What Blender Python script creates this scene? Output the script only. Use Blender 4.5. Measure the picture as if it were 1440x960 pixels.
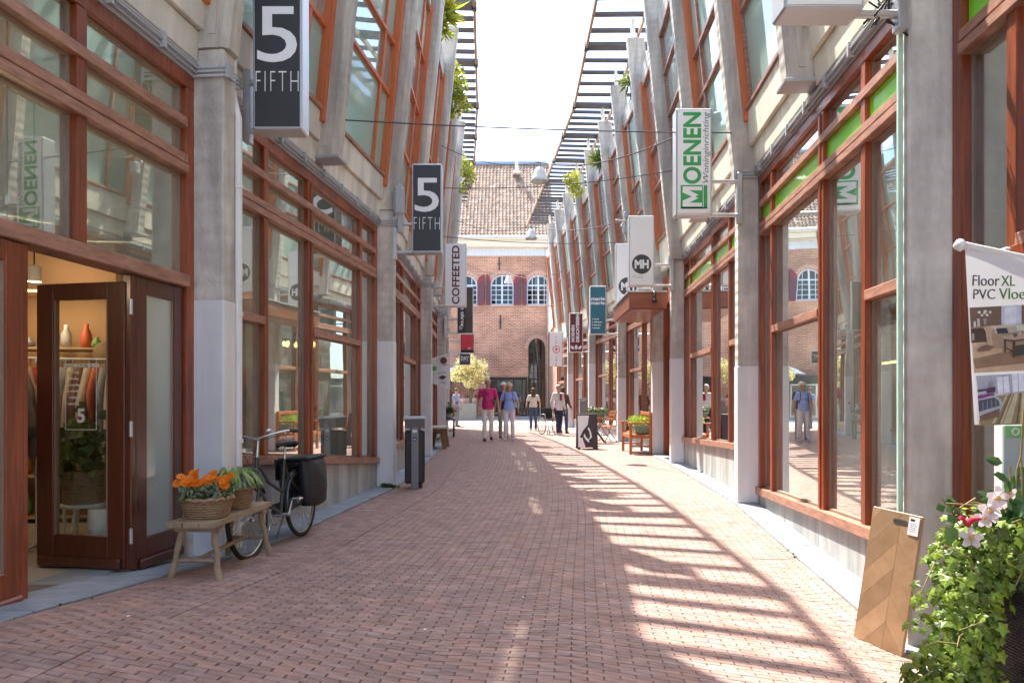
import bpy, bmesh, math, random
import numpy as np
from mathutils import Vector, Matrix, noise

random.seed(7)
for o in list(bpy.data.objects):
    bpy.data.objects.remove(o)
SC = bpy.context.scene
COL = SC.collection
R = math.radians

# ------------------------------------------------------------------ camera
FPX, HC, CX0, HY = 1000.0, 1.25, 720.0, 560.0     # focal length in photo pixels, eye height, vanishing column and horizon row
cam_d = bpy.data.cameras.new("camera")
cam = bpy.data.objects.new("camera", cam_d)
COL.objects.link(cam)
cam.location = (0, 0, HC)
cam.rotation_euler = (R(90), 0, 0)
cam_d.sensor_width = 36
cam_d.lens = 25.0
cam_d.shift_y = 80 / 1440
cam_d.clip_start = 0.05
cam_d.clip_end = 3000
SC.camera = cam

# ------------------------------------------------------------------ world and sun
SUN_V = Vector((-0.27, 0.50, 1.0)).normalized()      # towards the sun: ahead and to the left
EL = math.asin(SUN_V.z)
world = bpy.data.worlds.new("World")
SC.world = world
world.use_nodes = True
nt = world.node_tree
nt.nodes.clear()
wo = nt.nodes.new("ShaderNodeOutputWorld")
bg = nt.nodes.new("ShaderNodeBackground")
sky = nt.nodes.new("ShaderNodeTexSky")
sky.sky_type = 'NISHITA'
sky.sun_disc = False
sky.sun_elevation = EL
sky.sun_rotation = math.atan2(SUN_V.x, SUN_V.y)
sky.air_density = 0.8
sky.dust_density = 3.0
sky.ozone_density = 4.0
bg.inputs[1].default_value = 0.11
tc = nt.nodes.new("ShaderNodeTexCoord")
mp = nt.nodes.new("ShaderNodeMapping")
mp.inputs['Scale'].default_value = (1.6, 1.6, 4.2)
mp.inputs['Location'].default_value = (0.7, 0.2, 0.4)
nz = nt.nodes.new("ShaderNodeTexNoise")
nz.inputs['Scale'].default_value = 1.9
nz.inputs['Detail'].default_value = 6
nz.inputs['Roughness'].default_value = 0.55
rp = nt.nodes.new("ShaderNodeValToRGB")
rp.color_ramp.elements[0].position = 0.40
rp.color_ramp.elements[0].color = (0, 0, 0, 1)
rp.color_ramp.elements[1].position = 0.72
rp.color_ramp.elements[1].color = (0.8, 0.8, 0.8, 1)
mx = nt.nodes.new("ShaderNodeMixRGB")
mx.inputs[2].default_value = (3.0, 3.5, 4.0, 1)
L = nt.links.new
L(tc.outputs['Generated'], mp.inputs[0]); L(mp.outputs[0], nz.inputs['Vector'])
L(nz.outputs[0], rp.inputs[0]); L(rp.outputs[0], mx.inputs[0])
L(sky.outputs[0], mx.inputs[1]); L(mx.outputs[0], bg.inputs[0]); L(bg.outputs[0], wo.inputs[0])

sun_d = bpy.data.lights.new("sun", 'SUN')
sun = bpy.data.objects.new("sun", sun_d)
COL.objects.link(sun)
sun.rotation_euler = SUN_V.to_track_quat('Z', 'Y').to_euler()
sun_d.energy = 2.0
sun_d.angle = R(0.53)
sun_d.color = (1.0, 0.93, 0.82)

SC.view_settings.view_transform = 'Standard'
SC.view_settings.look = 'None'
SC.view_settings.exposure = 2.8
SC.view_settings.gamma = 1.0
SC.view_settings.use_curve_mapping = False
cy = SC.cycles
cy.use_denoising = True
cy.max_bounces = 7
cy.diffuse_bounces = 4
cy.glossy_bounces = 4
cy.transparent_max_bounces = 16
cy.transmission_bounces = 4
cy.sample_clamp_indirect = 6.0
cy.caustics_reflective = False
cy.caustics_refractive = False

def P(px, py, d):
    """a point seen at photo pixel (px, py) that stands d metres down the street"""
    return Vector(((px - CX0) / FPX * d, d, HC + (HY - py) / FPX * d))

def clamp(v, a=0.0, b=1.0):
    return max(a, min(b, v))

def G(x, y):
    """height of the paving: it rises a little to the near left doorstep and drops to the near right"""
    wl = clamp((-x - .4) / 1.7); al = .17 * clamp((5.8 - y) / 2.0, 0, 1.4)
    wr = clamp((x - .3) / 1.8); ar = -.04 * clamp(8.7 - y, 0, 5.5)
    return wl * al + wr * ar

# ------------------------------------------------------------------ materials
def new_mat(name):
    m = bpy.data.materials.new(name)
    m.use_nodes = True
    m.node_tree.nodes.clear()
    out = m.node_tree.nodes.new("ShaderNodeOutputMaterial")
    return m, m.node_tree, out

def surf(name, col, rough=.6, amt=.15, scale=4.0, stretch=(1, 1, 1), metal=0.0, bump=0.0, bscale=40.0, stain=0.0,
         col2=None, spec=.5, coat=0.0, attr=None, sheen=0, transl=0.0, boards=0.0):
    """a painted / mineral / wooden surface with mottled colour, streaks and fine relief"""
    m, t, out = new_mat(name)
    n = t.nodes; l = t.links.new
    b = n.new("ShaderNodeBsdfPrincipled")
    tcn = n.new("ShaderNodeTexCoord")
    mpn = n.new("ShaderNodeMapping")
    mpn.inputs['Scale'].default_value = stretch
    l(tcn.outputs['Object'], mpn.inputs[0])
    n1 = n.new("ShaderNodeTexNoise")
    n1.inputs['Scale'].default_value = scale
    n1.inputs['Detail'].default_value = 8
    n1.inputs['Roughness'].default_value = .65
    l(mpn.outputs[0], n1.inputs['Vector'])
    r1 = n.new("ShaderNodeValToRGB")
    r1.color_ramp.elements[0].position = .3
    r1.color_ramp.elements[1].position = .7
    c = Vector(col[:3])
    c2 = Vector(col2[:3]) if col2 else c * (1 + amt)
    r1.color_ramp.elements[0].color = (*(c * (1 - amt)), 1)
    r1.color_ramp.elements[1].color = (*c2, 1)
    l(n1.outputs[0], r1.inputs[0])
    colout = r1.outputs[0]
    if attr:
        an = n.new("ShaderNodeAttribute"); an.attribute_name = attr
        mm = n.new("ShaderNodeMixRGB"); mm.blend_type = 'MULTIPLY'; mm.inputs[0].default_value = 1
        l(colout, mm.inputs[1]); l(an.outputs['Color'], mm.inputs[2])
        colout = mm.outputs[0]
    if stain > 0:
        n2 = n.new("ShaderNodeTexNoise")
        n2.inputs['Scale'].default_value = 1.3
        n2.inputs['Detail'].default_value = 5
        mp2 = n.new("ShaderNodeMapping"); mp2.inputs['Scale'].default_value = (4, 4, .5)
        l(tcn.outputs['Object'], mp2.inputs[0]); l(mp2.outputs[0], n2.inputs['Vector'])
        r2 = n.new("ShaderNodeValToRGB")
        r2.color_ramp.elements[0].position = .42
        r2.color_ramp.elements[0].color = (1 - stain, 1 - stain, 1 - stain * .95, 1)
        r2.color_ramp.elements[1].position = .62
        r2.color_ramp.elements[1].color = (1, 1, 1, 1)
        l(n2.outputs[0], r2.inputs[0])
        mm2 = n.new("ShaderNodeMixRGB"); mm2.blend_type = 'MULTIPLY'; mm2.inputs[0].default_value = 1
        l(colout, mm2.inputs[1]); l(r2.outputs[0], mm2.inputs[2])
        colout = mm2.outputs[0]
    l(colout, b.inputs['Base Color'])
    b.inputs['Roughness'].default_value = rough
    b.inputs['Metallic'].default_value = metal
    b.inputs['Specular IOR Level'].default_value = spec
    b.inputs['Coat Weight'].default_value = coat
    b.inputs['Coat Roughness'].default_value = .15
    if sheen: b.inputs['Sheen Weight'].default_value = sheen
    if bump > 0:
        n3 = n.new("ShaderNodeTexNoise"); n3.inputs['Scale'].default_value = bscale; n3.inputs['Detail'].default_value = 4
        l(mpn.outputs[0], n3.inputs['Vector'])
        bp = n.new("ShaderNodeBump"); bp.inputs['Strength'].default_value = bump; bp.inputs['Distance'].default_value = .01
        l(n3.outputs[0], bp.inputs['Height'])
        if boards:               # print of the formwork boards
            wv = n.new("ShaderNodeTexWave"); wv.bands_direction = 'Z'; wv.inputs['Scale'].default_value = 2.4; wv.inputs['Distortion'].default_value = 1.4; wv.inputs['Detail'].default_value = 4; wv.inputs['Detail Scale'].default_value = 6
            l(tcn.outputs['Object'], wv.inputs[0])
            b2 = n.new("ShaderNodeBump"); b2.inputs['Strength'].default_value = boards; b2.inputs['Distance'].default_value = .012
            l(wv.outputs[1], b2.inputs['Height']); l(bp.outputs[0], b2.inputs['Normal']); bp = b2
        l(bp.outputs[0], b.inputs['Normal'])
    last = b.outputs[0]
    if transl > 0:
        tr = n.new("ShaderNodeBsdfTranslucent"); l(colout, tr.inputs[0])
        ms = n.new("ShaderNodeMixShader"); ms.inputs[0].default_value = transl
        l(b.outputs[0], ms.inputs[1]); l(tr.outputs[0], ms.inputs[2]); last = ms.outputs[0]
    l(last, out.inputs[0])
    return m

def glass_mat(name, tint=(.93, .97, .95), boost=1.7, rough=0.0, wobble=.0, film=None, filmfac=0.0, dirt_haze=0.0):
    m, t, out = new_mat(name)
    n = t.nodes; l = t.links.new
    tr = n.new("ShaderNodeBsdfTransparent"); tr.inputs[0].default_value = (*tint, 1)
    gl = n.new("ShaderNodeBsdfGlossy"); gl.inputs['Roughness'].default_value = rough
    gl.inputs['Color'].default_value = (.95, 1, .98, 1)
    fr = n.new("ShaderNodeFresnel")
    ge = n.new("ShaderNodeNewGeometry"); mi = n.new("ShaderNodeMix"); mi.data_type = 'FLOAT'
    mi.inputs[2].default_value = 1.52; mi.inputs[3].default_value = 1/1.52      # same reflectance on the way in and out
    l(ge.outputs['Backfacing'], mi.inputs[0]); l(mi.outputs[0], fr.inputs[0])
    mu = n.new("ShaderNodeMath"); mu.operation = 'MULTIPLY'; mu.inputs[1].default_value = boost; mu.use_clamp = True
    l(fr.outputs[0], mu.inputs[0])
    if wobble > 0:
        tcn = n.new("ShaderNodeTexCoord"); nn = n.new("ShaderNodeTexNoise"); nn.inputs['Scale'].default_value = 1.5
        nn.inputs['Detail'].default_value = 1
        l(tcn.outputs['Object'], nn.inputs['Vector'])
        bp = n.new("ShaderNodeBump"); bp.inputs['Strength'].default_value = wobble; bp.inputs['Distance'].default_value = .02
        l(nn.outputs[0], bp.inputs['Height']); l(bp.outputs[0], gl.inputs['Normal'])
    base = tr.outputs[0]
    if dirt_haze > 0:                 # uneven dust and smears; the pale film also paints haze onto the glass
        tcd = n.new("ShaderNodeTexCoord"); nd = n.new("ShaderNodeTexNoise"); nd.inputs['Scale'].default_value = 3.0; nd.inputs['Detail'].default_value = 7
        md = n.new("ShaderNodeMapping"); md.inputs['Scale'].default_value = (1, 1, .35); l(tcd.outputs['Object'], md.inputs[0]); l(md.outputs[0], nd.inputs['Vector'])
        rd = n.new("ShaderNodeValToRGB"); rd.color_ramp.elements[0].position = .35; rd.color_ramp.elements[0].color = (dirt_haze*.5,)*3 + (1,); rd.color_ramp.elements[1].position = .7; rd.color_ramp.elements[1].color = (dirt_haze*1.6,)*3 + (1,)
        l(nd.outputs[0], rd.inputs[0]); dd = n.new("ShaderNodeBsdfDiffuse"); dd.inputs[0].default_value = (.82, .88, .84, 1)
        mdx = n.new("ShaderNodeMixShader"); l(rd.outputs[0], mdx.inputs[0]); l(tr.outputs[0], mdx.inputs[1]); l(dd.outputs[0], mdx.inputs[2]); base = mdx.outputs[0]
    if film:
        df = n.new("ShaderNodeBsdfDiffuse"); df.inputs[0].default_value = (*film, 1)
        tl = n.new("ShaderNodeBsdfTranslucent"); tl.inputs[0].default_value = (*film, 1)
        m0 = n.new("ShaderNodeMixShader"); m0.inputs[0].default_value = .5
        l(df.outputs[0], m0.inputs[1]); l(tl.outputs[0], m0.inputs[2])
        m1 = n.new("ShaderNodeMixShader"); m1.inputs[0].default_value = filmfac
        l(tr.outputs[0], m1.inputs[1]); l(m0.outputs[0], m1.inputs[2]); base = m1.outputs[0]
    ms = n.new("ShaderNodeMixShader")
    l(mu.outputs[0], ms.inputs[0]); l(base, ms.inputs[1]); l(gl.outputs[0], ms.inputs[2]); l(ms.outputs[0], out.inputs[0])
    return m

def emit_mat(name, col, strength):
    m, t, out = new_mat(name)
    e = t.nodes.new("ShaderNodeEmission"); e.inputs[0].default_value = (*col, 1); e.inputs[1].default_value = strength
    t.links.new(e.outputs[0], out.inputs[0])
    return m

def brickwall_mat():
    m, t, out = new_mat("old_brick")
    n = t.nodes; l = t.links.new
    b = n.new("ShaderNodeBsdfPrincipled"); b.inputs['Roughness'].default_value = .85
    tcn = n.new("ShaderNodeTexCoord")
    sx = n.new("ShaderNodeSeparateXYZ"); cb = n.new("ShaderNodeCombineXYZ")
    ad = n.new("ShaderNodeMath"); ad.operation = 'ADD'
    l(tcn.outputs['Object'], sx.inputs[0]); l(sx.outputs[0], ad.inputs[0]); l(sx.outputs[1], ad.inputs[1])
    l(ad.outputs[0], cb.inputs[0]); l(sx.outputs[2], cb.inputs[1])
    br = n.new("ShaderNodeTexBrick")
    br.inputs['Scale'].default_value = 1.0
    br.inputs['Brick Width'].default_value = .30
    br.inputs['Row Height'].default_value = .10
    br.inputs['Mortar Size'].default_value = .014
    br.inputs['Color1'].default_value = (.26, .125, .08, 1)
    br.inputs['Color2'].default_value = (.40, .225, .15, 1)
    br.inputs['Mortar'].default_value = (.46, .36, .28, 1)
    l(cb.outputs[0], br.inputs['Vector'])
    n1 = n.new("ShaderNodeTexNoise"); n1.inputs['Scale'].default_value = .7; n1.inputs['Detail'].default_value = 8
    l(tcn.outputs['Object'], n1.inputs['Vector'])
    r1 = n.new("ShaderNodeValToRGB")
    r1.color_ramp.elements[0].position = .35; r1.color_ramp.elements[0].color = (.7, .62, .6, 1)
    r1.color_ramp.elements[1].position = .65; r1.color_ramp.elements[1].color = (1.15, 1.05, 1.0, 1)
    l(n1.outputs[0], r1.inputs[0])
    mm = n.new("ShaderNodeMixRGB"); mm.blend_type = 'MULTIPLY'; mm.inputs[0].default_value = 1
    l(br.outputs[0], mm.inputs[1]); l(r1.outputs[0], mm.inputs[2]); l(mm.outputs[0], b.inputs['Base Color'])
    l(b.outputs[0], out.inputs[0])
    return m

M = {}
M['concrete'] = surf("concrete", (0.66, 0.62, 0.565), .85, .22, 4, (1, 1, .7), bump=.5, bscale=36, stain=.28, boards=.4)
M['concrete_fin'] = surf("fin_concrete", (0.62, 0.575, 0.5), .85, .25, 3.5, (1, 1, .35), bump=.3, bscale=25, stain=.34, boards=.3)
M['paint'] = surf("grey_white_paint", (0.8, 0.81, 0.82), .55, .05, 3, bump=.06, stain=.10)
M['panel_shaded'] = surf("shaded_panel", (0.8, 0.765, 0.68), .75, .08, 2, (1, 1, .4), stain=.22)  # greyed: the left row's shade is put into this panel colour
M['panel_sunlit'] = surf("sunlit_panel", (0.88, 0.83, 0.66), .75, .07, 2, (1, 1, .4), stain=.16)  # same panels, creamier: sunlight on the right row painted into the tone
M['wood'] = surf("red_brown_wood", (0.33, 0.075, 0.024), .36, .45, 5, (7, 7, .5), bump=.15, bscale=20, coat=.08, stain=.35)
M['woodh'] = surf("weathered_rail_wood", (0.38, 0.19, 0.13), .5, .42, 5, (1.2, 1.2, 6), bump=.12, bscale=22, coat=.1)
M['wood_dark'] = surf("dark_door_wood", (0.1, 0.024, 0.011), .32, .3, 5, (6, 6, .6), coat=.4)
M['orange'] = surf("orange_board", (0.6, 0.16, 0.055), .45, .2, 4, (5, 5, .5), coat=.1)
M['bead'] = surf("glazing_bead", (.30, .21, .16), .6, .1)
M['metal'] = surf("galvanised_metal", (.55, .56, .57), .4, .1, 6, metal=.7)
M['greymetal'] = surf("grey_painted_metal", (.42, .44, .47), .5, .06)
M['dark'] = surf("black_plastic", (.018, .018, .02), .45, .2)
M['cable'] = surf("cable", (.05, .05, .055), .6, .1)
M['kerb'] = surf("blue_grey_kerb_stone", (0.31, 0.345, 0.385), .7, .14, 5, bump=.25, bscale=60, stain=.15)
M['plinth'] = surf("plinth_stone", (0.52, 0.52, 0.5), .7, .2, 3, (1, 1, .6), bump=.12, stain=.30)
M['slat'] = surf("grey_slat_wood", (0.085, 0.08, 0.088), .75, .25, 3, (1, 4, 4), bump=.15)
M['slat_edge'] = surf("brown_edge_beam", (.28, .20, .13), .7, .2)
M['roomwall'] = surf("shop_wall", (0.6, 0.56, 0.5), .9, .2)
M['roomfloor'] = surf("shop_floor", (0.42, 0.36, 0.3), .5, .1)
M['mat'] = surf("door_mat_floor", (.42, .38, .34), .9, .15, 60)
M['glass'] = glass_mat("window_glass", (.80, .88, .84), 3.4, 0, .04, dirt_haze=.15)
M['glass_door'] = glass_mat("door_glass", (.93, .95, .93), 1.0, 0, .02)
M['glass_up'] = glass_mat("upper_window_glass", (.90, .97, .95), 1.6, 0, .05, dirt_haze=.2)
M['glass_far'] = glass_mat("dark_glass", (.5, .55, .58), 1.0)
M['film'] = glass_mat("frosted_film_glass", (.8, .85, .85), 1.2, .05, film=(.62, .70, .72), filmfac=.85)
M['greenfilm'] = surf("green_film", (0.26, 0.85, 0.02), .12, .05, 3, spec=.5)
M['palefilm'] = glass_mat("pale_green_panel", (.8, .95, .9), .9, .04, .04, film=(.66, .84, .76), filmfac=.9)
M['curtain'] = surf("pale_green_blind", (0.72, 0.86, 0.8), .9, .06, 3, (3, 3, .3), transl=.3)
M['sand'] = surf("joint_sand", (.20, .15, .13), .95, .3, 30)
M['paver'] = surf("clay_paver", (0.395, 0.245, 0.205), .8, .22, 9, bump=.4, bscale=120, stain=.12, attr="tint", col2=(.50, .325, .275))
M['square'] = surf("pale_square_paving", (.55, .50, .44), .85, .1, 3)
M['white'] = surf("white_paint", (.78, .78, .76), .5, .05)
M['signwhite'] = surf("sign_white", (0.88, 0.9, 0.92), .35, .03, 1.5)
M['black'] = surf("sign_black", (.035, .036, .042), .45, .15, 3)
M['alu'] = surf("sign_aluminium", (.58, .60, .63), .35, .06, metal=.4)
M['oldbrick'] = brickwall_mat()

# ------------------------------------------------------------------ mesh building
class MB:
    def __init__(s): s.v = []; s.f = []; s.mi = []; s.cur = 0; s.sm = []
    def add(s, vs, fs, smooth=False):
        k = len(s.v)
        s.v.extend([tuple(v) for v in vs])
        for f in fs:
            s.f.append(tuple(i + k for i in f)); s.mi.append(s.cur); s.sm.append(smooth)
        return s
    def hexa(s, c):                      # 8 corners, bottom ring then top ring
        return s.add(c, [(3, 2, 1, 0), (4, 5, 6, 7), (0, 1, 5, 4), (1, 2, 6, 5), (2, 3, 7, 6), (3, 0, 4, 7)])
    def box(s, a, b, T=None):
        x0, y0, z0 = a; x1, y1, z1 = b
        c = [(x0, y0, z0), (x1, y0, z0), (x1, y1, z0), (x0, y1, z0), (x0, y0, z1), (x1, y0, z1), (x1, y1, z1), (x0, y1, z1)]
        if T: c = [T(*p) for p in c]
        return s.hexa(c)
    def bevbox(s, a, b, r, T=None):      # box with chamfered edges
        x = sorted((a[0], b[0])); y = sorted((a[1], b[1])); z = sorted((a[2], b[2]))
        r = min(r, (x[1]-x[0])*.45, (y[1]-y[0])*.45, (z[1]-z[0])*.45)
        vs = []; idx = {}
        for i in (0, 1):
            for j in (0, 1):
                for k in (0, 1):
                    sx, sy, sz = (1-2*i)*r, (1-2*j)*r, (1-2*k)*r
                    idx[i, j, k] = len(vs)
                    vs += [(x[i], y[j]+sy, z[k]+sz), (x[i]+sx, y[j], z[k]+sz), (x[i]+sx, y[j]+sy, z[k])]
        I = lambda i, j, k, m: idx[i, j, k] + m
        fs = [(I(0,0,0,0), I(0,0,1,0), I(0,1,1,0), I(0,1,0,0)), (I(1,0,0,0), I(1,1,0,0), I(1,1,1,0), I(1,0,1,0)),
              (I(0,0,0,1), I(1,0,0,1), I(1,0,1,1), I(0,0,1,1)), (I(0,1,0,1), I(0,1,1,1), I(1,1,1,1), I(1,1,0,1)),
              (I(0,0,0,2), I(0,1,0,2), I(1,1,0,2), I(1,0,0,2)), (I(0,0,1,2), I(1,0,1,2), I(1,1,1,2), I(0,1,1,2))]
        for i in (0, 1):
            for j in (0, 1):
                fs.append((I(i,j,0,0), I(i,j,1,0), I(i,j,1,1), I(i,j,0,1)))
                fs.append((I(i,0,j,0), I(i,1,j,0), I(i,1,j,2), I(i,0,j,2)))
                fs.append((I(0,i,j,1), I(1,i,j,1), I(1,i,j,2), I(0,i,j,2)))
                for k in (0, 1): fs.append((I(i,j,k,0), I(i,j,k,1), I(i,j,k,2)))
        if T: vs = [T(*p) for p in vs]
        return s.add(vs, fs)
    def tube(s, pts, r, seg=8, caps=True, closed=False):
        pts = [Vector(p) for p in pts]
        n = len(pts); rs = r if isinstance(r, (list, tuple)) else [r] * n
        vs = []; up = Vector((0, 0, 1)); prev = None
        for i, p in enumerate(pts):
            if closed: d = pts[(i+1) % n] - pts[i-1]
            else: d = pts[min(i+1, n-1)] - pts[max(i-1, 0)]
            d.normalize()
            if prev is None:
                a = up if abs(d.dot(up)) < .95 else Vector((1, 0, 0))
                e1 = d.cross(a).normalized()
            else:
                e1 = (prev - d * prev.dot(d)).normalized()
            prev = e1; e2 = d.cross(e1)
            for k in range(seg):
                t = 2*math.pi*k/seg
                vs.append(p + (e1*math.cos(t) + e2*math.sin(t)) * rs[i])
        fs = []
        for i in range(n if closed else n-1):
            j = (i+1) % n
            for k in range(seg):
                k2 = (k+1) % seg
                fs.append((i*seg+k, i*seg+k2, j*seg+k2, j*seg+k))
        s.add(vs, fs, True)
        if caps and not closed:
            s.add([vs[k] for k in range(seg)], [tuple(range(seg))[::-1]])
            s.add([vs[(n-1)*seg+k] for k in range(seg)], [tuple(range(seg))])
        return s
    def lathe(s, prof, c=(0, 0, 0), seg=16, sx=1, sy=1, T=None):
        vs = []
        for (r, z) in prof:
            for k in range(seg):
                t = 2*math.pi*k/seg
                p = (c[0]+r*sx*math.cos(t), c[1]+r*sy*math.sin(t), c[2]+z)
                vs.append(T(*p) if T else p)
        fs = []
        for i in range(len(prof)-1):
            for k in range(seg):
                k2 = (k+1) % seg
                fs.append((i*seg+k, i*seg+k2, (i+1)*seg+k2, (i+1)*seg+k))
        return s.add(vs, fs, True)
    def ball(s, c, r, seg=12, rings=8, T=None):
        rx, ry, rz = r if isinstance(r, (tuple, list)) else (r, r, r)
        vs = []
        for i in range(rings+1):
            ph = math.pi*i/rings - math.pi/2
            for k in range(seg):
                t = 2*math.pi*k/seg
                p = (c[0]+rx*math.cos(ph)*math.cos(t), c[1]+ry*math.cos(ph)*math.sin(t), c[2]+rz*math.sin(ph))
                vs.append(T(*p) if T else p)
        fs = []
        for i in range(rings):
            for k in range(seg):
                k2 = (k+1) % seg
                fs.append((i*seg+k, i*seg+k2, (i+1)*seg+k2, (i+1)*seg+k))
        return s.add(vs, fs, True)
    def prism(s, poly, d0, d1, T):       # polygon (a, b) swept from d0 to d1; T(a, b, d)
        n = len(poly)
        vs = [T(a, b, d0) for a, b in poly] + [T(a, b, d1) for a, b in poly]
        fs = [tuple(range(n))[::-1], tuple(range(n, 2*n))] + [(i, (i+1) % n, n+(i+1) % n, n+i) for i in range(n)]
        return s.add(vs, fs)
    def leaf(s, c, size, d=None, bend=.25, up=None):
        d = (d or Vector((random.gauss(0, 1), random.gauss(0, 1), random.gauss(0, .8)))).normalized()
        a = d.cross(Vector((random.gauss(0, 1), random.gauss(0, 1), random.gauss(0, 1)))).normalized()
        c = Vector(c); nrm = d.cross(a)
        w = size * .42
        return s.add([c, c+d*size*.5+a*w-nrm*size*bend*.3, c+d*size-nrm*size*bend, c+d*size*.5-a*w-nrm*size*bend*.3],
                     [(0, 1, 2), (0, 2, 3)])

WM = {}
def setp(o, parent, local):
    if parent is not None:
        o.parent = parent
        if not local:
            o.matrix_parent_inverse = WM.get(parent.name, Matrix()).inverted()
    WM[o.name] = Matrix() if not local else WM.get(parent.name, Matrix()) if parent else Matrix()

def mesh_of(mb, name, mats, fixn=True):
    me = bpy.data.meshes.new(name)
    me.from_pydata(mb.v, [], mb.f)
    for m in (mats if isinstance(mats, (list, tuple)) else [mats]): me.materials.append(m)
    if len(mb.f):
        me.polygons.foreach_set('material_index', mb.mi)
        me.polygons.foreach_set('use_smooth', mb.sm)
    if fixn:
        bm = bmesh.new(); bm.from_mesh(me)
        bmesh.ops.recalc_face_normals(bm, faces=bm.faces)
        bm.to_mesh(me); bm.free()
    me.update()
    return me

def obj(name, mb, mats, parent=None, local=False, kind=None, label=None, fixn=True):
    me = mesh_of(mb, name, mats, fixn) if isinstance(mb, MB) else mb
    o = bpy.data.objects.new(name, me)
    COL.objects.link(o)
    setp(o, parent, local)
    if kind: o['kind'] = kind
    if label: o['label'] = label
    return o

def tag(o, label, cat, group=None):
    o['label'] = label; o['category'] = cat
    if group: o['group'] = group
    return o

def thing(name, label, cat, loc=(0, 0, 0), rz=0.0, group=None, s=1.0):
    o = bpy.data.objects.new(name, None)
    COL.objects.link(o)
    o.location = loc; o.rotation_euler = (0, 0, rz); o.scale = (s, s, s)
    o.empty_display_size = .1
    WM[o.name] = Matrix.LocRotScale(Vector(loc), o.rotation_euler.to_quaternion(), Vector((s, s, s)))
    return tag(o, label, cat, group)

def copy_tree(o, parent=None):
    c = o.copy(); COL.objects.link(c)
    if parent: c.parent = parent
    for ch in o.children: copy_tree(ch, c)
    return c

def add_tint(me, lo=.8, hi=1.2, warm=.04, per=None):
    """random tint per loose element: one value for every run of 'per' vertices"""
    ca = me.color_attributes.new('tint', 'FLOAT_COLOR', 'POINT')
    n = len(me.vertices)
    k = (n + per - 1) // per
    rng = np.random.RandomState(11)
    v = rng.uniform(lo, hi, k); w = rng.uniform(-warm, warm, k)
    c = np.stack([v*(1+w), v, v*(1-w), np.ones(k)], 1)
    ca.data.foreach_set('color', np.repeat(c, per, 0)[:n].astype(np.float32).ravel())

def text(name, s, size, mat, T, parent=None, bold=0.0, sx=1.0, ext=.002, local=False, shear=0.0, space=1.0, align='CENTER', fit=None):
    """flat raised lettering; T is the matrix that places it"""
    cu = bpy.data.curves.new(name, 'FONT')
    cu.body = s; cu.size = size; cu.extrude = ext; cu.offset = bold; cu.shear = shear; cu.space_character = space
    cu.align_x = align; cu.align_y = 'CENTER'
    cu.resolution_u = 4
    cu.materials.append(mat)
    o = bpy.data.objects.new(name, cu)
    COL.objects.link(o)
    me = bpy.data.meshes.new_from_object(o)
    bpy.data.objects.remove(o)
    if fit:                     # stretch to a measured width and height, origin at the centre (or at the left edge)
        xs = [v.co.x for v in me.vertices]; ys = [v.co.y for v in me.vertices]
        w_, h_ = max(xs)-min(xs), max(ys)-min(ys)
        me.transform(Matrix.Translation((-(min(xs) if align == 'LEFT' else (min(xs)+max(xs))/2), -(min(ys)+max(ys))/2, 0)))
        me.transform(Matrix.Diagonal((fit[0]/w_, fit[1]/h_, 1, 1)))
    else: me.transform(Matrix.Diagonal((sx, 1, 1, 1)))
    me.transform(T)
    o = bpy.data.objects.new(name, me)
    COL.objects.link(o)
    setp(o, parent, local)
    return o

# ------------------------------------------------------------------ the two facade lines (plane of the shop windows)
LP = [(-3.45, -3.8), (-2.93, .8), (-2.41, 5.4), (-1.89, 10.0), (-1.96, 15.3), (-2.15, 20.5), (-2.50, 25.4), (-3.10, 31.0)]
RP = [(1.69, -4.7), (2.10, -.33), (2.515, 4.07), (2.93, 8.47), (3.28, 13.6), (3.36, 15.8), (3.30, 20.6), (2.98, 25.4), (2.60, 30.2), (2.20, 35.0)]
def xl(y): return float(np.interp(y, [p[1] for p in LP], [p[0] for p in LP]))
def xr(y): return float(np.interp(y, [p[1] for p in RP], [p[0] for p in RP]))

class Frame:
    """a bay: u runs along the facade from the near end, n out into the street, z up; above the shop the wall leans outwards"""
    def __init__(s, A, B, side):
        s.A = Vector((A[0], A[1], 0)); s.B = Vector((B[0], B[1], 0))
        d = s.B - s.A; s.L = d.length; s.d = d.normalized()
        s.n = Vector((s.d.y, -s.d.x, 0)) * (1 if side == 'L' else -1)
    def __call__(s, u, n, z):
        return s.A + s.d*u + s.n*n + Vector((0, 0, z))
    def lean(s, u, n, z):
        return s(u, n + max(0, z - 3.85) * .10, z)

# ------------------------------------------------------------------ ground, street, kerbs
def sheet(name, xs, ys, zf, mat, kind='structure'):
    mb = MB()
    nx = len(xs)
    vs = [(x, y, zf(x, y)) for y in ys for x in xs]
    fs = [(j*nx+i, j*nx+i+1, (j+1)*nx+i+1, (j+1)*nx+i) for j in range(len(ys)-1) for i in range(nx-1)]
    mb.add(vs, fs)
    return obj(name, mb, mat, kind=kind, fixn=False)

ground = sheet("ground", [-900, -60, -12, -4, 4, 12, 60, 900], [-300, -40, -10, 33, 60, 200, 1500], lambda x, y: -.30, M['square'])
street = sheet("brick_street", list(np.linspace(-4, 4, 41)), list(np.linspace(-6, 33.2, 99)), lambda x, y: G(x, y) - .007, M['sand'])
square = sheet("square_paving", [-40, -8, 8, 40], [33.2, 45, 70], lambda x, y: -.006, M['square'])
me = None

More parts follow.
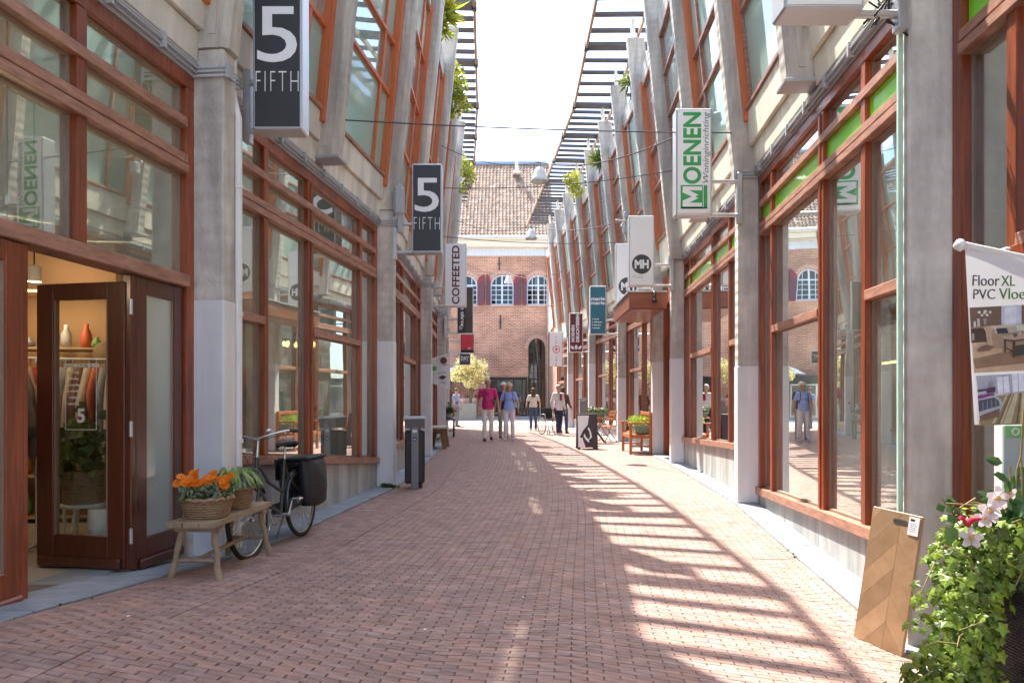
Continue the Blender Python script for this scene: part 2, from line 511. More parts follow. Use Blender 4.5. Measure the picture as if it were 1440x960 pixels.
CXY = [(-6, -1.0), (0, -.40), (5, .05), (8, .38), (10, .50), (13, .62), (16, .64), (20, .58), (25, .38), (30, -.05), (34, -.4)]
_cy = np.linspace(-6, 34, 400)
_cx = np.interp(_cy, [p[0] for p in CXY], [p[1] for p in CXY])
_k = np.exp(-np.linspace(-2, 2, 41)**2); _k /= _k.sum()
_cx = np.convolve(np.pad(_cx, 20, 'edge'), _k, 'valid')
def cline(y): return float(np.interp(y, _cy, _cx))

BL, BW = .150, .0415      # laid length and course of one clay brick
def gutter_l(y): return xl(y) + .90 + .02*math.sin(y)
def gutter_r(y): return xr(y) - 1.12
def pavers():
    rng = random.Random(3)
    mb = MB(); singles = []
    y = 2.35; row = 0
    def add(cx, cy_, ang, l, w, drop=0.0, sd=None):
        g = G(cx, cy_)
        z = g + rng.uniform(-.0010, .0010) - drop; tl = rng.uniform(-.004, .004)
        a = ang + rng.uniform(-.008, .008)
        if 3.02 < cy_ and len(singles) < 300 and abs(cx) < .74*cy_ and sd is None:
            singles.append((cx, cy_, z, a, l, w)); return
        ca, sa = math.cos(a), math.sin(a)
        hx, hy = l/2 - .0035, w/2 - .0014
        ch = .0016
        vs = []
        for (k, zz) in ((ch, 0), (0, -.0022), (0, -.010)):
            for sx, sy in ((-1, -1), (1, -1), (1, 1), (-1, 1)):
                px, py = sx*(hx-k), sy*(hy-k)
                vx, vy = cx + px*ca - py*sa, cy_ + px*sa + py*ca
                gv = gutter_l(vy)
                vx = min(vx, gv - .004 - k) if (cx < gutter_l(cy_) if sd is None else sd < 0) else max(vx, gv + .004 + k)
                vs.append((vx, vy, G(vx, vy) + z - g + zz + px*tl))
        mb.add(vs, [(0, 1, 2, 3)] + [(i, i+4, (i+1) % 4+4, (i+1) % 4) for i in range(4)] + [(i+4, i+8, (i+1) % 4+8, (i+1) % 4+4) for i in range(4)])
    while y < 33.0:
        far = y > 15
        c0 = cline(y); sl = math.atan2(cline(y+.3) - cline(y-.3), .6)
        x0, x1 = xl(y) + .27, xr(y) - .27
        gl, gr = gutter_l(y), gutter_r(y)
        off = (row % 2) * BL/2
        k0 = int((x0 - c0)/BL) - 2; k1 = int((x1 - c0)/BL) + 2
        for k in range(k0, k1):
            s = k*BL + off
            cx = c0 + s*math.cos(sl)
            cyy = y - s*math.sin(sl)
            xa, xb = cx - BL/2, cx + BL/2
            lo, hi = xl(cyy) + .28, xr(cyy) - .28
            if xb < lo + .02 or xa > hi - .02: continue
            xa, xb = max(xa, lo), min(xb, hi)
            for g, sg in ((gl, 1),):         # leave the drain course free
                a_, b_ = g - .0001, g + .0001
                if xa < g < xb:          # a cut brick on either side of the drain joint
                    if g - xa > .008: add((xa + g + .02)/2, cyy, -sl, g + .02 - xa, BW, 0, -1)
                    if xb - g > .008: add((xb + g - .02)/2, cyy, -sl, xb - g + .02, BW, 0, 1)
                    xa = xb
            if xb - xa < .014: continue
            add((xa+xb)/2, cyy, -sl, xb - xa, BW)
        y += BW * (1 if not far else 1)
        row += 1
    for gf, o in ():       # one course laid lengthwise as a shallow drain
        y = 2.4
        while y < 32:
            a = math.atan2(gf(y+.1) - gf(y-.1), .2)
            for q in (-.021, .021):
                cxx, cyy2 = gf(y) + q, y + (BL/2 if q > 0 else 0)
                add(cxx, cyy2, math.pi/2 - a, BL, .041, .003)
            y += BL
    return mb, singles
pmb, singles = pavers()
pm = mesh_of(pmb, "paving_bricks", M['paver'], fixn=False)
add_tint(pm, .84, 1.12, .06, per=12)
po = obj("paving_bricks", pm, None, parent=street, kind='stuff')
vari = []
rng = random.Random(5)
for k in range(10):
    b = MB(); ch = .0016
    vs = []
    for (kk, zz) in ((1, 0), (0, -.0022), (0, -.010)):
        for sx, sy in ((-1, -1), (1, -1), (1, 1), (-1, 1)):
            vs.append((sx*(BL/2-.0035-ch*kk), sy*(BW/2-.0014-ch*kk), zz))
    b.add(vs, [(0, 1, 2, 3)] + [(i, i+4, (i+1) % 4+4, (i+1) % 4) for i in range(4)] + [(i+4, i+8, (i+1) % 4+8, (i+1) % 4+4) for i in range(4)])
    m = mesh_of(b, "brick", M['paver'], fixn=False)
    ca = m.color_attributes.new('tint', 'FLOAT_COLOR', 'POINT')
    v = rng.uniform(.84, 1.12); w = rng.uniform(-.06, .06)
    ca.data.foreach_set('color', np.tile([v*(1+w), v, v*(1-w), 1], 12).astype(np.float32))
    vari.append(m)
for (cx, cy_, z, a, l, w) in singles:
    o = bpy.data.objects.new("brick", rng.choice(vari)); COL.objects.link(o)
    o.parent = street
    gx = (G(cx+.05, cy_)-G(cx-.05, cy_))/.1; gy = (G(cx, cy_+.05)-G(cx, cy_-.05))/.1
    o.location = (cx, cy_, z); o.rotation_euler = (math.atan(gy), -math.atan(gx), a); o.scale = (max(.1, (l-.005)/(BL-.005)), (w-.0044)/(BW-.0044), 1)

def kerb(side, pts):
    s = 1 if side == 'L' else -1
    X = xl if side == 'L' else xr
    root = None; y = -3.5; k = 0
    rng = random.Random(9)
    mb0 = MB()
    ys = np.linspace(-3.5, 35 if side == 'R' else 31, 90)
    mb0.add([(X(v) + s*q, v, G(X(v), v) - .05) for v in ys for q in (-.15, .26)],
            [(2*i, 2*i+1, 2*i+3, 2*i+2) for i in range(len(ys)-1)])
    root = obj("kerb", mb0, M['sand'], kind='structure')
    while y < (34 if side == 'R' else 30.5):
        ln = rng.uniform(.85, 1.1)
        y1 = y + ln
        def T(a, b, c, y=y, y1=y1):
            yy = y + (y1-y)*b
            return (X(yy) + s*a, yy, G(X(yy), yy) + c)
        mb = MB()
        mb.bevbox((-.14, .006/ln, -.06), (.272 + rng.uniform(-.002, .002), 1-.006/ln, .012 + rng.uniform(-.002, .002)), .006, T)
        obj("kerb_stone", mb, M['kerb'], parent=root)
        y = y1
kerb('L', LP); kerb('R', RP)

# ------------------------------------------------------------------ the shop fronts
bL = thing("shop_building", "long shop row with shade-toned panels and red brown window frames on the left side of the street", "building", (-4.5, 12, 0))
bR = thing("shop_building", "long shop row with sun-toned panels and lime green upper panes on the right side", "building", (5.5, 14, 0))

HL = dict(head=3.67, A=3.30, B=2.92, C=1.97, usill=4.38, r1=5.23, r2=6.28, r3=7.2, utop=8.15, mid=4.02)
HR = dict(head=3.87, A=3.53, B=3.16, C=2.02, usill=4.69, r1=5.55, r2=6.6, r3=7.4, utop=8.15, mid=4.24)

def beam(F, u0, u1, n0, n1, z0, z1, r=.004):
    mb = MB(); mb.bevbox((u0, n0, z0), (u1, n1, z1), r, F); return mb

def slopebeam(F, u0, u1, n0, n1, za0, zb0, h):
    """a sill whose height runs from za0 at u0 to zb0 at u1"""
    mb = MB()
    T = lambda u, n, z: F(u, n, za0 + (zb0-za0)*(u-u0)/(u1-u0) + z)
    mb.bevbox((u0, n0, 0), (u1, n1, h), .004, T)
    return mb

def shop_window(bld, F, side, H, sillN, sillF, green=False, door=None, near0=.20, idx=0):
    L = F.L; k = L/4.6
    vs_ = [v*k for v in ((.70, 2.36, 3.40) if side == 'L' else (.58, 2.28, 3.26))]
    if door: vs_ = [1.19, 2.55, 3.75]
    m = [L - v for v in vs_][::-1]                     # from near to far: m3, m2, m1
    sz = lambda u: sillN + (sillF - sillN)*u/L
    fr = MB()
    fr.bevbox((near0, -.13, H['head']-.10), (L-.003, .0, H['head']), .005, F)      # head
    T = lambda u, n, z: F(u, n, (sz(u) if z < .5 else z))
    for (a, b) in ((near0, near0+.10), (L-.105, L-.003)):                           # jambs
        fr.bevbox((a, -.128, 0), (b, -.002, H['head']-.102), .005, lambda u, n, z: F(u, n, sz(u)+.09 if z < .5 else z))
    w = obj("shop_window", fr, M['wood'], parent=bld)
    if not door:
        obj("sill", slopebeam(F, near0, L-.003, -.13, .035, sz(near0), sz(L), .085), M['woodh'], parent=w)
    for i, u in enumerate(m):
        wd = .085 if i != 1 else .15
        mb = MB()
        zb = (sz(u)+.087) if not door else 2.17
        mb.bevbox((u-wd/2, -.125, zb), (u+wd/2, -.004, H['head']-.102), .005, F)
        if i == 1:
            mb.bevbox((u-.012, -.02, zb+.01), (u+.012, .008, H['head']-.11), .003, F)
        obj("mullion", mb, M['wood'], parent=w)
    edges = [near0+.10] + m + [L-.105]
    # rail A and the double rail B
    obj("rail", beam(F, near0+.10, L-.105, -.11, .012, H['A']-.035, H['A']+.035), M['woodh'], parent=w)
    mb = MB()
    mb.bevbox((near0+.10, -.12, H['B']), (L-.105, .022, H['B']+.062), .005, F)
    mb.bevbox((near0+.10, -.12, H['B']+.074), (L-.105, .015, H['B']+.14), .005, F)
    mb.box((near0+.12, -.10, H['B']+.060), (L-.12, .0, H['B']+.076), F)
    obj("double_rail", mb, M['woodh'], parent=w)
    rows = [(H['A']+.035, H['head']-.10, 'top'), (H['B']+.14, H['A']-.035, 'mid')]
    for c in range(4):
        a = edges[c] + (0 if c == 0 else (.043 if c != 2 else .075))
        b = edges[c+1] - (0 if c == 3 else (.043 if c != 1 else .075))
        if c == 3: a = edges[3]+.043
        cells = list(rows)
        low = (sz((a+b)/2)+.09) if not door else 2.17
        if c in (0, 2) and not door:
            obj("transom", beam(F, a-.001, b+.001, -.11, .006, H['C']-.04, H['C']+.035), M['woodh'], parent=w)
            cells += [(H['C']+.035, H['B'], 'low'), (low, H['C']-.04, 'low')]
        else:
            cells += [(low, H['B'], 'low')]
        for (z0, z1, kind) in cells:
            slope = kind == 'low' and z0 < 1.2
            zl = (lambda u, z: z) if not slope else (lambda u, z, z0=z0: z + (sz(u)+.09 - z0 if z < 1.2 else 0))
            FT = lambda u, n, z: F(u, n, zl(u, z))
            mat = M['glass']
            if green and kind == 'mid': mat = M['greenfilm']
            dpt = -.042 if (green and kind == 'mid') else -.068
            mb = MB(); mb.box((a+.008, dpt, z0+.008), (b-.008, dpt+.006, z1-.008), FT)
            obj("pane", mb, mat, parent=w)
            be = MB(); t = .013
            be.box((a, -.078, z0), (a+t, -.050, z1), FT); be.box((b-t, -.078, z0), (b, -.050, z1), FT)
            be.box((a+t, -.078, z1-t), (b-t, -.050, z1), FT); be.box((a+t, -.078, z0), (b-t, -.044, z0+t*1.3), FT)
            obj("glazing_bead", be, M['bead'], parent=w)
    # plinth of stone slabs
    if not door:
        n = 4; us = [near0-.02] + [near0 + (L-near0)*q/n for q in range(1, n)] + [L-.002]
        for q in range(n):
            a, b = us[q]+.003, us[q+1]-.003
            mb = MB()
            def T2(u, nn, z): 
                p = F(u, nn, 0); g = G(p.x, p.y)
                return F(u, nn, (sz(u)-.004) if z > .5 else g-.04)
            mb.bevbox((a, -.12, 0), (b, -.012, 1), .004, T2)
            obj("plinth_slab", mb, M['plinth'], parent=bld)
    return w

def pillar(bld, F, paint_top, top=3.9, dep=.23, wd=.18):
    p = F(0, 0, 0); g = G(p.x, p.y)
    mb = MB()
    mb.bevbox((.002, -.13, g-.03), (wd, dep, top), .014, F)
    o = obj("pillar", mb, M['concrete'], parent=bld)
    if not paint_top: return o
    mb = MB()
    mb.bevbox((-.004, -.02, g+.012), (wd+.006, dep+.006, paint_top), .014, F)
    obj("painted_base", mb, M['paint'], parent=o)
    return o

def clamp_cables(bld, F, z, r=.011):
    mb = MB()
    for q, rr in ((0, r), (.034, r*.8), (.064, r*.7)):
        mb.tube([F(-.03, -.02, z+q), F(-.022, .265, z+q), F(.215, .27, z+q), F(.22, 0, z+q)], rr, 6)
    mb.box((-.03, .262, z-.02), (.05, .29, z+.09), F)
    obj("cable_clamp", mb, M['greymetal'], parent=bld)

def upper(bld, F, side, H, first_fin_pillar=True):
    L = F.L; half = L/2
    pm_ = M['panel_shaded'] if side == 'L' else M['panel_sunlit']
    # cable tray above the shop head
    mb = MB()
    for q, nn in ((.035, .03), (.065, .045), (.095, .035)):
        mb.tube([F(.19, nn, H['head']+q), F(L, nn, H['head']+q)], .011, 6)
    for q in range(int(L/.55)):
        mb.box((.3+q*.55, -.01, H['head']+.012), (.33+q*.55, .062, H['head']+.118), F)
    mb.box((.19, -.10, H['head']+.003), (L, .012, H['head']+.125), F)
    obj("cable_tray", mb, M['greymetal'], parent=bld)
    WL = F.lean
    for h in (0, 1):
        u0 = h*half + .20; u1 = (h+1)*half - .01
        z0 = H['head'] + .128
        zm = H['mid']
        # two lapped spandrel panels
        for (a, b, nn) in ((z0, zm, .028), (zm+.012, H['usill']-.05, .062)):
            mb = MB(); mb.bevbox((u0-.004, -.04, a), (u1+.004, nn, b), .006, WL)
            obj("spandrel_panel", mb, pm_, parent=bld)
        # fin
        uf = h*half + .095
        mb = MB()
        zb = 3.9 if h == 0 else (H['head']+.20)
        poly = [(-.11, -.12), (.11, -.12), (.11, .21), (.075, .262), (-.075, .262), (-.11, .21)]
        zz = [zb, 6.5, 9.25]
        vs = [WL(uf+a, b, z) for z in zz for a, b in poly]
        n = 6; fs = [tuple(range(n))[::-1], tuple(range(2*n, 3*n))]
        for r_ in range(2):
            fs += [(r_*n+i, r_*n+(i+1) % n, (r_+1)*n+(i+1) % n, (r_+1)*n+i) for i in range(n)]
        mb.add(vs, fs)
        mb2 = mb
        # a long rebate down the sides gives the fin its cast edge
        for sgn in (-1, 1):
            mb2.box((uf+sgn*.11, .10, zb+.10), (uf+sgn*.118, .16, 9.2), WL)
        f = obj("fin", mb2, M['concrete_fin'], parent=bld)
        if h == 1:
            mb = MB(); mb.bevbox((uf-.135, -.02, zb-.035), (uf+.135, .30, zb), .006, WL)
            obj("fin_shoe", mb, M['greymetal'], parent=f)
        mb = MB(); mb.tube([WL(uf, .08, 9.25), WL(uf, .08, 9.72)], .035, 8); mb.tube([WL(uf+.06, .12, 9.25), WL(uf+.06, .12, 9.6)], .02, 6)
        obj("canopy_post", mb, M['white'], parent=f)
        # window between the fins
        zs, zt = H['usill'], H['utop']
        fr = MB()
        fr.bevbox((u0, -.06, zs-.045), (u1, .085, zs), .005, WL)           # sill
        fr.bevbox((u0, -.06, zt-.06), (u1, .06, zt), .005, WL)             # head
        fr.bevbox((u0, -.06, zs), (u0+.05, .045, zt-.06), .005, WL)
        w = obj("upper_window", fr, M['woodh'], parent=bld)
        ob = MB(); ob.bevbox((u1-.075, -.03, zs-.16), (u1+.002, .105, zt+.05), .006, WL)
        obj("orange_board", ob, M['orange'], parent=w)
        ux = u0 + (u1-u0)*.78
        if side == 'R' and h == 1: ux = u1 - .10
        mu = MB(); mu.bevbox((ux-.026, -.03, zs), (ux+.026, .040, zt-.06), .004, WL)
        obj("mullion", mu, M['orange'] if side == 'L' else M['woodh'], parent=w)
        lv = [zs, H['r1'], H['r2'], H['r3'], zt-.06]
        if (h + int(F.A.y*3)) % 2: lv = [zs, H['r1']+.25, H['r2']-.1, zt-.06]
        for z in lv[1:-1]:
            rb = MB(); rb.bevbox((u0+.05, -.03, z-.026), (u1-.077, .046, z+.026), .004, WL)
            obj("window_rail", rb, M['orange'] if side == 'L' else M['woodh'], parent=w)
        rr0 = random.random()
        for i in range(len(lv)-1):
            for (a, b) in ((u0+.05, ux-.028), (ux+.028, u1-.077)):
                pn = MB(); pn.box((a, -.006, lv[i]+(.03 if i else 0)), (b, .0, lv[i+1]-.03), WL)
                obj("pane", pn, M['palefilm'] if (i == 0 or (i == len(lv)-2 and rr0 < .5)) else M['glass_up'], parent=w)
        rr = random.random()
        cu = MB()
        ua, ub = u0+.06, u1-.09
        if rr < .85:      # blinds hang behind part of the glass
            n = 26; lo = zs + (0 if rr < .5 else 1.2)
            vs = []
            wv = ub-ua if rr < .35 else (ub-ua)*.45
            for i in range(n+1):
                uu = ua + wv*i/n; nn = -.06 + .014*math.sin(i*1.9)
                vs += [WL(uu, nn, lo), WL(uu, nn, zt)]
            cu.add(vs, [(2*i, 2*i+1, 2*i+3, 2*i+2) for i in range(n)])
            obj("blind", cu, M['curtain'], parent=w)
        # parapet above the window
        mb = MB(); mb.bevbox((u0-.004, -.20, zt+.003), (u1+.004, .05, zt+.32), .006, WL)
        obj("parapet", mb, M['concrete_fin'], parent=bld)

def canopy(bld, pts, side, nin, nout, zc=9.73):
    """slatted sun canopy that follows the row; every slat is laid across"""
    FS = [Frame(pts[i], pts[i+1], side) for i in range(len(pts)-1)]
    st = []
    for F in FS:
        for q in (0, .5): st.append((F(F.L*q, 0, 0), F.n))
    st.append((FS[-1](FS[-1].L, 0, 0), FS[-1].n))
    # smooth the normals at joints
    P_ = [s[0] for s in st]; N_ = [(st[max(0, i-1)][1] + st[i][1]).normalized() for i in range(len(st))]
    N_[-1] = st[-1][1]
    pos = lambda i, t, n: (P_[i].lerp(P_[i+1], t) + (N_[i].lerp(N_[i+1], t)).normalized()*n)
    root = MB()
    for i in range(len(st)-1):          # edge beams
        for (n0, n1, z0, z1) in ((nout-.03, nout+.03, -.10, .05), (nout-1.15, nout-1.10, -.16, -.05), (nin, nin+.06, -.12, .04)):
            c = [pos(i, 0, n0), pos(i, 0, n1), pos(i, 1, n1), pos(i, 1, n0)]
            root.hexa([(p.x, p.y, zc+z0) for p in c] + [(p.x, p.y, zc+z1) for p in c])
    r = obj("slatted_canopy", root, M['slat_edge'], parent=bld)
    for i in range(len(st)-1):
        # the cross beam over each fin, with its dark joint on the edge
        for (t, w_, h0, h1, nm) in ((.0, .30, -.06, .02, "cross_beam"), (.22, .125, .0, .03, "slat"), (.41, .125, .0, .03, "slat"), (.60, .125, .0, .03, "slat"), (.80, .125, .0, .03, "slat")):
            a = pos(i, t, nin); b = pos(i, t, nout - .035)
            d = (b-a).normalized(); f = Vector((-d.y, d.x, 0))
            if f.y < 0: f = -f
            mb = MB()
            if nm == 'cross_beam':
                e = f*w_*.5
                mb.hexa([(p.x, p.y, zc+h0) for p in (a-e, b-e, b+e, a+e)] + [(p.x, p.y, zc+h1) for p in (a-e, b-e, b+e, a+e)])
            else:
                e = f*.065
                mb.hexa([(p.x, p.y, zc-.03) for p in (a-e, b-e, b+e, a+e)] + [(p.x, p.y, zc+.03) for p in (a-e, b-e, b+e, a+e)])
            o = obj(nm, mb, M['slat'], parent=r)
    for i in range(len(st)):
        p = P_[i] + N_[i]*nout
        obj("edge_joint", MB().box((p.x-.05, p.y-.06, zc-.12), (p.x+.05, p.y+.06, zc+.06)), M['dark'], parent=r)
    return r

# paint heights measured on each pillar
paintL = {1: 2.0, 2: 2.06, 3: 1.99, 4: 2.0, 5: 2.0, 6: 2.0, 0: 2.0}
sillsL = {1: (.74, .34), 2: (.45, .42), 3: (.40, .35), 4: (.3, .3), 5: (.3, .3), 6: (.3, .3), 0: (.6, .6)}
FL = []
for i in range(len(LP)-1):
    F = Frame(LP[i], LP[i+1], 'L'); FL.append(F)
    pillar(bL, F, paintL.get(i-1, 2.0))
    clamp_cables(bL, F, HL['head']+.01)
    upper(bL, F, 'L', HL)
    if i == 1: w_door = shop_window(bL, F, 'L', HL, .4, .4, door=True)
    else: shop_window(bL, F, 'L', HL, *sillsL.get(i-1, (.4, .4)))
canopy(bL, LP, 'L', -.35, 1.15)

paintR = {1: 0, 2: 1.64, 3: 2.02, 4: 2.07, 5: 1.85, 6: 2.5, 7: 2.3}
sillsR = {1: (.26, .115), 2: (.60, .43), 3: (.35, .35), 4: (.25, .25), 5: (.3, .3), 6: (.3, .3), 7: (.3, .3), 0: (.3, .3)}
FR = []
for i in range(len(RP)-1):
    F = Frame(RP[i], RP[i+1], 'R'); FR.append(F)
    pillar(bR, F, paintR.get(i-1, 2.0))
    clamp_cables(bR, F, HR['head']+.01)
    if F.L > 3: 
        upper(bR, F, 'R', HR)
        shop_window(bR, F, 'R', HR, *sillsR.get(i-1, (.3, .3)), green=(i in (1, 2, 3)))
    else:                       # the short bay between the paired pillars is a recessed entrance
        mb = MB()
        mb.bevbox((.19, -.6, 0), (F.L, -.5, 3.9), .01, F); ent = obj("entrance_wall", mb, M['wood'], parent=bR)
        mb = MB(); mb.bevbox((.19, -.5, 3.3), (F.L, .0, 3.91), .01, F); obj("entrance_head", mb, M['wood'], parent=bR)
        for (q0, q1) in ((.20, .32), (F.L-.13, F.L-.01)): obj("entrance_jamb", MB().bevbox((q0, -.12, .02), (q1, 0, 3.295), .006, F), M['wood'], parent=bR)
        F2 = Frame(RP[i], RP[i+1], 'R')
        WL = F.lean
        mb = MB(); mb.bevbox((.12, -.04, 4.04), (F.L-.12, .05, 4.64), .006, WL); obj("spandrel_panel", mb, M['panel_sunlit'], parent=bR)
        poly = [(-.10, -.12), (.10, -.12), (.10, .22), (.075, .262), (-.075, .262), (-.10, .22)]
        mb = MB(); n = 6
        mb.add([WL(a, b, z) for z in (3.9, 9.25) for a, b in poly], [tuple(range(6))[::-1], tuple(range(6, 12))] + [(q, (q+1) % 6, 6+(q+1) % 6, 6+q) for q in range(6)])
        f = obj("fin", mb, M['concrete_fin'], parent=bR)
        mb = MB(); mb.tube([WL(0, .08, 9.25), WL(0, .08, 9.72)], .035, 8); obj("canopy_post", mb, M['white'], parent=f)
        fr = MB()
        fr.bevbox((.12, -.06, 4.645), (F.L-.12, .085, 4.69), .005, WL)
        w = obj("upper_window", fr, M['woodh'], parent=bR)
        obj("window_head", MB().bevbox((.12, -.06, 8.09), (F.L-.12, .06, 8.15), .005, WL), M['woodh'], parent=w)
        for z in (5.8, 6.6): obj("window_rail", MB().bevbox((.12, -.03, z-.03), (F.L-.19, .046, z+.03), .004, WL), M['woodh'], parent=w)
        mb = MB(); mb.bevbox((F.L-.19, -.03, 4.53), (F.L-.108, .105, 8.2), .006, WL); obj("orange_board", mb, M['orange'], parent=w)
        mb = MB(); mb.box((.12, -.02, 4.69), (F.L-.19, -.012, 8.09), WL); obj("pane", mb, M['glass_up'], parent=w)
        mb = MB(); mb.bevbox((.11, -.2, 8.153), (F.L-.11, .05, 8.47), .006, WL); obj("parapet", mb, M['concrete_fin'], parent=bR)
canopy(bR, [p for p in RP if p[1] != 15.8], 'R', -.9, 1.50)

# rooms behind the glass: floor, ceiling, back wall and party walls
def rooms(bld, pts, side):
    s = -1 if side == 'L' else 1
    for i in range(len(pts)-1):
        a, b = pts[i], pts[i+1]
        F = Frame(a, b, side); L_ = F.L
        mb = MB(); mb.box((0, -4.2, -.1), (L_+.05, -.14, .10), F); obj("shop_floor", mb, M['roomfloor'], parent=bld)
        mb = MB(); mb.box((0, -4.2, 3.9), (L_+.05, -.13, 4.1), F); obj("shop_ceiling", mb, M['roomwall'], parent=bld)
        mb = MB(); mb.box((0, -4.3, .1), (L_+.05, -4.2, 8.2), F); obj("back_wall", mb, M['roomwall'], parent=bld)
        if i not in (2,): 
            mb = MB(); mb.box((-.03, -4.2, .1), (.06, -.14, 8.2), F); obj("party_wall", mb, M['roomwall'], parent=bld)
        mb = MB(); mb.box((0, -4.3, 8.2), (L_+.05, -.1, 8.3), lambda u, n, z, F=F: F(u, n, z)); obj("roof_slab", mb, M['concrete_fin'], parent=bld)
    mb = MB(); F = Frame(pts[-2], pts[-1], side); mb.box((F.L-.10, -4.3, 0), (F.L+.06, -.13, 8.3), F); obj("end_wall", mb, M['concrete'], parent=bld)
rooms(bL, LP, 'L'); rooms(bR, RP, 'R')

# ------------------------------------------------------------------ the near left shop entrance
F1 = FL[1]                      # bay that ends at the first pillar
V = lambda v: F1.L - v          # measured back from the pillar
def entrance():
    hd = MB()
    hd.bevbox((.2, -.14, 2.075), (V(.105), .03, 2.165), .006, F1)
    obj("door_head", hd, M['woodh'], parent=bL)
    # threshold stone
    mb = MB(); mb.bevbox((.2, -.45, .02), (V(-.0), -.145, .118), .006, F1); obj("threshold", mb, M['kerb'], parent=bL)
    mb = MB(); mb.box((.2, -1.9, .09), (V(.1), -.46, .112), F1); obj("door_mat_floor", mb, M['mat'], parent=bL)
    def leafdoor(T, w, z0, z1, glass, wood, parent, st=.115, bot=.20, lab=None, handle=False):
        """a glazed door: stiles, rails, kick board moulding, glass"""
        fr = MB()
        for (a, b) in ((0, st), (w-st, w)): fr.bevbox((a, -.025, z0), (b, .025, z1), .005, T)
        fr.bevbox((st-.001, -.024, z1-.11), (w-st+.001, .024, z1), .004, T)
        fr.bevbox((st-.001, -.024, z0), (w-st+.001, .024, z0+bot), .004, T)
        d = obj("door_leaf", fr, wood, parent=parent, label=lab)
        k = MB(); k.bevbox((.02, .024, z0+.0), (w-.02, .052, z0+.07), .012, T); obj("kick_moulding", k, wood, parent=d)
        p = MB(); p.box((st+.002, -.006, z0+bot+.002), (w-st-.002, .006, z1-.112), T); obj("pane", p, glass, parent=d)
        e = MB()
        for (a, b) in ((st, st+.014), (w-st-.014, w-st)): e.box((a, -.016, z0+bot), (b, .016, z1-.11), T)
        obj("glazing_bead", e, M['bead'], parent=d)
        if not handle: return d
        h = MB(); h.tube([T(.06, .03, 1.02), T(.06, .075, 1.02), T(.17, .075, 1.02)], .009, 8); h.box((.04, .026, .93), (.08, .034, 1.10), T)
        obj("handle", h, M['metal'], parent=d)
        return d
    # fixed leaf by the pillar with frosted film
    T1 = lambda u, n, z: F1(V(.66) + u, n - .05, z)
    leafdoor(T1, .55, .10, 2.07, M['film'], M['wood_dark'], bL)
    # leaf at the near end, brown glazed
    T2 = lambda u, n, z: F1(V(2.62) + u, n - .02, z)
    leafdoor(T2, .98, .15, 2.07, M['glass_door'], M['wood'], bL)
    T3 = lambda u, n, z: F1(V(3.62) + u, n - .02, z)
    leafdoor(T3, .98, .15, 2.07, M['glass'], M['wood'], bL)
    # open leaf, swung into the shop
    A = Vector((-2.545, 4.70, 0)); B = Vector((-3.21, 4.83, 0)); d = (B-A).normalized(); n = Vector((d.y, -d.x, 0))
    if n.y > 0: n = -n
    T4 = lambda u, nn, z: A + d*u + n*nn + Vector((0, 0, z))
    dl = leafdoor(T4, (B-A).length, .125, 2.02, M['glass_door'], M['wood_dark'], bL, st=.13, bot=.21, lab="open dark door leaf with opening hours lettered on its glass")
    # posts and hinges beside the opening
    mb = MB(); mb.bevbox((V(.72), -.075, .12), (V(.67), -.02, 2.07), .006, F1); obj("door_post", mb, M['wood_dark'], parent=bL)
    mb = MB(); mb.bevbox((V(1.64), -.12, .12), (V(1.60), -.0, 2.07), .006, F1); obj("door_post", mb, M['wood'], parent=bL)
    for z in (.35, 1.05, 1.85):
        mb = MB(); mb.tube([F1(V(.75), .0, z-.05), F1(V(.75), .0, z+.05)], .012, 8); obj("hinge", mb, M['metal'], parent=bL)
    # opening hours sheet lettered on the open leaf
    right = -d if d.x < 0 else d
    Rm = Matrix(((right.x, 0, n.x, 0), (right.y, 0, n.y, 0), (0, 1, 0, 0), (0, 0, 0, 1)))
    c = T4(.34, .012, 1.30)
    text("opening_hours_heading", "OPENINGSTIJDEN", .034, M['signwhite'], Matrix.Translation(c + Vector((0, 0, .17))) @ Rm, dl, bold=.001)
    for q, sx in enumerate(("maandag", "dinsdag", "woensdag", "donderdag", "vrijdag", "zaterdag")):
        text("opening_hours_line", sx, .026, M['signwhite'], Matrix.Translation(c + Vector((0, 0, .125 - q*.042)) - right*.06) @ Rm, dl)
    text("opening_hours_number", "5", .13, M['signwhite'], Matrix.Translation(c + Vector((0, 0, -.17))) @ Rm, dl, bold=.003)
    mb = MB()
    for (a, b, z0, z1) in ((-.12, .12, .21, .214), (-.12, .12, -.26, -.256), (-.12, -.117, -.26, .21), (.117, .12, -.26, .21)):
        p = [c + right*q + Vector((0, 0, z)) + n*w for w in (0, .002) for q, z in ((a, z0), (b, z0), (b, z1), (a, z1))]
        mb.hexa(p)
    obj("hours_outline", mb, M['signwhite'], parent=dl)
entrance()

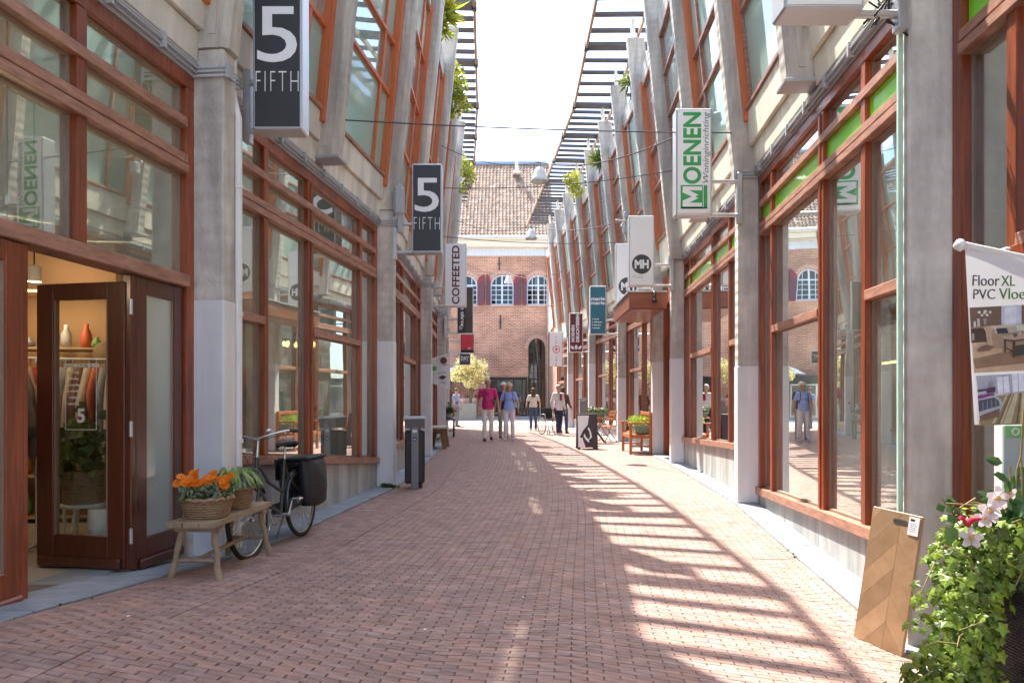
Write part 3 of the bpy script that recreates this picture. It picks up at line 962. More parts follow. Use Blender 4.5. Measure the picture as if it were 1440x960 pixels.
# ------------------------------------------------------------------ end building with the tiled roof
YB = 45.0
def Pz(px, py, d=YB): return P(px, py, d)
def endbuilding():
    e = thing("brick_town_house", "old brick house with pantile roof and striped shutters closing the end of the street", "building", (-1.5, 47, 0))
    xr_ = Pz(769, 500).x; xl_ = -9.0
    ze = Pz(700, 360).z          # top of the brick
    # the wall is built round its openings from slabs
    wins = [Pz(655, 429), Pz(706, 429), Pz(757, 429)]
    ww = .72
    wz0, wzs, = wins[0].z, Pz(0, 401).z
    wztop = Pz(0, 386).z
    arch_x0, arch_x1 = Pz(743, 0).x, Pz(767, 0).x
    shop_x0, shop_x1, shop_z = Pz(686, 0).x, Pz(741.5, 0).x, Pz(0, 531).z
    D = .55
    def slab(x0, x1, z0, z1, name="wall"):
        mb = MB(); mb.box((x0, YB, z0), (x1, YB+D, z1)); return obj(name, mb, M['oldbrick'], parent=e)
    bx = [wins[0].x-2.3*2, wins[0].x-2.3] + [w.x for w in wins]
    # horizontal bands
    slab(xl_, xr_, wztop+.02, ze)
    slab(xl_, arch_x0-.0, shop_z, wz0)
    slab(xl_, -3.4, 0, shop_z)
    slab(-3.4, shop_x0, 0, shop_z)
    slab(arch_x1, xr_, 0, wz0)
    azs = Pz(0, 490).z; azt = Pz(0, 476).z
    slab(arch_x0, arch_x1, azt, wz0)
    xs = [xl_]
    for c in bx: xs += [c-ww, c+ww]
    xs.append(xr_)
    for i in range(0, len(xs), 2):
        if xs[i+1] > xs[i]: slab(xs[i], xs[i+1], wz0, wztop+.02)
    # spandrels that close the round heads
    def roundhead(cx, hw, zs, zt, name):
        mb = MB(); n = 10; pts = []
        for k in range(n+1):
            t = math.pi*k/n; pts.append((cx - hw*math.cos(t), zs + (zt-zs)*math.sin(t)))
        for k in range(n):
            (xa, za), (xb, zb) = pts[k], pts[k+1]
            mb.hexa([(xa, YB, za), (xb, YB, zb), (xb, YB+D, zb), (xa, YB+D, za), (xa, YB, zt+.02), (xb, YB, zt+.02), (xb, YB+D, zt+.02), (xa, YB+D, zt+.02)])
        obj(name, mb, M['oldbrick'], parent=e)
        vs = MB()
        for k in range(n):
            t0 = math.pi*(k+.06)/n; t1 = math.pi*(k+.94)/n
            q = [(cx - (hw+r_)*math.cos(t), zs + (zt-zs+r_)*math.sin(t)) for r_ in (0.02, .24) for t in (t0, t1)]
            q = [q[0], q[1], q[3], q[2]]
            vs.hexa([(x, YB-.025, z) for x, z in q] + [(x, YB+.03, z) for x, z in q])
        obj("arch_stones", vs, M['archstone'], parent=e)
    for i, c in enumerate(bx):
        roundhead(c, ww, wzs, wztop, "wall")
        w = MB()
        t = .055
        w.box((c-ww, YB+.10, wz0), (c-ww+t, YB+.18, wzs)); w.box((c+ww-t, YB+.10, wz0), (c+ww, YB+.18, wzs))
        w.box((c-.05, YB+.09, wz0), (c+.05, YB+.17, wztop)); w.box((c-ww, YB+.08, wz0-.01), (c+ww, YB+.20, wz0+.09))
        w.box((c-ww, YB+.095, wzs-.04), (c+ww, YB+.17, wzs+.04))
        n = 12
        for k in range(n):
            t0 = math.pi*k/n; t1 = math.pi*(k+1)/n
            q = [(c - (ww-r_)*math.cos(tt), wzs + (wztop-wzs-r_)*math.sin(tt)) for r_ in (0, .09) for tt in (t0, t1)]
            q = [q[0], q[1], q[3], q[2]]
            w.hexa([(x, YB+.10, z) for x, z in q] + [(x, YB+.18, z) for x, z in q])
        wo_ = obj("window", w, M['winwhite'], parent=e)
        b = MB()
        for s_ in (-1, 1):
            b.box((c+s_*.38-.02, YB+.11, wz0), (c+s_*.38+.02, YB+.15, wztop-.12))
        for k in range(1, 4):
            z = wz0 + (wzs-wz0)*k/4 + .03
            b.box((c-ww, YB+.112, z-.018), (c+ww, YB+.148, z+.018))
        obj("glazing_bar", b, M['winwhite'], parent=wo_)
        p = MB(); p.box((c-ww+.02, YB+.125, wz0), (c+ww-.02, YB+.132, wztop-.02)); obj("pane", p, M['glass_far'], parent=wo_)
        s = MB(); s.box((c-ww-.08, YB-.07, wz0-.10), (c+ww+.08, YB+.2, wz0)); obj("sill", s, M['archstone'], parent=wo_)
        # shutters stand half open, striped dark red and black
        for s_ in (-1, 1):
            if s_ == 1 and i == len(bx)-1: continue
            hinge = Vector((c + s_*(ww+.03), YB-.02, 0)); ang = R(28 if s_ == -1 else 12)
            dr = Vector((s_*math.cos(ang), -math.sin(ang), 0)); nn = Vector((dr.y, -dr.x, 0))
            if nn.y > 0: nn = -nn
            wid = .44 if s_ == 1 else .26
            T = lambda u, m_, z, hinge=hinge, dr=dr, nn=nn: hinge + dr*u + nn*m_ + Vector((0, 0, z))
            sh = MB()
            top = lambda u: wzs + (wztop-wzs)*math.sqrt(max(0, 1-((ww-u*1.2)/ww)**2))*.0 + (wztop-wzs)*(.98-.5*(1-u/wid)**2 if s_ == 1 else .98-.5*(1-u/wid)**2)
            m_ = 6
            for k in range(m_):
                u0, u1 = wid*k/m_, wid*(k+1)/m_
                sh.hexa([T(u0, 0, wz0), T(u1, 0, wz0), T(u1, .05, wz0), T(u0, .05, wz0), T(u0, 0, top(u0)), T(u1, 0, top(u1)), T(u1, .05, top(u1)), T(u0, .05, top(u0))])
            so = obj("shutter", sh, M['shutterred'], parent=wo_)
            stp = MB(); h_ = wzs - wz0
            for k in range(7):
                za = wz0 + h_*k/6 - .14
                q = [(0, za), (wid, za+.32), (wid, za+.46), (0, za+.14)]
                q = [(u, clamp(z, wz0+.01, top(u)-.02)) for u, z in q]
                if abs(q[0][1]-q[3][1]) + abs(q[1][1]-q[2][1]) < .05: continue
                stp.hexa([T(u, .05, z) for u, z in q] + [T(u, .056, z) for u, z in q])
            obj("shutter_stripe", stp, M['shutterblack'], parent=so)
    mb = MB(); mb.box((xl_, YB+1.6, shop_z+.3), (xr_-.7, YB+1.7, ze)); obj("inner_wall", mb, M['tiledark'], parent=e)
    # gate arch with stone surround, dark passage behind
    roundhead((arch_x0+arch_x1)/2, (arch_x1-arch_x0)/2, azs, azt, "wall")
    gx0, gx1 = arch_x0, arch_x1
    mb = MB(); mb.box((gx0-.0, YB+.35, 0), (gx1, YB+.40, azt)); gate = obj("gate_glazing", mb, M['glass_far'], parent=e)
    mb = MB()
    for x in (gx0+.02, gx0+.32, (gx0+gx1)/2+.1, gx1-.08): mb.box((x, YB+.28, 0), (x+.07, YB+.34, azt-.05))
    for z in (2.45, 3.6): mb.box((gx0, YB+.285, z), (gx1, YB+.335, z+.08))
    obj("gate_frame", mb, M['dark'], parent=gate)
    mb = MB(); mb.box((gx0, YB+1.8, 0), (gx1+.1, YB+1.9, azt)); obj("passage_wall", mb, M['oldbrick'], parent=e)
    # glazed shop at the foot
    mb = MB(); mb.box((shop_x0, YB+.40, .35), (shop_x1, YB+.42, shop_z-.08)); g = obj("shop_glazing", mb, M['glass_far'], parent=e)
    mb = MB()
    for x in (shop_x0, shop_x0+.78, shop_x0+1.6, shop_x1-.36, shop_x1-.08): mb.box((x, YB+.30, .0), (x+.07, YB+.40, shop_z-.06))
    mb.box((shop_x0, YB+.29, shop_z-.10), (shop_x1, YB+.43, shop_z-.003)); mb.box((shop_x0, YB+.29, .0), (shop_x1, YB+.40, .22))
    mb.box((shop_x0, YB-.15, shop_z-.03), (shop_x1+.1, YB+.1, shop_z+.04))
    obj("shop_frame", mb, M['dark'], parent=g)
    for (x0, x1, z0, z1, m_) in ((-1.2, -.55, .3, 2.0, 'signwhite'), (-.45, -.15, .3, 1.6, 'film'), (0.1, .5, .2, 1.5, 'shutterred')):
        mb = MB(); mb.box((x0, YB+.9, z0), (x1, YB+1.2, z1)); obj("display_board", mb, M[m_], parent=e)
    mb = MB(); mb.box((shop_x0-1, YB+3.2, 0), (shop_x1+1, YB+3.3, 2.6)); obj("inner_wall", mb, M['roomwall'], parent=e)
    # wall anchors
    for (px, a, b) in ((703.5, 443, 463), (702, 362, 380)):
        mb = MB(); q = Pz(px, a); r_ = Pz(px, b); mb.box((q.x-.035, YB-.05, r_.z), (q.x+.035, YB-.005, q.z)); mb.box((q.x-.09, YB-.045, (q.z+r_.z)/2-.03), (q.x+.09, YB-.008, (q.z+r_.z)/2+.03))
        obj("wall_anchor", mb, M['dark'], parent=e)
    # white panelled band, cornice and gutter
    z0, z1, z2, z3 = Pz(0, 360).z, Pz(0, 349).z, Pz(0, 339.5).z, Pz(0, 337).z
    mb = MB(); mb.box((xl_, YB-.06, z0), (xr_-.02, YB+D, z1)); band = obj("white_band", mb, M['bandgrey'], parent=e)
    mb = MB()
    x = xl_
    while x < xr_: mb.box((x, YB-.075, z0+.01), (x+.03, YB-.06, z1-.01)); x += .23
    obj("band_joint", mb, M['greymetal'], parent=band)
    mb = MB(); mb.bevbox((xl_, YB-.42, z1), (xr_+.1, YB+D, z2), .03); mb.bevbox((xl_, YB-.50, z2), (xr_+.15, YB+D, z3+.02), .02); obj("cornice", mb, M['cornice'], parent=e)
    mb = MB(); mb.tube([(xl_, YB-.50, z3+.06), (xr_+.15, YB-.50, z3+.06)], .09, 8); obj("gutter", mb, M['greymetal'], parent=e)
    mb = MB(); mb.tube([(xr_+.06, YB-.45, z3), (xr_+.06, YB-.10, z1-.3), (xr_+.06, YB-.10, .05)], .075, 8); obj("downpipe", mb, M['pipe'], parent=e)
    # roof
    ridge = P(0, 231, 50.0); eave = Vector((0, YB-.42, z3+.10))
    sl = Vector((0, ridge.y-eave.y, ridge.z-eave.z)); ln = sl.length; sd = sl/ln; nn = Vector((0, -sd.z, sd.y))
    mb = MB(); mb.add([(xl_-.2, eave.y, eave.z-.05), (xr_+.25, eave.y, eave.z-.05), (xr_+.25, ridge.y, ridge.z-.05), (xl_-.2, ridge.y, ridge.z-.05)], [(0, 1, 2, 3)])
    mb.add([(xl_-.2, 55.2, eave.z), (xr_+.25, 55.2, eave.z), (xr_+.25, ridge.y, ridge.z-.05), (xl_-.2, ridge.y, ridge.z-.05)], [(0, 1, 2, 3)])
    roof = obj("roof", mb, M['tiledark'], parent=e)
    mb = MB(); tw, th = .232, .30
    prof = [(0, .0), (.03, -.010), (.075, -.022), (.12, -.010), (.15, .022), (.185, .045), (.215, .030), (.232, .0)]
    nrow = int(ln/th); x = xl_-.2
    rng = random.Random(2)
    while x < xr_+.2:
        for r_ in range(nrow+1):
            a0 = r_*th; a1 = min(a0+th+.03, ln+.03); l0, l1 = .048, .010
            dx = rng.uniform(-.006, .006); dz = rng.uniform(-.006, .006)
            vs = []
            for (a, lf) in ((a0, l0), (a1, l1)):
                for (px_, pz_) in prof:
                    p = eave + sd*a + nn*(pz_ + lf + dz); vs.append((x+px_+dx, p.y, p.z))
            for (px_, pz_) in prof:
                p = eave + sd*a0 + nn*(pz_ + l0 - .035 + dz); vs.append((x+px_+dx, p.y, p.z))
            n = len(prof)
            mb.add(vs, [(i, i+1, n+i+1, n+i) for i in range(n-1)] + [(2*n+i, 2*n+i+1, i+1, i) for i in range(n-1)])
        x += tw
    tm = mesh_of(mb, "roof_tiles", M['tile'], fixn=False); add_tint(tm, .72, 1.2, .08, per=24)
    obj("roof_tiles", tm, None, parent=roof, kind='stuff')
    mb = MB(); mb.tube([(xl_-.2, ridge.y, ridge.z+.06), (xr_+.25, ridge.y, ridge.z+.06)], .17, 8); obj("ridge_capping", mb, M['ridge'], parent=roof)
    v = P(726.5, 243, 49.0); v2 = P(726.5, 219, 49.0)
    mb = MB(); mb.tube([v, v2], .11, 8); mb.lathe([(.11, 0), (.17, .02), (.17, .12), (.08, .2), (0, .2)], v2, 8); mb.bevbox((v.x-.25, v.y-.45, v.z-.12), (v.x+.25, v.y+.15, v.z+.02), .02)
    obj("vent_pipe", mb, M['white'], parent=roof)
    # side and back walls
    mb = MB(); mb.box((xr_-D, YB+D, 0), (xr_, 55, ze)); obj("wall", mb, M['oldbrick'], parent=e)
    # low side wall that links the house with the right hand row
    s2 = thing("brick_side_wall", "dark brick garden wall between the last right shop and the gate of the brick house", "wall", (2.4, 40, 0))
    mb = MB(); mb.box((2.32, 35.0, 0), (2.75, 45.05, 5.2)); obj("wall", mb, M['oldbrick'], parent=s2)
    mb = MB(); mb.bevbox((2.26, 34.95, 5.2), (2.81, 45.1, 5.32), .02); obj("coping", mb, M['archstone'], parent=s2)
M['archstone'] = surf("arch_brick", (.42, .27, .20), .8, .15, 5)
M['winwhite'] = surf("window_white", (.48, .53, .60), .5, .04)
M['shutterred'] = surf("shutter_red", (.16, .012, .022), .5, .15)
M['shutterblack'] = surf("shutter_black", (.05, .03, .05), .5, .15)
M['cornice'] = surf("cream_cornice", (.52, .47, .36), .6, .05)
M['bandgrey'] = surf("band_grey_white", (.46, .49, .52), .6, .05)
M['pipe'] = surf("brown_downpipe", (.34, .24, .20), .6, .15)
M['tile'] = surf("pantile", (.22, .14, .10), .8, .2, 2, attr="tint", col2=(.34, .25, .19))
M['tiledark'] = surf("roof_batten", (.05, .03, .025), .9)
M['ridge'] = surf("blue_ridge", (.16, .24, .36), .6, .1)
endbuilding()

# low white steps along the foot of the brick house, in full sun
mb = MB(); mb.bevbox((-9, 43.6, 0), (3.0, 45.0-.16, .13), .02); obj("pavement", mb, M['white_step'] if 'white_step' in M else M['kerb'], kind='structure')

# ------------------------------------------------------------------ signs on the facades
def sign_box(name, label, px0, px1, py0, py1, d, face, depth=.16, frame='alu', side='L', arms=True, group='box signs hung from the pillars', arm_to=None, wid=.012):
    a = P(px0, py0, d); b = P(px1, py1, d)
    x0, x1, z1, z0 = a.x, b.x, a.z, b.z
    c = Vector(((x0+x1)/2, d+depth/2, z0))
    t = thing(name, label, "sign", c, group=group)
    mb = MB(); mb.bevbox((x0, d, z0), (x1, d+depth, z1), .012); body = obj("sign_case", mb, M[frame], parent=t)
    mb = MB(); mb.box((x0+wid*1.6, d-.004, z0+wid*1.8), (x1-wid*1.6, d+.01, z1-wid*1.8)); f = obj("sign_face", mb, face, parent=t)
    mb = MB(); mb.box((x0+wid*1.6, d+depth-.01, z0+wid*1.8), (x1-wid*1.6, d+depth+.004, z1-wid*1.8)); obj("sign_face", mb, face, parent=t)
    if arms:
        for z in ((z0+.10, z0+.50) if side else ()):
            xa = (x1-.01) if side == 'R' else (x0+.01)
            xb = (xr(d)-.22) if side == 'R' else (xl(d)+.22)
            if arm_to is not None: xb = arm_to
            mb = MB(); mb.tube([(xa, d+depth/2, z-.08), (xb, d+depth/2, z-.08)], .024, 10)
            obj("bracket_arm", mb, M['metal'], parent=t)
        xb2 = xb
        mb = MB(); mb.bevbox((xb2-.03, d+depth/2-.04, z0-.08), (xb2+.03, d+depth/2+.04, z0+.52), .006)
        obj("bracket_plate", mb, M['metal'], parent=t)
    return t, f, x0, x1, z0, z1, d - .005

def TX(x, y, z, rot=0.0):          # lettering plane facing down the street, towards the reader
    return Matrix.Translation((x, y, z)) @ Matrix.Rotation(math.pi/2, 4, 'X') @ Matrix.Rotation(rot, 4, 'Z')

lite = M['signwhite']
def fifth(label, px0, px1, py0, py1, d, arm):
    t, f, x0, x1, z0, z1, y = sign_box("hanging_sign", label, px0, px1, py0, py1, d, M['black'], .20, arm_to=arm)
    w = x1-x0; xc = (x0+x1)/2
    text("digit", "5", .5, lite, TX(xc, y, z0+w*1.90), t, bold=.002, fit=(w*.80, w*1.12))
    text("lettering", "FIFTH", .5, lite, TX(xc, y, z0+w*.96), t, bold=-.012, space=1.25, fit=(w*.86, w*.40))
fifth("nearest black 5 FIFTH box sign, hanging over the basket bench and the parked bicycle", 355, 425, -60, 182, 5.75, -2.17)
fifth("smaller black 5 FIFTH box sign farther along, hanging beside the COFFEETED sign", 579, 621.5, 230, 355, 9.95, -1.66)

t, f, x0, x1, z0, z1, y = sign_box("hanging_sign", "pale box sign lettered COFFEETED in maroon reading upwards", 625, 655.5, 342, 431, 15.3, lite, .18)
text("lettering", "COFFEETED", .235, surf("maroon_letter", (.13, .02, .035), .5), TX(x0+.243, y, (z0+z1)/2, math.pi/2), t, bold=.006, fit=(1.26, .165))
t, f, x0, x1, z0, z1, y = sign_box("hanging_sign", "black two column box sign above the small red sign on the left row", 643, 665.5, 403, 469, 20.4, M['black'], .16)
text("lettering", "RUIJS LEO", .17, lite, TX(x0+.15, y, z0+.62, math.pi/2), t, bold=.006, fit=(.80, .10))
text("lettering", "fr", .16, lite, TX(x0+.11, y-.0, z0+.16), t, bold=.001)
mb = MB(); mb.box((x0+.24, y-.008, z0+.03), (x0+.255, y, z1-.03)); mb.box((x0+.26, y-.006, z0+.03), (x1-.02, y+.001, z1-.03)); obj("picture_strip", mb, surf("brown_print", (.10, .075, .06), .5, .4, 3), parent=t)
t, f, x0, x1, z0, z1, y = sign_box("hanging_sign", "small plain red sign with a dark foot hanging above the DAY sign", 648, 666, 470, 496, 25.0, surf("sign_red", (.72, .055, .085), .4), .14, frame='black')
mb = MB(); mb.box((x0+.02, y-.006, z0+.02), (x1-.02, y, z0+.11)); obj("foot_strip", mb, M['black'], parent=t)
for q in range(3):
    mb = MB(); mb.box((x0+.25+q*.04, y-.005, z0+.14), (x0+.275+q*.04, y, z0+.18+.015*(q % 2))); obj("emblem", mb, lite, parent=t)
t, f, x0, x1, z0, z1, y = sign_box("hanging_sign", "small grey sign lettered DAY, lowest of the signs on the left row", 646, 661.5, 496.5, 513, 27.5, surf("sign_slate", (.07, .085, .10), .45), .12)
text("lettering", "DAY", .19, lite, TX((x0+x1)/2, y, z0+.26), t, bold=.006, fit=(.31, .16))
mb = MB(); mb.box((x0+.06, y-.004, z0+.13), (x1-.06, y, z0+.14)); obj("rule", mb, lite, parent=t)

green = surf("sign_green", (.035, .36, .10), .4)
gtext = surf("grey_letter", (.16, .19, .22), .5)
t, f, x0, x1, z0, z1, y = sign_box("hanging_sign", "large white box sign lettered MOENEN in green, on the second right pillar", 951, 1001, 152, 302, 8.35, lite, .20, side='R')
w = x1-x0; h = z1-z0
mb = MB(); mb.box((x0+.05, y-.004, z0+.07), (x0+.31, y, z0+.345)); mb.box((x0+.32, y-.004, z0+.07), (x0+.362, y, z0+.345)); mb.box((x0+.05, y-.004, z0+.07), (x0+.362, y-.001, z0+.085)); obj("green_block", mb, green, parent=t)
mp_ = [(0, 0), (.20, 0), (.20, 1), (.18, 1), (.5, .42), (.82, 1), (.80, 1), (.80, 0), (1, 0), (1, 1), (.74, 1), (.5, .60), (.26, 1), (0, 1)]
for poly in ([(0, 0), (.19, 0), (.19, 1), (0, 1)], [(.81, 0), (1, 0), (1, 1), (.81, 1)], [(.19, 1), (.19, .66), (.42, .18), (.5, .36), (.5, .52), (.30, 1)], [(.81, 1), (.81, .66), (.58, .18), (.5, .36), (.5, .52), (.70, 1)]):
    mb = MB(); mb.prism([(-.5+a_, -.5+b_) for a_, b_ in poly], -.0095, -.005, lambda a_, b_, d_: (x0+.185 - b_*.225, y+d_, z0+.21 + a_*.235)); obj("lettering", mb, lite, parent=t)
text("lettering", "OENEN", .315, green, TX(x0+.185, y, z0+.36, math.pi/2), t, bold=.009, fit=(.84, .215), align='LEFT')
text("lettering", "Woninginrichting", .135, gtext, TX(x0+.355, y, z0+.375, math.pi/2), t, bold=.0, shear=.25, align='LEFT', fit=(.83, .085))
t, f, x0, x1, z0, z1, y = sign_box("hanging_sign", "white box sign high on the nearest right pillar, only its underside in view", 1103, 1216, -310, 12, 4.0, lite, .20, side='R', arm_to=2.24)
circ = surf("sign_charcoal", (.045, .048, .06), .45)
def disc(x, y, z, r, mat, parent, name="disc", r0=0.0):
    mb = MB(); n = 28
    if r0 == 0: mb.prism([(r*math.cos(2*math.pi*k/n), r*math.sin(2*math.pi*k/n)) for k in range(n)], 0, .004, lambda a, b, d_: (x+a, y-d_, z+b))
    else:
        for k in range(n):
            t0, t1 = 2*math.pi*k/n, 2*math.pi*(k+1)/n
            q = [(r0*math.cos(t0), r0*math.sin(t0)), (r*math.cos(t0), r*math.sin(t0)), (r*math.cos(t1), r*math.sin(t1)), (r0*math.cos(t1), r0*math.sin(t1))]
            mb.hexa([(x+a, y, z+b) for a, b in q] + [(x+a, y-.004, z+b) for a, b in q])
    return obj(name, mb, mat, parent=parent)
for (lab, a, b, c_, d_, dd) in (("white box sign with a round dark MH emblem, in front of the brown canopy", 884.5, 920, 303, 402, 13.5),
                                ("white MH box sign half hidden behind its nearer twin over the brown canopy", 866, 899, 342, 431, 15.9)):
    t, f, x0, x1, z0, z1, y = sign_box("hanging_sign", lab, a, b, c_, d_, dd, lite, .18, side='R')
    w = x1-x0; xc = (x0+x1)/2
    disc(xc, y, z0+w*.86, w*.385, circ, t, "emblem_disc")
    text("lettering", "MH", w*.50, lite, TX(xc, y-.006, z0+w*.86), t, bold=.012, fit=(w*.56, w*.35))
    text("lettering", "MUZE", w*.13, surf("faint_letter", (.42, .44, .48), .5), TX(xc-w*.16, y, z0+w*.36), t, bold=-.001, fit=(w*.40, w*.10))
teal = surf("sign_teal", (.018, .17, .25), .4)
t, f, x0, x1, z0, z1, y = sign_box("hanging_sign", "teal box sign with white lettering between the maroon and MH signs", 829.5, 852.5, 402, 470, 20.5, teal, .16, frame='white', side='R')
xc = (x0+x1)/2
text("lettering", "marie", .15, lite, TX(xc, y, z1-.37), t, bold=.006, fit=(.40, .10)); text("lettering", "marie", .15, lite, TX(xc, y, z1-.49), t, bold=.006, fit=(.40, .10))
for q, s_ in enumerate(("mode", "schoenen", "sieraden", "wonen")):
    text("lettering", "+ "+s_, .062, lite, TX(x0+.06, y, z0+.44-q*.085), t, bold=.002, align='LEFT')
mar = surf("sign_maroon", (.16, .012, .028), .4)
t, f, x0, x1, z0, z1, y = sign_box("hanging_sign", "maroon box sign lettered MOENEN DELICATESSEN in two upright lines", 801, 819.5, 440, 495, 25.3, mar, .16, frame='white', side='R')
text("lettering", "MOENEN", .155, lite, TX(x0+.12, y, z0+.36, math.pi/2), t, bold=.008, fit=(.60, .11), align='LEFT')
text("lettering", "DELICATESSEN", .135, lite, TX(x0+.285, y, z0+.36, math.pi/2), t, bold=.008, fit=(.98, .12), align='LEFT')
xc = (x0+x1)/2
for sgn in (-1, 0, 1):
    mb = MB(); mb.prism([(-.035, 0), (.035, 0), (.06, .1), (0, .17), (-.06, .1)], 0, .004, lambda a, b, d_: (xc+sgn*.11 + a + sgn*b*.35, y-d_, z0+.10+b*(1 if sgn == 0 else .85))); obj("emblem_petal", mb, lite, parent=t)
t, f, x0, x1, z0, z1, y = sign_box("hanging_sign", "narrow white box sign with a red cross in a ring, farthest on the right", 773.5, 791, 466, 515, 30.1, lite, .16, side='R')
redm = surf("cross_red", (.65, .03, .05), .45)
xc = (x0+x1)/2; zc_ = (z0+z1)/2 - .02
disc(xc, y, zc_, .155, redm, t, "ring", r0=.125)
mb = MB(); mb.box((xc-.07, y-.006, zc_-.02), (xc+.07, y-.001, zc_+.02)); mb.box((xc-.02, y-.007, zc_-.07), (xc+.02, y-.001, zc_+.07)); obj("cross", mb, redm, parent=t)
for k_, ch_ in enumerate("ALHLTBAB"): text("lettering", ch_, .10, gtext, TX(xc, y, z1-.22-.125*k_ - (.36 if k_ > 3 else 0)), t, fit=(.07, .07))

# ------------------------------------------------------------------ brown entrance canopy on the right row
def brown_canopy():
    t = thing("entrance_canopy", "brown boarded box canopy over the shop entrance beneath the two white MH signs", "canopy", (2.9, 15.2, 3.0))
    T = lambda x, y, z: Vector((x, y, z))
    mb = MB(); z0, z1 = 3.02, 3.33
    c = [(2.30, 13.95), (3.04, 13.95), (3.10, 16.5), (2.36, 16.5)]
    mb.hexa([(x, y, z0) for x, y in c] + [(x, y, z1) for x, y in c]); obj("fascia_box", mb, M['canopywood'], parent=t)
    mb = MB(); mb.hexa([(x+dx, y+dy, z1+.003) for (x, y), dx, dy in zip(c, (-.03, .0, 0, -.03), (-.03, -.03, .03, .03))] + [(x+dx, y+dy, z1+.03) for (x, y), dx, dy in zip(c, (-.03, .0, 0, -.03), (-.03, -.03, .03, .03))])
    obj("zinc_edge", mb, M['greymetal'], parent=t)
    for k in range(6):
        y0 = 14.0 + k*.41
        mb = MB(); mb.box((2.36, y0, z0-.018), (3.02, y0+.385, z0-.002)); obj("soffit_board", mb, M['wood'], parent=t)
    mb = MB(); mb.tube([(2.78, 13.92, 3.33), (2.78, 13.86, 3.30), (2.78, 13.86, 3.18)], .03, 8); mb.ball((2.78, 13.86, 3.15), .05); obj("lantern", mb, M['dark'], parent=t)
M['canopywood'] = surf("canopy_wood", (.23, .065, .03), .45, .3, 4, (.6, .6, 5), coat=.2)
brown_canopy()

# glass side screens that stand against the nearest right pillar and the nearest left pillar
M['glassedge'] = surf("green_glass_edge", (.50, .70, .60), .2, .05)
def edge_strip(px, d, z0, z1, name, lab, mat, w=.035, dx=0):
    p = P(px, 500, d)
    mb = MB(); mb.bevbox((p.x, d, z0), (p.x+w, d+.03, z1), .006)
    return obj(name, mb, mat, parent=bR if px > 720 else bL, label=lab)
edge_strip(1264, 4.15, .35, 3.88, "glass_edge", "pale green glass edge strip beside the pillar", M['glassedge'], .028)
# white downpipe on the street side of the first left pillar
mb = MB(); mb.tube([(-2.16, 5.60, .08), (-2.16, 5.60, 3.45), (-2.20, 5.6, 3.62), (-2.20, 5.6, 9.0)], .034, 10)
for z in (.9, 1.9, 2.9): mb.tube([(-2.16, 5.6, z), (-2.16, 5.6, z+.03)], .042, 10)
dp = obj("downpipe", mb, M['white'], parent=bL)
mb = MB(); mb.bevbox((1.03-2.64, 9.93, 3.56), (1.11-2.64, 10.02, 4.25), .02); mb.bevbox((-1.66, 9.9, 3.8), (-1.50, 9.99, 4.22), .04); obj("junction_box", mb, M['greymetal'], parent=bL)

# ------------------------------------------------------------------ cloth banners
def print_mat(name, cols):
    """flat print: noise blotches in several colours"""
    m, t, out = new_mat(name); n = t.nodes; l = t.links.new
    b = n.new("ShaderNodeBsdfPrincipled"); b.inputs['Roughness'].default_value = .6
    tcn = n.new("ShaderNodeTexCoord"); nn = n.new("ShaderNodeTexNoise"); nn.inputs['Scale'].default_value = 9; nn.inputs['Detail'].default_value = 4
    l(tcn.outputs['Object'], nn.inputs['Vector'])
    r = n.new("ShaderNodeValToRGB")
    while len(r.color_ramp.elements) < len(cols): r.color_ramp.elements.new(.5)
    for i, c in enumerate(cols): r.color_ramp.elements[i].position = .3 + .4*i/(len(cols)-1); r.color_ramp.elements[i].color = (*c, 1)
    l(nn.outputs[0], r.inputs[0]); l(r.outputs[0], b.inputs['Base Color']); l(b.outputs[0], out.inputs[0]); return m

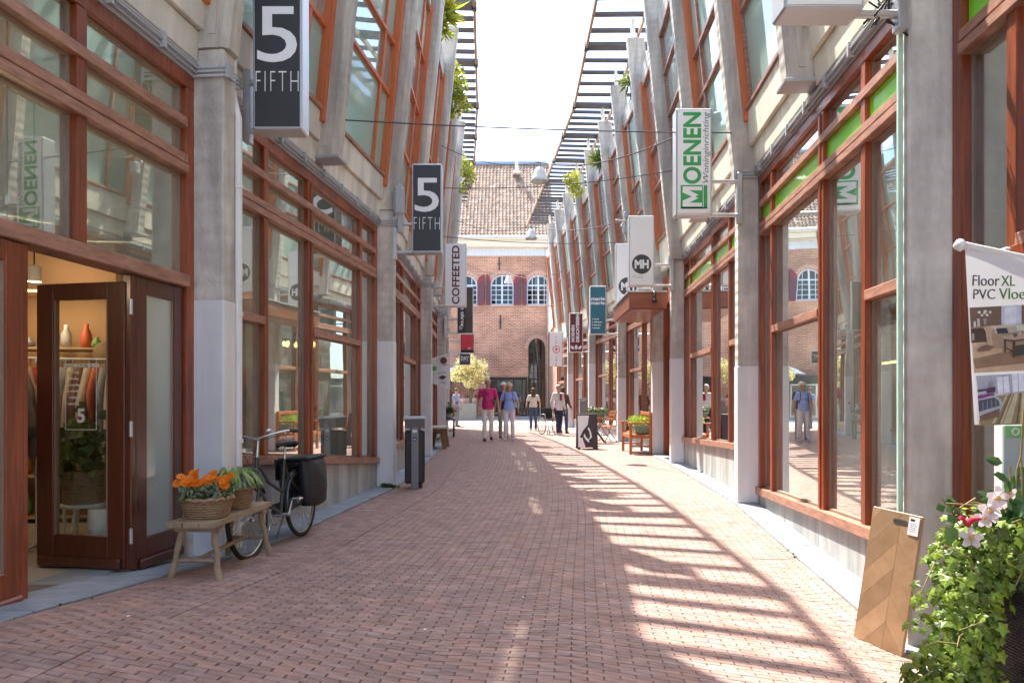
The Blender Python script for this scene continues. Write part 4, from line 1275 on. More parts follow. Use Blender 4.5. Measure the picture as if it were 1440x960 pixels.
def floor_banner():
    D = 2.9
    t = thing("cloth_banner", "white cloth floor seller's banner printed FloorXL PVC Vloeren with two room pictures", "banner", P(1400, 470, D))
    a = P(1357, 346, D)
    mb = MB(); mb.tube([P(1350, 344, D), P(1480, 372, D+.05)], .016, 10); mb.lathe([(0, -.03), (.022, -.015), (.026, 0), (.012, .02), (0, .025)], P(1350, 344, D), 10); obj("pole", mb, M['white'], parent=t)
    # cloth as a shallow wavy sheet: columns between two slanted edges
    def C(s, v, off=0.0):      # s across 0..1, v down 0..1
        top = 348 + 27*s; bot = 597 + 0*s
        px = 1357 + 118*s + (14*v)*(1-s)
        return P(px, top + (bot-top)*v, D) + Vector((0, .003*math.sin(s*7+v*2) + off, 0))
    def clothpatch(s0, s1, v0, v1, mat, name, off, parent, ns=10, nv=10):
        mb = MB(); vs = [C(s0+(s1-s0)*i/ns, v0+(v1-v0)*j/nv, off) for j in range(nv+1) for i in range(ns+1)]
        mb.add(vs, [(j*(ns+1)+i, j*(ns+1)+i+1, (j+1)*(ns+1)+i+1, (j+1)*(ns+1)+i) for j in range(nv) for i in range(ns)], True)
        return obj(name, mb, mat, parent=parent)
    cl = clothpatch(0, 1, 0, 1, M['cloth'], "cloth", 0, t)
    cl2 = cl
    # two printed room pictures as flat shapes in layers a hair in front of one another
    def flat(c): return surf("print_"+"_".join(str(int(q*255)) for q in c), c, .6, .16, 26)
    lay = [0]
    def pic(name, col, *pts):
        lay[0] += 1
        q = [P(1355 + .1876*cx_, 420 + .1875*cy_, D) for cx_, cy_ in pts]; y_ = D - .006 - .00035*lay[0]
        mb = MB(); mb.prism([(p.x, p.z) for p in q], y_, y_+.0003, lambda a_, b_, d_: (a_, d_, b_))
        obj(name, mb, flat(col), parent=t)
    def blob(name, col, cx_, cy_, r_): pic(name, col, *[(cx_+r_*math.cos(k*math.pi/4+.3), cy_+r_*.9*math.sin(k*math.pi/4+.3)) for k in range(8)])
    pic("print_wall", (.20, .13, .10), (38, 68), (640, 38), (640, 300), (52, 335))
    pic("print_floor", (.62, .44, .29), (55, 330), (640, 300), (640, 530), (72, 556))
    pic("print_window", (.62, .66, .76), (275, 56), (425, 46), (425, 202), (275, 210)); pic("print_window", (.74, .78, .86), (300, 66), (386, 60), (386, 195), (300, 200))
    pic("print_rug", (.30, .19, .12), (64, 452), (290, 400), (640, 380), (640, 462), (80, 524))
    pic("print_cabinet", (.09, .055, .045), (46, 222), (150, 216), (152, 322), (52, 330)); pic("print_cabinet", (.34, .22, .15), (44, 212), (152, 204), (152, 220), (46, 228))
    pic("print_books", (.40, .36, .33), (52, 262), (70, 260), (72, 310), (54, 314))
    pic("print_vase", (.72, .70, .64), (65, 170), (80, 170), (82, 212), (66, 213)); pic("print_vase", (.62, .60, .56), (90, 150), (108, 150), (112, 208), (92, 210)); pic("print_vase", (.34, .33, .30), (136, 150), (162, 150), (158, 196), (140, 198))
    for (cx_, cy_, r_) in ((105, 104, 13), (150, 98, 14), (186, 102, 12), (124, 126, 11), (162, 124, 12), (140, 110, 9)): blob("print_flower", (.72, .74, .64), cx_, cy_, r_)
    blob("print_flower", (.36, .07, .08), 104, 136, 9)
    pic("print_sofa", (.38, .27, .18), (180, 206), (640, 188), (640, 350), (210, 368), (165, 350)); pic("print_sofa", (.62, .55, .45), (180, 205), (330, 193), (640, 186), (640, 206), (232, 222), (235, 262), (222, 262), (212, 226))
    pic("print_sofa", (.52, .39, .27), (128, 216), (168, 203), (212, 222), (196, 250), (200, 350), (160, 346), (150, 250))
    pic("print_cushion", (.045, .05, .07), (226, 228), (308, 220), (318, 260), (238, 264)); pic("print_cushion", (.46, .40, .33), (305, 212), (378, 206), (388, 252), (318, 258)); pic("print_cushion", (.70, .66, .58), (374, 202), (430, 198), (436, 238), (386, 246)); pic("print_cushion", (.05, .05, .06), (432, 192), (472, 190), (474, 246), (440, 244)); pic("print_cushion", (.66, .60, .52), (478, 198), (560, 196), (562, 244), (484, 246))
    pic("print_brown_shape", (.20, .12, .08), (80, 384), (140, 350), (212, 360), (180, 386), (100, 398))  # dark brown shape lying on the printed floor
    pic("print_shelf", (.06, .06, .055), (372, 352), (640, 322), (640, 392), (372, 428)); pic("print_table", (.50, .37, .29), (265, 286), (330, 272), (640, 258), (640, 274), (352, 312), (290, 304)); pic("print_table", (.12, .06, .04), (290, 304), (352, 312), (640, 274), (640, 286), (352, 324), (290, 314))
    pic("print_table_leg", (.12, .06, .04), (285, 306), (299, 308), (299, 402), (287, 402)); pic("print_table_leg", (.10, .05, .03), (348, 318), (366, 317), (366, 440), (351, 440)); pic("print_table_leg", (.10, .05, .03), (299, 368), (350, 388), (350, 400), (299, 380))
    blob("print_bowl", (.12, .10, .09), 365, 276, 16); blob("print_bowl", (.55, .5, .45), 400, 262, 12)
    pic("print_room", (.44, .45, .52), (70, 578), (640, 548), (640, 700), (90, 724)); pic("print_window", (.80, .83, .92), (225, 590), (312, 580), (322, 700), (236, 716)); pic("print_window", (.80, .84, .94), (335, 562), (424, 555), (430, 690), (346, 702)); pic("print_window", (.78, .80, .88), (470, 556), (560, 552), (566, 684), (478, 690))
    pic("print_window_bar", (.5, .52, .6), (266, 586), (271, 585), (280, 708), (274, 709)); pic("print_window_bar", (.5, .52, .6), (378, 560), (384, 559), (390, 694), (384, 695))
    pic("print_floor", (.31, .24, .13), (205, 728), (640, 680), (640, 930), (92, 950), (92, 905), (236, 850))
    for q in ((358, 386, 330, 270), (412, 424, 440, 396), (300, 312, 206, 184), (452, 470, 560, 516), (334, 342, 262, 246)): pic("print_board", (.58, .50, .34), (q[0], 706), (q[1], 703), (q[2], 932), (q[3], 936))
    for q in ((326, 332, 236, 226), (396, 402, 380, 366), (434, 440, 490, 476)): pic("print_board", (.16, .12, .06), (q[0], 706), (q[1], 703), (q[2], 932), (q[3], 936))
    pic("print_bedhead", (.10, .05, .11), (75, 682), (204, 668), (206, 700), (78, 712)); pic("print_pillow", (.50, .50, .56), (78, 700), (140, 690), (142, 712), (80, 722)); pic("print_pillow", (.24, .06, .22), (78, 724), (190, 706), (206, 722), (78, 752))
    pic("print_bed", (.44, .45, .50), (78, 752), (204, 722), (246, 748), (262, 790), (252, 826), (86, 872)); pic("print_bed", (.085, .095, .13), (80, 764), (196, 738), (232, 762), (240, 800), (84, 846)); pic("print_bed", (.20, .12, .10), (86, 876), (240, 820), (236, 884), (92, 908))
    for cx_ in (108, 140, 172, 204): pic("print_fold", (.20, .21, .26), (cx_, 772-(cx_-108)*.2), (cx_+8, 770-(cx_-108)*.2), (cx_+12, 832-(cx_-108)*.28), (cx_+2, 836-(cx_-108)*.28))
    pic("print_lamp", (.30, .29, .32), (158, 626), (190, 620), (194, 652), (160, 656)); pic("print_side_table", (.09, .05, .09), (150, 668), (206, 660), (206, 692), (155, 694))
    dk = surf("banner_letter", (.05, .06, .07), .6); gr = surf("banner_green", (.06, .22, .05), .6)
    z1 = P(0, 404, D).z; z2 = P(0, 423, D).z; y = D - .03
    text("lettering", "Floor", .073, dk, TX(P(1361, 0, D).x, y, P(0, 396, D).z), t, align='LEFT', bold=-.0005, fit=(.108, .043))
    text("lettering", "XL", .073, gr, TX(P(1401, 0, D).x, y, P(0, 396.5, D).z), t, align='LEFT', bold=-.0005, fit=(.055, .041))
    text("lettering", "PVC", .073, dk, TX(P(1362, 0, D).x, y, P(0, 415, D).z), t, align='LEFT', bold=-.0005, fit=(.088, .040))
    text("lettering", "Vloeren", .073, gr, TX(P(1398, 0, D).x, y, P(0, 414.5, D).z), t, align='LEFT', bold=-.0005, fit=(.182, .043))
M['cloth'] = surf("white_cloth", (.74, .74, .76), .8, .03, 3, transl=.2)
floor_banner()

def coffee_banner():
    D = 16.2
    t = thing("cloth_banner", "white cloth banner printed with round coffee cups on the fourth left pillar", "banner", P(620, 520, D))
    a, b = P(603, 506, D), P(636, 497, D)
    mb = MB(); mb.tube([a, b], .018, 8); obj("pole", mb, M['white'], parent=t)
    mb = MB(); ns, nv = 8, 8
    def C(s, v): return P(606+27*s + 0*v + (1-s)*0, 506-8*s + (546-8*(1-s)-(506-8*s))*v + 2*s, D) + Vector((0, .03*math.sin(s*6+v*3), 0))
    mb.add([C(i/ns, j/nv) for j in range(nv+1) for i in range(ns+1)], [(j*(ns+1)+i, j*(ns+1)+i+1, (j+1)*(ns+1)+i+1, (j+1)*(ns+1)+i) for j in range(nv) for i in range(ns)], True)
    obj("cloth", mb, M['cloth'], parent=t)
    disc(P(624, 0, D).x, D-.04, P(0, 507, D).z, .075, surf("coffee_brown", (.10, .035, .015), .5), t, "coffee_print")
    disc(P(611, 0, D).x, D-.04, P(0, 518, D).z, .055, surf("leaf_green_print", (.12, .30, .06), .5), t, "leaf_print")
    c = P(622, 531, D)
    mb = MB(); mb.prism([(-.09, 0), (0, .06), (.10, .02), (.01, -.05)], 0, .004, lambda p, q, d_: (c.x+p, D-.04-d_, c.z+q)); obj("book_print", mb, M['black'], parent=t)
    for q, (px, py, r_) in enumerate(((626, 513, .1), (622, 524, .1), (623, 538, -.25))):
        p = P(px, py, D); text("lettering", ("koffie", "echt vers", "THEE")[q], .055, gtext, TX(p.x, D-.045, p.z, r_), t, bold=.001)
coffee_banner()

# ------------------------------------------------------------------ lamps on wires and wires
def lamp(px, py, d, lab):
    p = P(px, py, d)          # bottom rim centre
    t = thing("hanging_lamp", lab, "street lamp", p, group="white bell lamps strung over the street")
    mb = MB(); mb.lathe([(.205, 0), (.21, .02), (.185, .08), (.13, .22), (.10, .30), (.07, .33), (.05, .345), (0, .35)], p, 20); mb.lathe([(.195, .01), (.12, .2), (0, .28)], p, 20)
    obj("lamp_shade", mb, M['lampwhite'], parent=t)
    mb = MB(); mb.tube([p+Vector((0, 0, .34)), p+Vector((0, 0, .46))], .045, 10); obj("lamp_neck", mb, M['greymetal'], parent=t)
    mb = MB(); mb.ball(p+Vector((0, 0, .05)), (.07, .07, .06)); obj("bulb", mb, M['white'], parent=t)
    return p + Vector((0, 0, .46))
M['lampwhite'] = surf("lamp_enamel", (.72, .73, .70), .35, .05)
l1 = lamp(759, 256, 16.5, "largest and nearest white bell lamp, hanging in front of the tiled roof edge")
l2 = lamp(747, 336, 25.0, "middle white bell lamp, hanging before the lower edge of the tiled roof")
l3 = lamp(715, 398, 34.0, "smallest and farthest white bell lamp, hanging before the arched window")
def wire(a, b, sag, lab, r=.008):
    mb = MB(); n = 14; a = Vector(a); b = Vector(b)
    mb.tube([a.lerp(b, i/n) - Vector((0, 0, sag*4*(i/n)*(1-i/n))) for i in range(n+1)], r, 5)
    return tag(obj("overhead_wire", mb, M['cable']), lab, "wire", "wires strung across the street")
def wireL(y, z): return Vector((xl(y) + .25 + max(0, z-3.85)*.1, y, z))
def wireR(y, z): return Vector((xr(y) - .25 - max(0, z-3.85)*.1, y, z))
wire(wireL(7.8, 4.30), wireR(8.5, 4.42), .03, "nearest thin wire crossing level with the top of the MOENEN sign")
e1 = wireR(10.9, 5.35); wire(e1, l1, .25, "dark cable from the right row down to the nearest lamp", .012)
wire(wireL(14.5, 6.4), l1, .20, "thin wire from the left row to the nearest lamp")
wire(wireR(12.5, 5.25), wireL(13.5, 5.25), .12, "second thin wire crossing before the nearest lamp")
wire(wireR(18.2, 5.8), l2, .20, "dark cable from the right row to the middle lamp", .012)
wire(wireL(20.5, 6.4), l2, .25, "thin wire from the left row to the middle lamp")
wire(wireR(17.0, 5.0), wireL(16.0, 4.9), .1, "thin wire crossing under the middle lamp")
wire(wireR(30, 6.6), l3, .25, "dark cable from the right row to the farthest lamp", .014)
wire(wireL(26, 6.4), l3, .25, "thin wire from the left row to the farthest lamp")
for (y, z) in ((10.9, 5.3), (18.2, 5.75)):       # floodlight brackets on the right row
    p = wireR(y, z)
    t = thing("flood_light", ("nearer" if y < 15 else "farther") + " small floodlight on the upper right facade where a cable ends", "flood light", p)
    mb = MB(); mb.tube([p+Vector((.25, 0, 0)), p+Vector((-.25, -.05, .06))], .018, 8); mb.tube([p+Vector((-.1, 0, -.1)), p+Vector((.12, 0, .30))], .016, 8); obj("bracket_arm", mb, M['white'], parent=t)
    mb = MB(); mb.bevbox((p.x-.06, p.y-.10, p.z-.30), (p.x+.07, p.y+.03, p.z-.10), .02); mb.bevbox((p.x-.03, p.y-.1, p.z+.1), (p.x+.1, p.y, p.z+.26), .02); obj("lamp_head", mb, M['greymetal'], parent=t)

# tangle of cables at the top of the nearest right pillar
mb = MB(); rng = random.Random(4)
c0 = P(1250, 8, 4.15)
for k in range(12):
    a = c0 + Vector((rng.uniform(-.1, .08), rng.uniform(-.05, .05), rng.uniform(-.02, .10)))
    b = c0 + Vector((rng.uniform(-.16, .10), rng.uniform(-.08, .04), rng.uniform(-.2, .05)))
    m_ = a.lerp(b, .5) + Vector((rng.uniform(-.06, .06), 0, rng.uniform(-.04, .06)))
    mb.tube([a, m_, b], rng.uniform(.004, .008), 5)
mb.tube([c0+Vector((-.03, 0, -.02)), c0+Vector((-.10, -.02, -.06)), c0+Vector((-.16, -.03, -.12))], .009, 6)
tag(obj("cable_tangle", mb, M['dark']), "tangle of black cables at the top of the nearest right pillar", "cables")

# ------------------------------------------------------------------ rustic bench with two flower baskets
M['oldwood'] = surf("weathered_bench_wood", (.36, .27, .18), .8, .3, 8, (1, .3, 1), bump=.3)
M['wicker'] = surf("wicker", (.34, .225, .13), .75, .3, 30, bump=.2)
M['petal'] = surf("orange_petal", (.92, .27, .01), .5, .2, 20, transl=.3)
M['leafgreen'] = surf("leaf_green", (.10, .17, .045), .55, .35, 12, transl=.35)
M['leafsilver'] = surf("silver_leaf", (.40, .48, .36), .6, .25, 12, transl=.3)
M['leaflime'] = surf("lime_leaf", (.36, .48, .14), .5, .3, 12, transl=.4)
M['soil'] = surf("soil", (.03, .02, .012), .95, .2)
def rustic_bench():
    c0 = Vector((-2.005, 4.95, G(-2.0, 4.95)))
    t = thing("rustic_bench", "low weathered wooden bench carrying two flower baskets by the first left pillar", "bench", c0, R(-3))
    zt = .40
    for q, (a, b) in enumerate(((-.155, -.055), (-.05, .05), (.055, .155))):
        mb = MB()
        n = 6; 
        for k in range(n):
            y0, y1 = -.47+.94*k/n, -.47+.94*(k+1)/n
            w0 = .006*math.sin(k*1.7+q); w1 = .006*math.sin((k+1)*1.7+q)
            mb.hexa([(a+w0, y0, zt-.035), (b+w0, y0, zt-.035), (b+w1, y1, zt-.035), (a+w1, y1, zt-.035), (a+w0, y0, zt+w0*.5), (b+w0, y0, zt+w0*.3), (b+w1, y1, zt+w1*.3), (a+w1, y1, zt+w1*.5)])
        obj("plank", mb, M['oldwood'], parent=t, local=True)
    for sy in (-1, 1):
        mb = MB(); mb.bevbox((-.15, sy*.36-.03, zt-.075), (.15, sy*.36+.03, zt-.037), .006); obj("batten", mb, M['oldwood'], parent=t, local=True)
        for sx in (-1, 1):
            mb = MB(); n = 7
            pts = [Vector((sx*(.105+.055*i/n) + .004*math.sin(i*2+sx), sy*(.36+.05*i/n) + .004*math.cos(i*2), zt-.05 - (zt-.05)*i/n)) for i in range(n+1)]
            mb.tube(pts, [.019 + .003*math.sin(i*1.3) + .003*i/n for i in range(n+1)], 10); obj("leg", mb, M['oldwood'], parent=t, local=True)
        mb = MB(); mb.tube([(-.14, sy*.385, .14), (.14, sy*.385, .145)], .014, 8); obj("stretcher", mb, M['oldwood'], parent=t, local=True)
    mb = MB(); mb.tube([(0, -.385, .145), (.01, 0, .155), (0, .385, .15)], .015, 8); obj("stretcher", mb, M['oldwood'], parent=t, local=True)
    return c0.z + zt
ztop = rustic_bench()

def basket(c, r, h, lab, handle=False):
    t = thing("flower_basket", lab, "flower basket", c)
    mb = MB(); rows = int(h/.016); n = 44
    for k in range(rows):               # woven rows go in and out around stakes
        z = .008 + k*.016; rr = r*(.78 + .22*(z/h)**.7)
        mb.tube([Vector((c[0] + (rr+.0045*((-1)**(i+k)))*math.cos(2*math.pi*i/n), c[1] + (rr+.0045*((-1)**(i+k)))*math.sin(2*math.pi*i/n), c[2]+z)) for i in range(n)], .0085, 5, closed=True)
    obj("weave", mb, M['wicker'], parent=t)
    mb = MB(); mb.tube([Vector((c[0] + (r*1.03)*math.cos(2*math.pi*i/n), c[1] + r*1.03*math.sin(2*math.pi*i/n), c[2]+h+.006*math.sin(i*2.1))) for i in range(n)], .014, 6, closed=True); obj("rim", mb, M['wicker'], parent=t)
    mb = MB(); mb.lathe([(0, .0), (r*.76, .0), (r*.95, h-.02), (0, h-.01)], c, 20); obj("soil", mb, M['soil'], parent=t)
    return t
rng = random.Random(21)
c = Vector((-2.015, 4.70, ztop+.003)); t = basket(c, .155, .125, "woven basket of orange flowers at the near end of the rustic bench")
mb = MB(); mb2 = MB()
random.seed(5)
for k in range(520):
    a = rng.uniform(0, 2*math.pi); rr = .15*math.sqrt(rng.random()); z = rng.uniform(.10, .19)
    m_ = mb if rng.random() < .55 else mb2
    m_.leaf(c + Vector((rr*math.cos(a), rr*math.sin(a), z)), rng.uniform(.03, .055), Vector((math.cos(a)*.6, math.sin(a)*.6, rng.uniform(.3, 1.4))))
obj("leaves", mb, M['leafgreen'], parent=t); obj("silver_leaves", mb2, M['leafsilver'], parent=t)
for k in range(44):
    a = rng.uniform(0, 2*math.pi); rr = .19*math.sqrt(rng.random()); z = .235 + rng.uniform(0, .09) - rr*.3
    f = c + Vector((rr*math.cos(a), rr*math.sin(a)*.9, z)); nrm = Vector((rng.uniform(-.5, .5), -rng.uniform(.1, .9), rng.uniform(.2, 1))).normalized()
    u = nrm.orthogonal().normalized(); v = nrm.cross(u); fb = MB(); R_ = rng.uniform(.027, .040)
    for q in range(11):
        th = 2*math.pi*q/11
        e = (u*math.cos(th)+v*math.sin(th)); s_ = (v*math.cos(th)-u*math.sin(th))*R_*.26
        fb.add([f+nrm*.002, f+e*R_*.6+s_+nrm*R_*.16, f+e*R_+nrm*R_*.12, f+e*R_*.6-s_+nrm*R_*.16], [(0, 1, 2, 3)])
    fb.ball(f+nrm*.003, .007, 6, 4)
    fb.tube([f, f - Vector((rr*.3*math.cos(a), rr*.3*math.sin(a), .09))], .0025, 4)
    obj("flower", fb, M['petal'], parent=t)
c = Vector((-1.985, 5.08, ztop+.003)); t = basket(c, .125, .145, "woven basket of trailing pale green leaves at the far end of the rustic bench")
mb = MB(); mb2 = MB()
for k in range(240):
    a = rng.uniform(0, 2*math.pi); e = Vector((math.cos(a), math.sin(a), 0)); h0 = rng.uniform(.04, .16); ln = rng.uniform(.06, .15)
    pts = [c + e*.03 + Vector((0, 0, .13)), c + e*(.05+ln*.5) + Vector((0, 0, .13+h0)), c + e*(.05+ln*.9) + Vector((0, 0, .13+h0*.75)), c + e*(.05+ln*1.15) + Vector((0, 0, .13+h0*.3))]
    s_ = Vector((-e.y, e.x, 0)); w = rng.uniform(.008, .015)
    m_ = mb if rng.random() < .6 else mb2
    vs = []
    for i, p in enumerate(pts):
        ww = w*(.6, 1, .8, .1)[i]; vs += [p-s_*ww, p+Vector((0, 0, -.004)), p+s_*ww]
    m_.add(vs, [f for i in range(3) for f in ((3*i, 3*i+1, 3*i+4, 3*i+3), (3*i+1, 3*i+2, 3*i+5, 3*i+4))], True)
obj("leaves", mb, M['leaflime'], parent=t); obj("pale_leaves", mb2, M['leafsilver'], parent=t)

# ------------------------------------------------------------------ bicycle
M['tyre'] = surf("tyre", (.025, .024, .022), .8, .2)
M['rim'] = surf("alloy_rim", (.50, .46, .40), .35, .1, metal=.8)
M['chrome'] = surf("chrome", (.62, .62, .60), .2, .05, metal=.95)
M['frame'] = surf("dark_green_black_frame", (.018, .024, .022), .3, .1, coat=.5)
M['bag'] = surf("black_bag_fabric", (.016, .016, .019), .55, .3, 6, bump=.5, bscale=14)
M['saddle'] = surf("saddle_vinyl", (.02, .02, .022), .4, .1)
def bicycle():
    fr_ = Vector((-2.01, 5.58, 0)); rr_ = Vector((-1.90, 6.46, 0))
    d = (fr_-rr_); s = d.length/1.08
    ang = math.atan2(d.y, d.x)
    base = rr_.copy(); base.z = G(*rr_.xy) 
    s *= 1.10
    t = thing("bicycle", "black roadster bicycle with a big black pannier bag, parked against the left shop window", "bicycle", base, ang, s=s)
    lean = Matrix.Rotation(R(4), 4, 'X')
    def add(name, mb, mat, par=None):
        if par is None or par == t:
            mb.v = [tuple(lean @ Vector(v)) for v in mb.v]
            return obj(name, mb, mat, parent=t, local=True)
        mb.v = [tuple(lean @ Vector(v)) for v in mb.v]
        return obj(name, mb, mat, parent=par, local=True)
    Rw = .335
    def wheel(x, rear=False):
        ring = lambda r, tr, m=40, sg=8: MB().tube([(x+r*math.cos(2*math.pi*i/m), 0, Rw+.015+r*math.sin(2*math.pi*i/m)) for i in range(m)], tr, sg, closed=True)
        w = add("wheel", ring(Rw-.03, .010), M['rim'])
        add("tyre", ring(Rw-.008, .021), M['tyre'], w)
        sp = MB()
        for k in range(28):
            a = 2*math.pi*k/28; sd = .025*(1 if k % 2 else -1)
            sp.tube([(x+.02*math.cos(a+1), sd, Rw+.015+.02*math.sin(a+1)), (x+(Rw-.035)*math.cos(a), 0, Rw+.015+(Rw-.035)*math.sin(a))], .0022, 3, caps=False)
        add("spokes", sp, M['chrome'], w)
        h = MB(); h.tube([(x, -.05, Rw+.015), (x, .05, Rw+.015)], .022, 10); add("hub", h, M['chrome'], w)
        m = MB(); a0, a1 = (R(-20), R(200)) if rear else (R(30), R(165))
        n = 16; vs = []
        for i in range(n+1):
            a = a0+(a1-a0)*i/n if not rear else R(-10)+(R(195)-R(-10))*i/n
            for yy, rr2 in ((-.032, Rw+.018), (0, Rw+.032), (.032, Rw+.018)):
                aa = math.pi - a if True else a
                vs.append((x+rr2*math.cos(aa), yy, Rw+.015+rr2*math.sin(aa)))
        m.add(vs, [f for i in range(n) for f in ((3*i, 3*i+1, 3*i+4, 3*i+3), (3*i+1, 3*i+2, 3*i+5, 3*i+4))], True)
        add("mudguard", m, M['frame'])
    wheel(0, True); wheel(1.08)
    bb = Vector((.46, 0, .29)); hub = Vector((0, 0, .35)); seatt = Vector((.30, 0, .80)); head_t = Vector((.84, 0, .86)); head_b = Vector((.90, 0, .60)); fh = Vector((1.08, 0, .35))
    f = MB()
    f.tube([bb, seatt], .016); f.tube([bb+Vector((0, 0, .02)), Vector((.70, 0, .42)), head_b], .02, 10); f.tube([Vector((.40, 0, .50)), Vector((.66, 0, .62)), head_t-Vector((0, 0, .06))], .015)
    f.tube([head_b, head_t], .022, 10)
    for sy in (-.045, .045): f.tube([hub+Vector((0, sy, 0)), bb+Vector((0, sy*.6, 0))], .010); f.tube([hub+Vector((0, sy, 0)), Vector((.32, sy*.3, .70))], .009)
    add("frame", f, M['frame'])
    fk = MB()
    for sy in (-.045, .045): fk.tube([head_b+Vector((0, sy*.6, 0)), Vector((.97, sy, .50)), fh+Vector((0, sy, 0))], [.014, .013, .009])
    add("fork", fk, M['frame'])
    hb = MB(); hb.tube([head_t, Vector((.80, 0, 1.02))], .014); hb.tube([Vector((.62, -.28, 1.07)), Vector((.72, -.26, 1.08)), Vector((.84, -.15, 1.06)), Vector((.82, 0, 1.02)), Vector((.84, .15, 1.06)), Vector((.72, .26, 1.08)), Vector((.62, .28, 1.07))], .012, 8)
    h = add("handlebar", hb, M['chrome'])
    for sy in (-1, 1):
        g = MB(); g.tube([Vector((.60, sy*.285, 1.07)), Vector((.72, sy*.26, 1.08))], .018, 8); add("grip", g, M['dark'], h)
        b = MB(); b.tube([Vector((.76, sy*.24, 1.06)), Vector((.70, sy*.22, 1.03)), Vector((.62, sy*.25, 1.02))], .006, 6); add("brake_lever", b, M['chrome'], h)
    bl = MB(); bl.ball((.80, .10, 1.09), (.03, .03, .02)); add("bell", bl, M['chrome'], h)
    cb = MB(); cb.tube([(.74, -.2, 1.04), (.95, -.12, 1.0), (.93, 0, .75)], .004, 4); cb.tube([(.74, .2, 1.04), (.97, .08, 1.02), (.94, 0, .80)], .004, 4); add("brake_cable", cb, M['dark'], h)
    sp = MB(); sp.tube([seatt-Vector((0, 0, .03)), seatt+Vector((-.03, 0, .12))], .012); add("seat_post", sp, M['chrome'])
    sd = MB(); n = 10; vs = []
    prof = [(-.13, .085, .0), (-.12, .10, .03), (-.05, .09, .045), (.02, .05, .04), (.10, .028, .035), (.15, .018, .02)]
    for x, w, z in prof:
        for k in range(8):
            a = 2*math.pi*k/8; vs.append((seatt.x-.02+x, w*math.cos(a), seatt.z+.13+z*.6+.028*math.sin(a)))
    sd.add(vs, [(i*8+k, i*8+(k+1) % 8, (i+1)*8+(k+1) % 8, (i+1)*8+k) for i in range(5) for k in range(8)] + [tuple(range(8))[::-1], tuple(range(40, 48))], True)
    add("saddle", sd, M['saddle'])
    lt = MB(); lt.lathe([(0, 0), (.03, .01), (.045, .05), (.045, .06), (0, .065)], (0, 0, 0), 14, T=lambda x, y, z: (.94+z, y, .70+x)); add("headlight", lt, M['chrome'])
    lk = MB(); lk.tube([(.94, 0, .70), (.90, 0, .72)], .008); add("lamp_bracket", lk, M['dark'])
    ck = MB(); m = 24; ck.tube([(bb.x+.09*math.cos(2*math.pi*i/m), -.055, bb.z+.09*math.sin(2*math.pi*i/m)) for i in range(m)], .006, 5, closed=True); ck.tube([bb+Vector((0, -.08, 0)), bb+Vector((.10, -.08, -.13))], .009); ck.tube([bb+Vector((0, .08, 0)), bb+Vector((-.10, .08, .13))], .009); ck.tube([bb+Vector((0, -.08, 0)), bb+Vector((0, .08, 0))], .018)
    ck.bevbox((bb.x+.06, -.17, bb.z-.145), (bb.x+.14, -.09, bb.z-.12), .005); ck.bevbox((bb.x-.14, .09, bb.z+.12), (bb.x-.06, .17, bb.z+.145), .005); add("crank", ck, M['chrome'])
    cg = MB(); cg.bevbox((-.02, -.068, .30), (.52, -.05, .395), .008); add("chain_guard", cg, M['frame'])
    rk = MB()
    for sy in (-.06, .06): rk.tube([(-.32, sy, .745), (.20, sy, .745)], .006); rk.tube([(-.05, sy, .745), (0, sy, .35)], .005)
    for x in (-.3, -.15, 0, .15): rk.tube([(x, -.06, .745), (x, .06, .745)], .005)
    add("rack", rk, M['dark'])
    # double pannier: two soft sagging bags and the flap over the rack
    for sy in (-1, 1):
        bg = MB(); nx, nz = 8, 8; vs = []
        for j in range(nz+1):
            v = j/nz
            for (side_) in (0, 1):
                for i in range(nx+1):
                    u = i/nx; x = -.36 + .48*u + .03*math.sin(v*3)*(u-.5); z = .78 - .46*v - .03*math.sin(u*math.pi)*(v) 
                    bul = .05 + .10*math.sin(math.pi*min(1, v*.8+.1))*math.sin(math.pi*(.1+.8*u)) if side_ else 0
                    vs.append((x, sy*(.062 + bul) + .006*math.sin(9*u+7*v), z))
        W_ = 2*(nx+1)
        fs = []
        for j in range(nz):
            for i in range(nx):
                fs.append((j*W_+i, j*W_+i+1, (j+1)*W_+i+1, (j+1)*W_+i)); q = nx+1
                fs.append((j*W_+q+i, j*W_+q+i+1, (j+1)*W_+q+i+1, (j+1)*W_+q+i))
            fs.append((j*W_, (j+1)*W_, (j+1)*W_+nx+1, j*W_+nx+1)); fs.append((j*W_+nx, (j+1)*W_+nx, (j+1)*W_+2*nx+1, j*W_+2*nx+1))
        for i in range(nx): fs.append((nz*W_+i, nz*W_+i+1, nz*W_+nx+2+i, nz*W_+nx+1+i)); fs.append((i, i+1, nx+2+i, nx+1+i))
        bg.add(vs, fs, True); add("pannier_bag", bg, M['bag'])
    fl = MB(); fl.bevbox((-.37, -.16, .765), (.13, .16, .80), .012); fl.bevbox((-.34, -.205, .58), (.10, -.19, .79), .01); add("pannier_flap", fl, M['bag'])
    st = MB()
    for x in (-.24, 0): st.bevbox((x-.012, -.215, .50), (x+.012, -.206, .79), .002)
    add("strap", st, M['greymetal'])
    ks = MB(); ks.tube([(.30, -.03, .30), (.26, -.16, .02)], .009); ks.tube([(.26, -.16, .02), (.22, -.19, .012)], .008); add("kickstand", ks, M['chrome'])
bicycle()

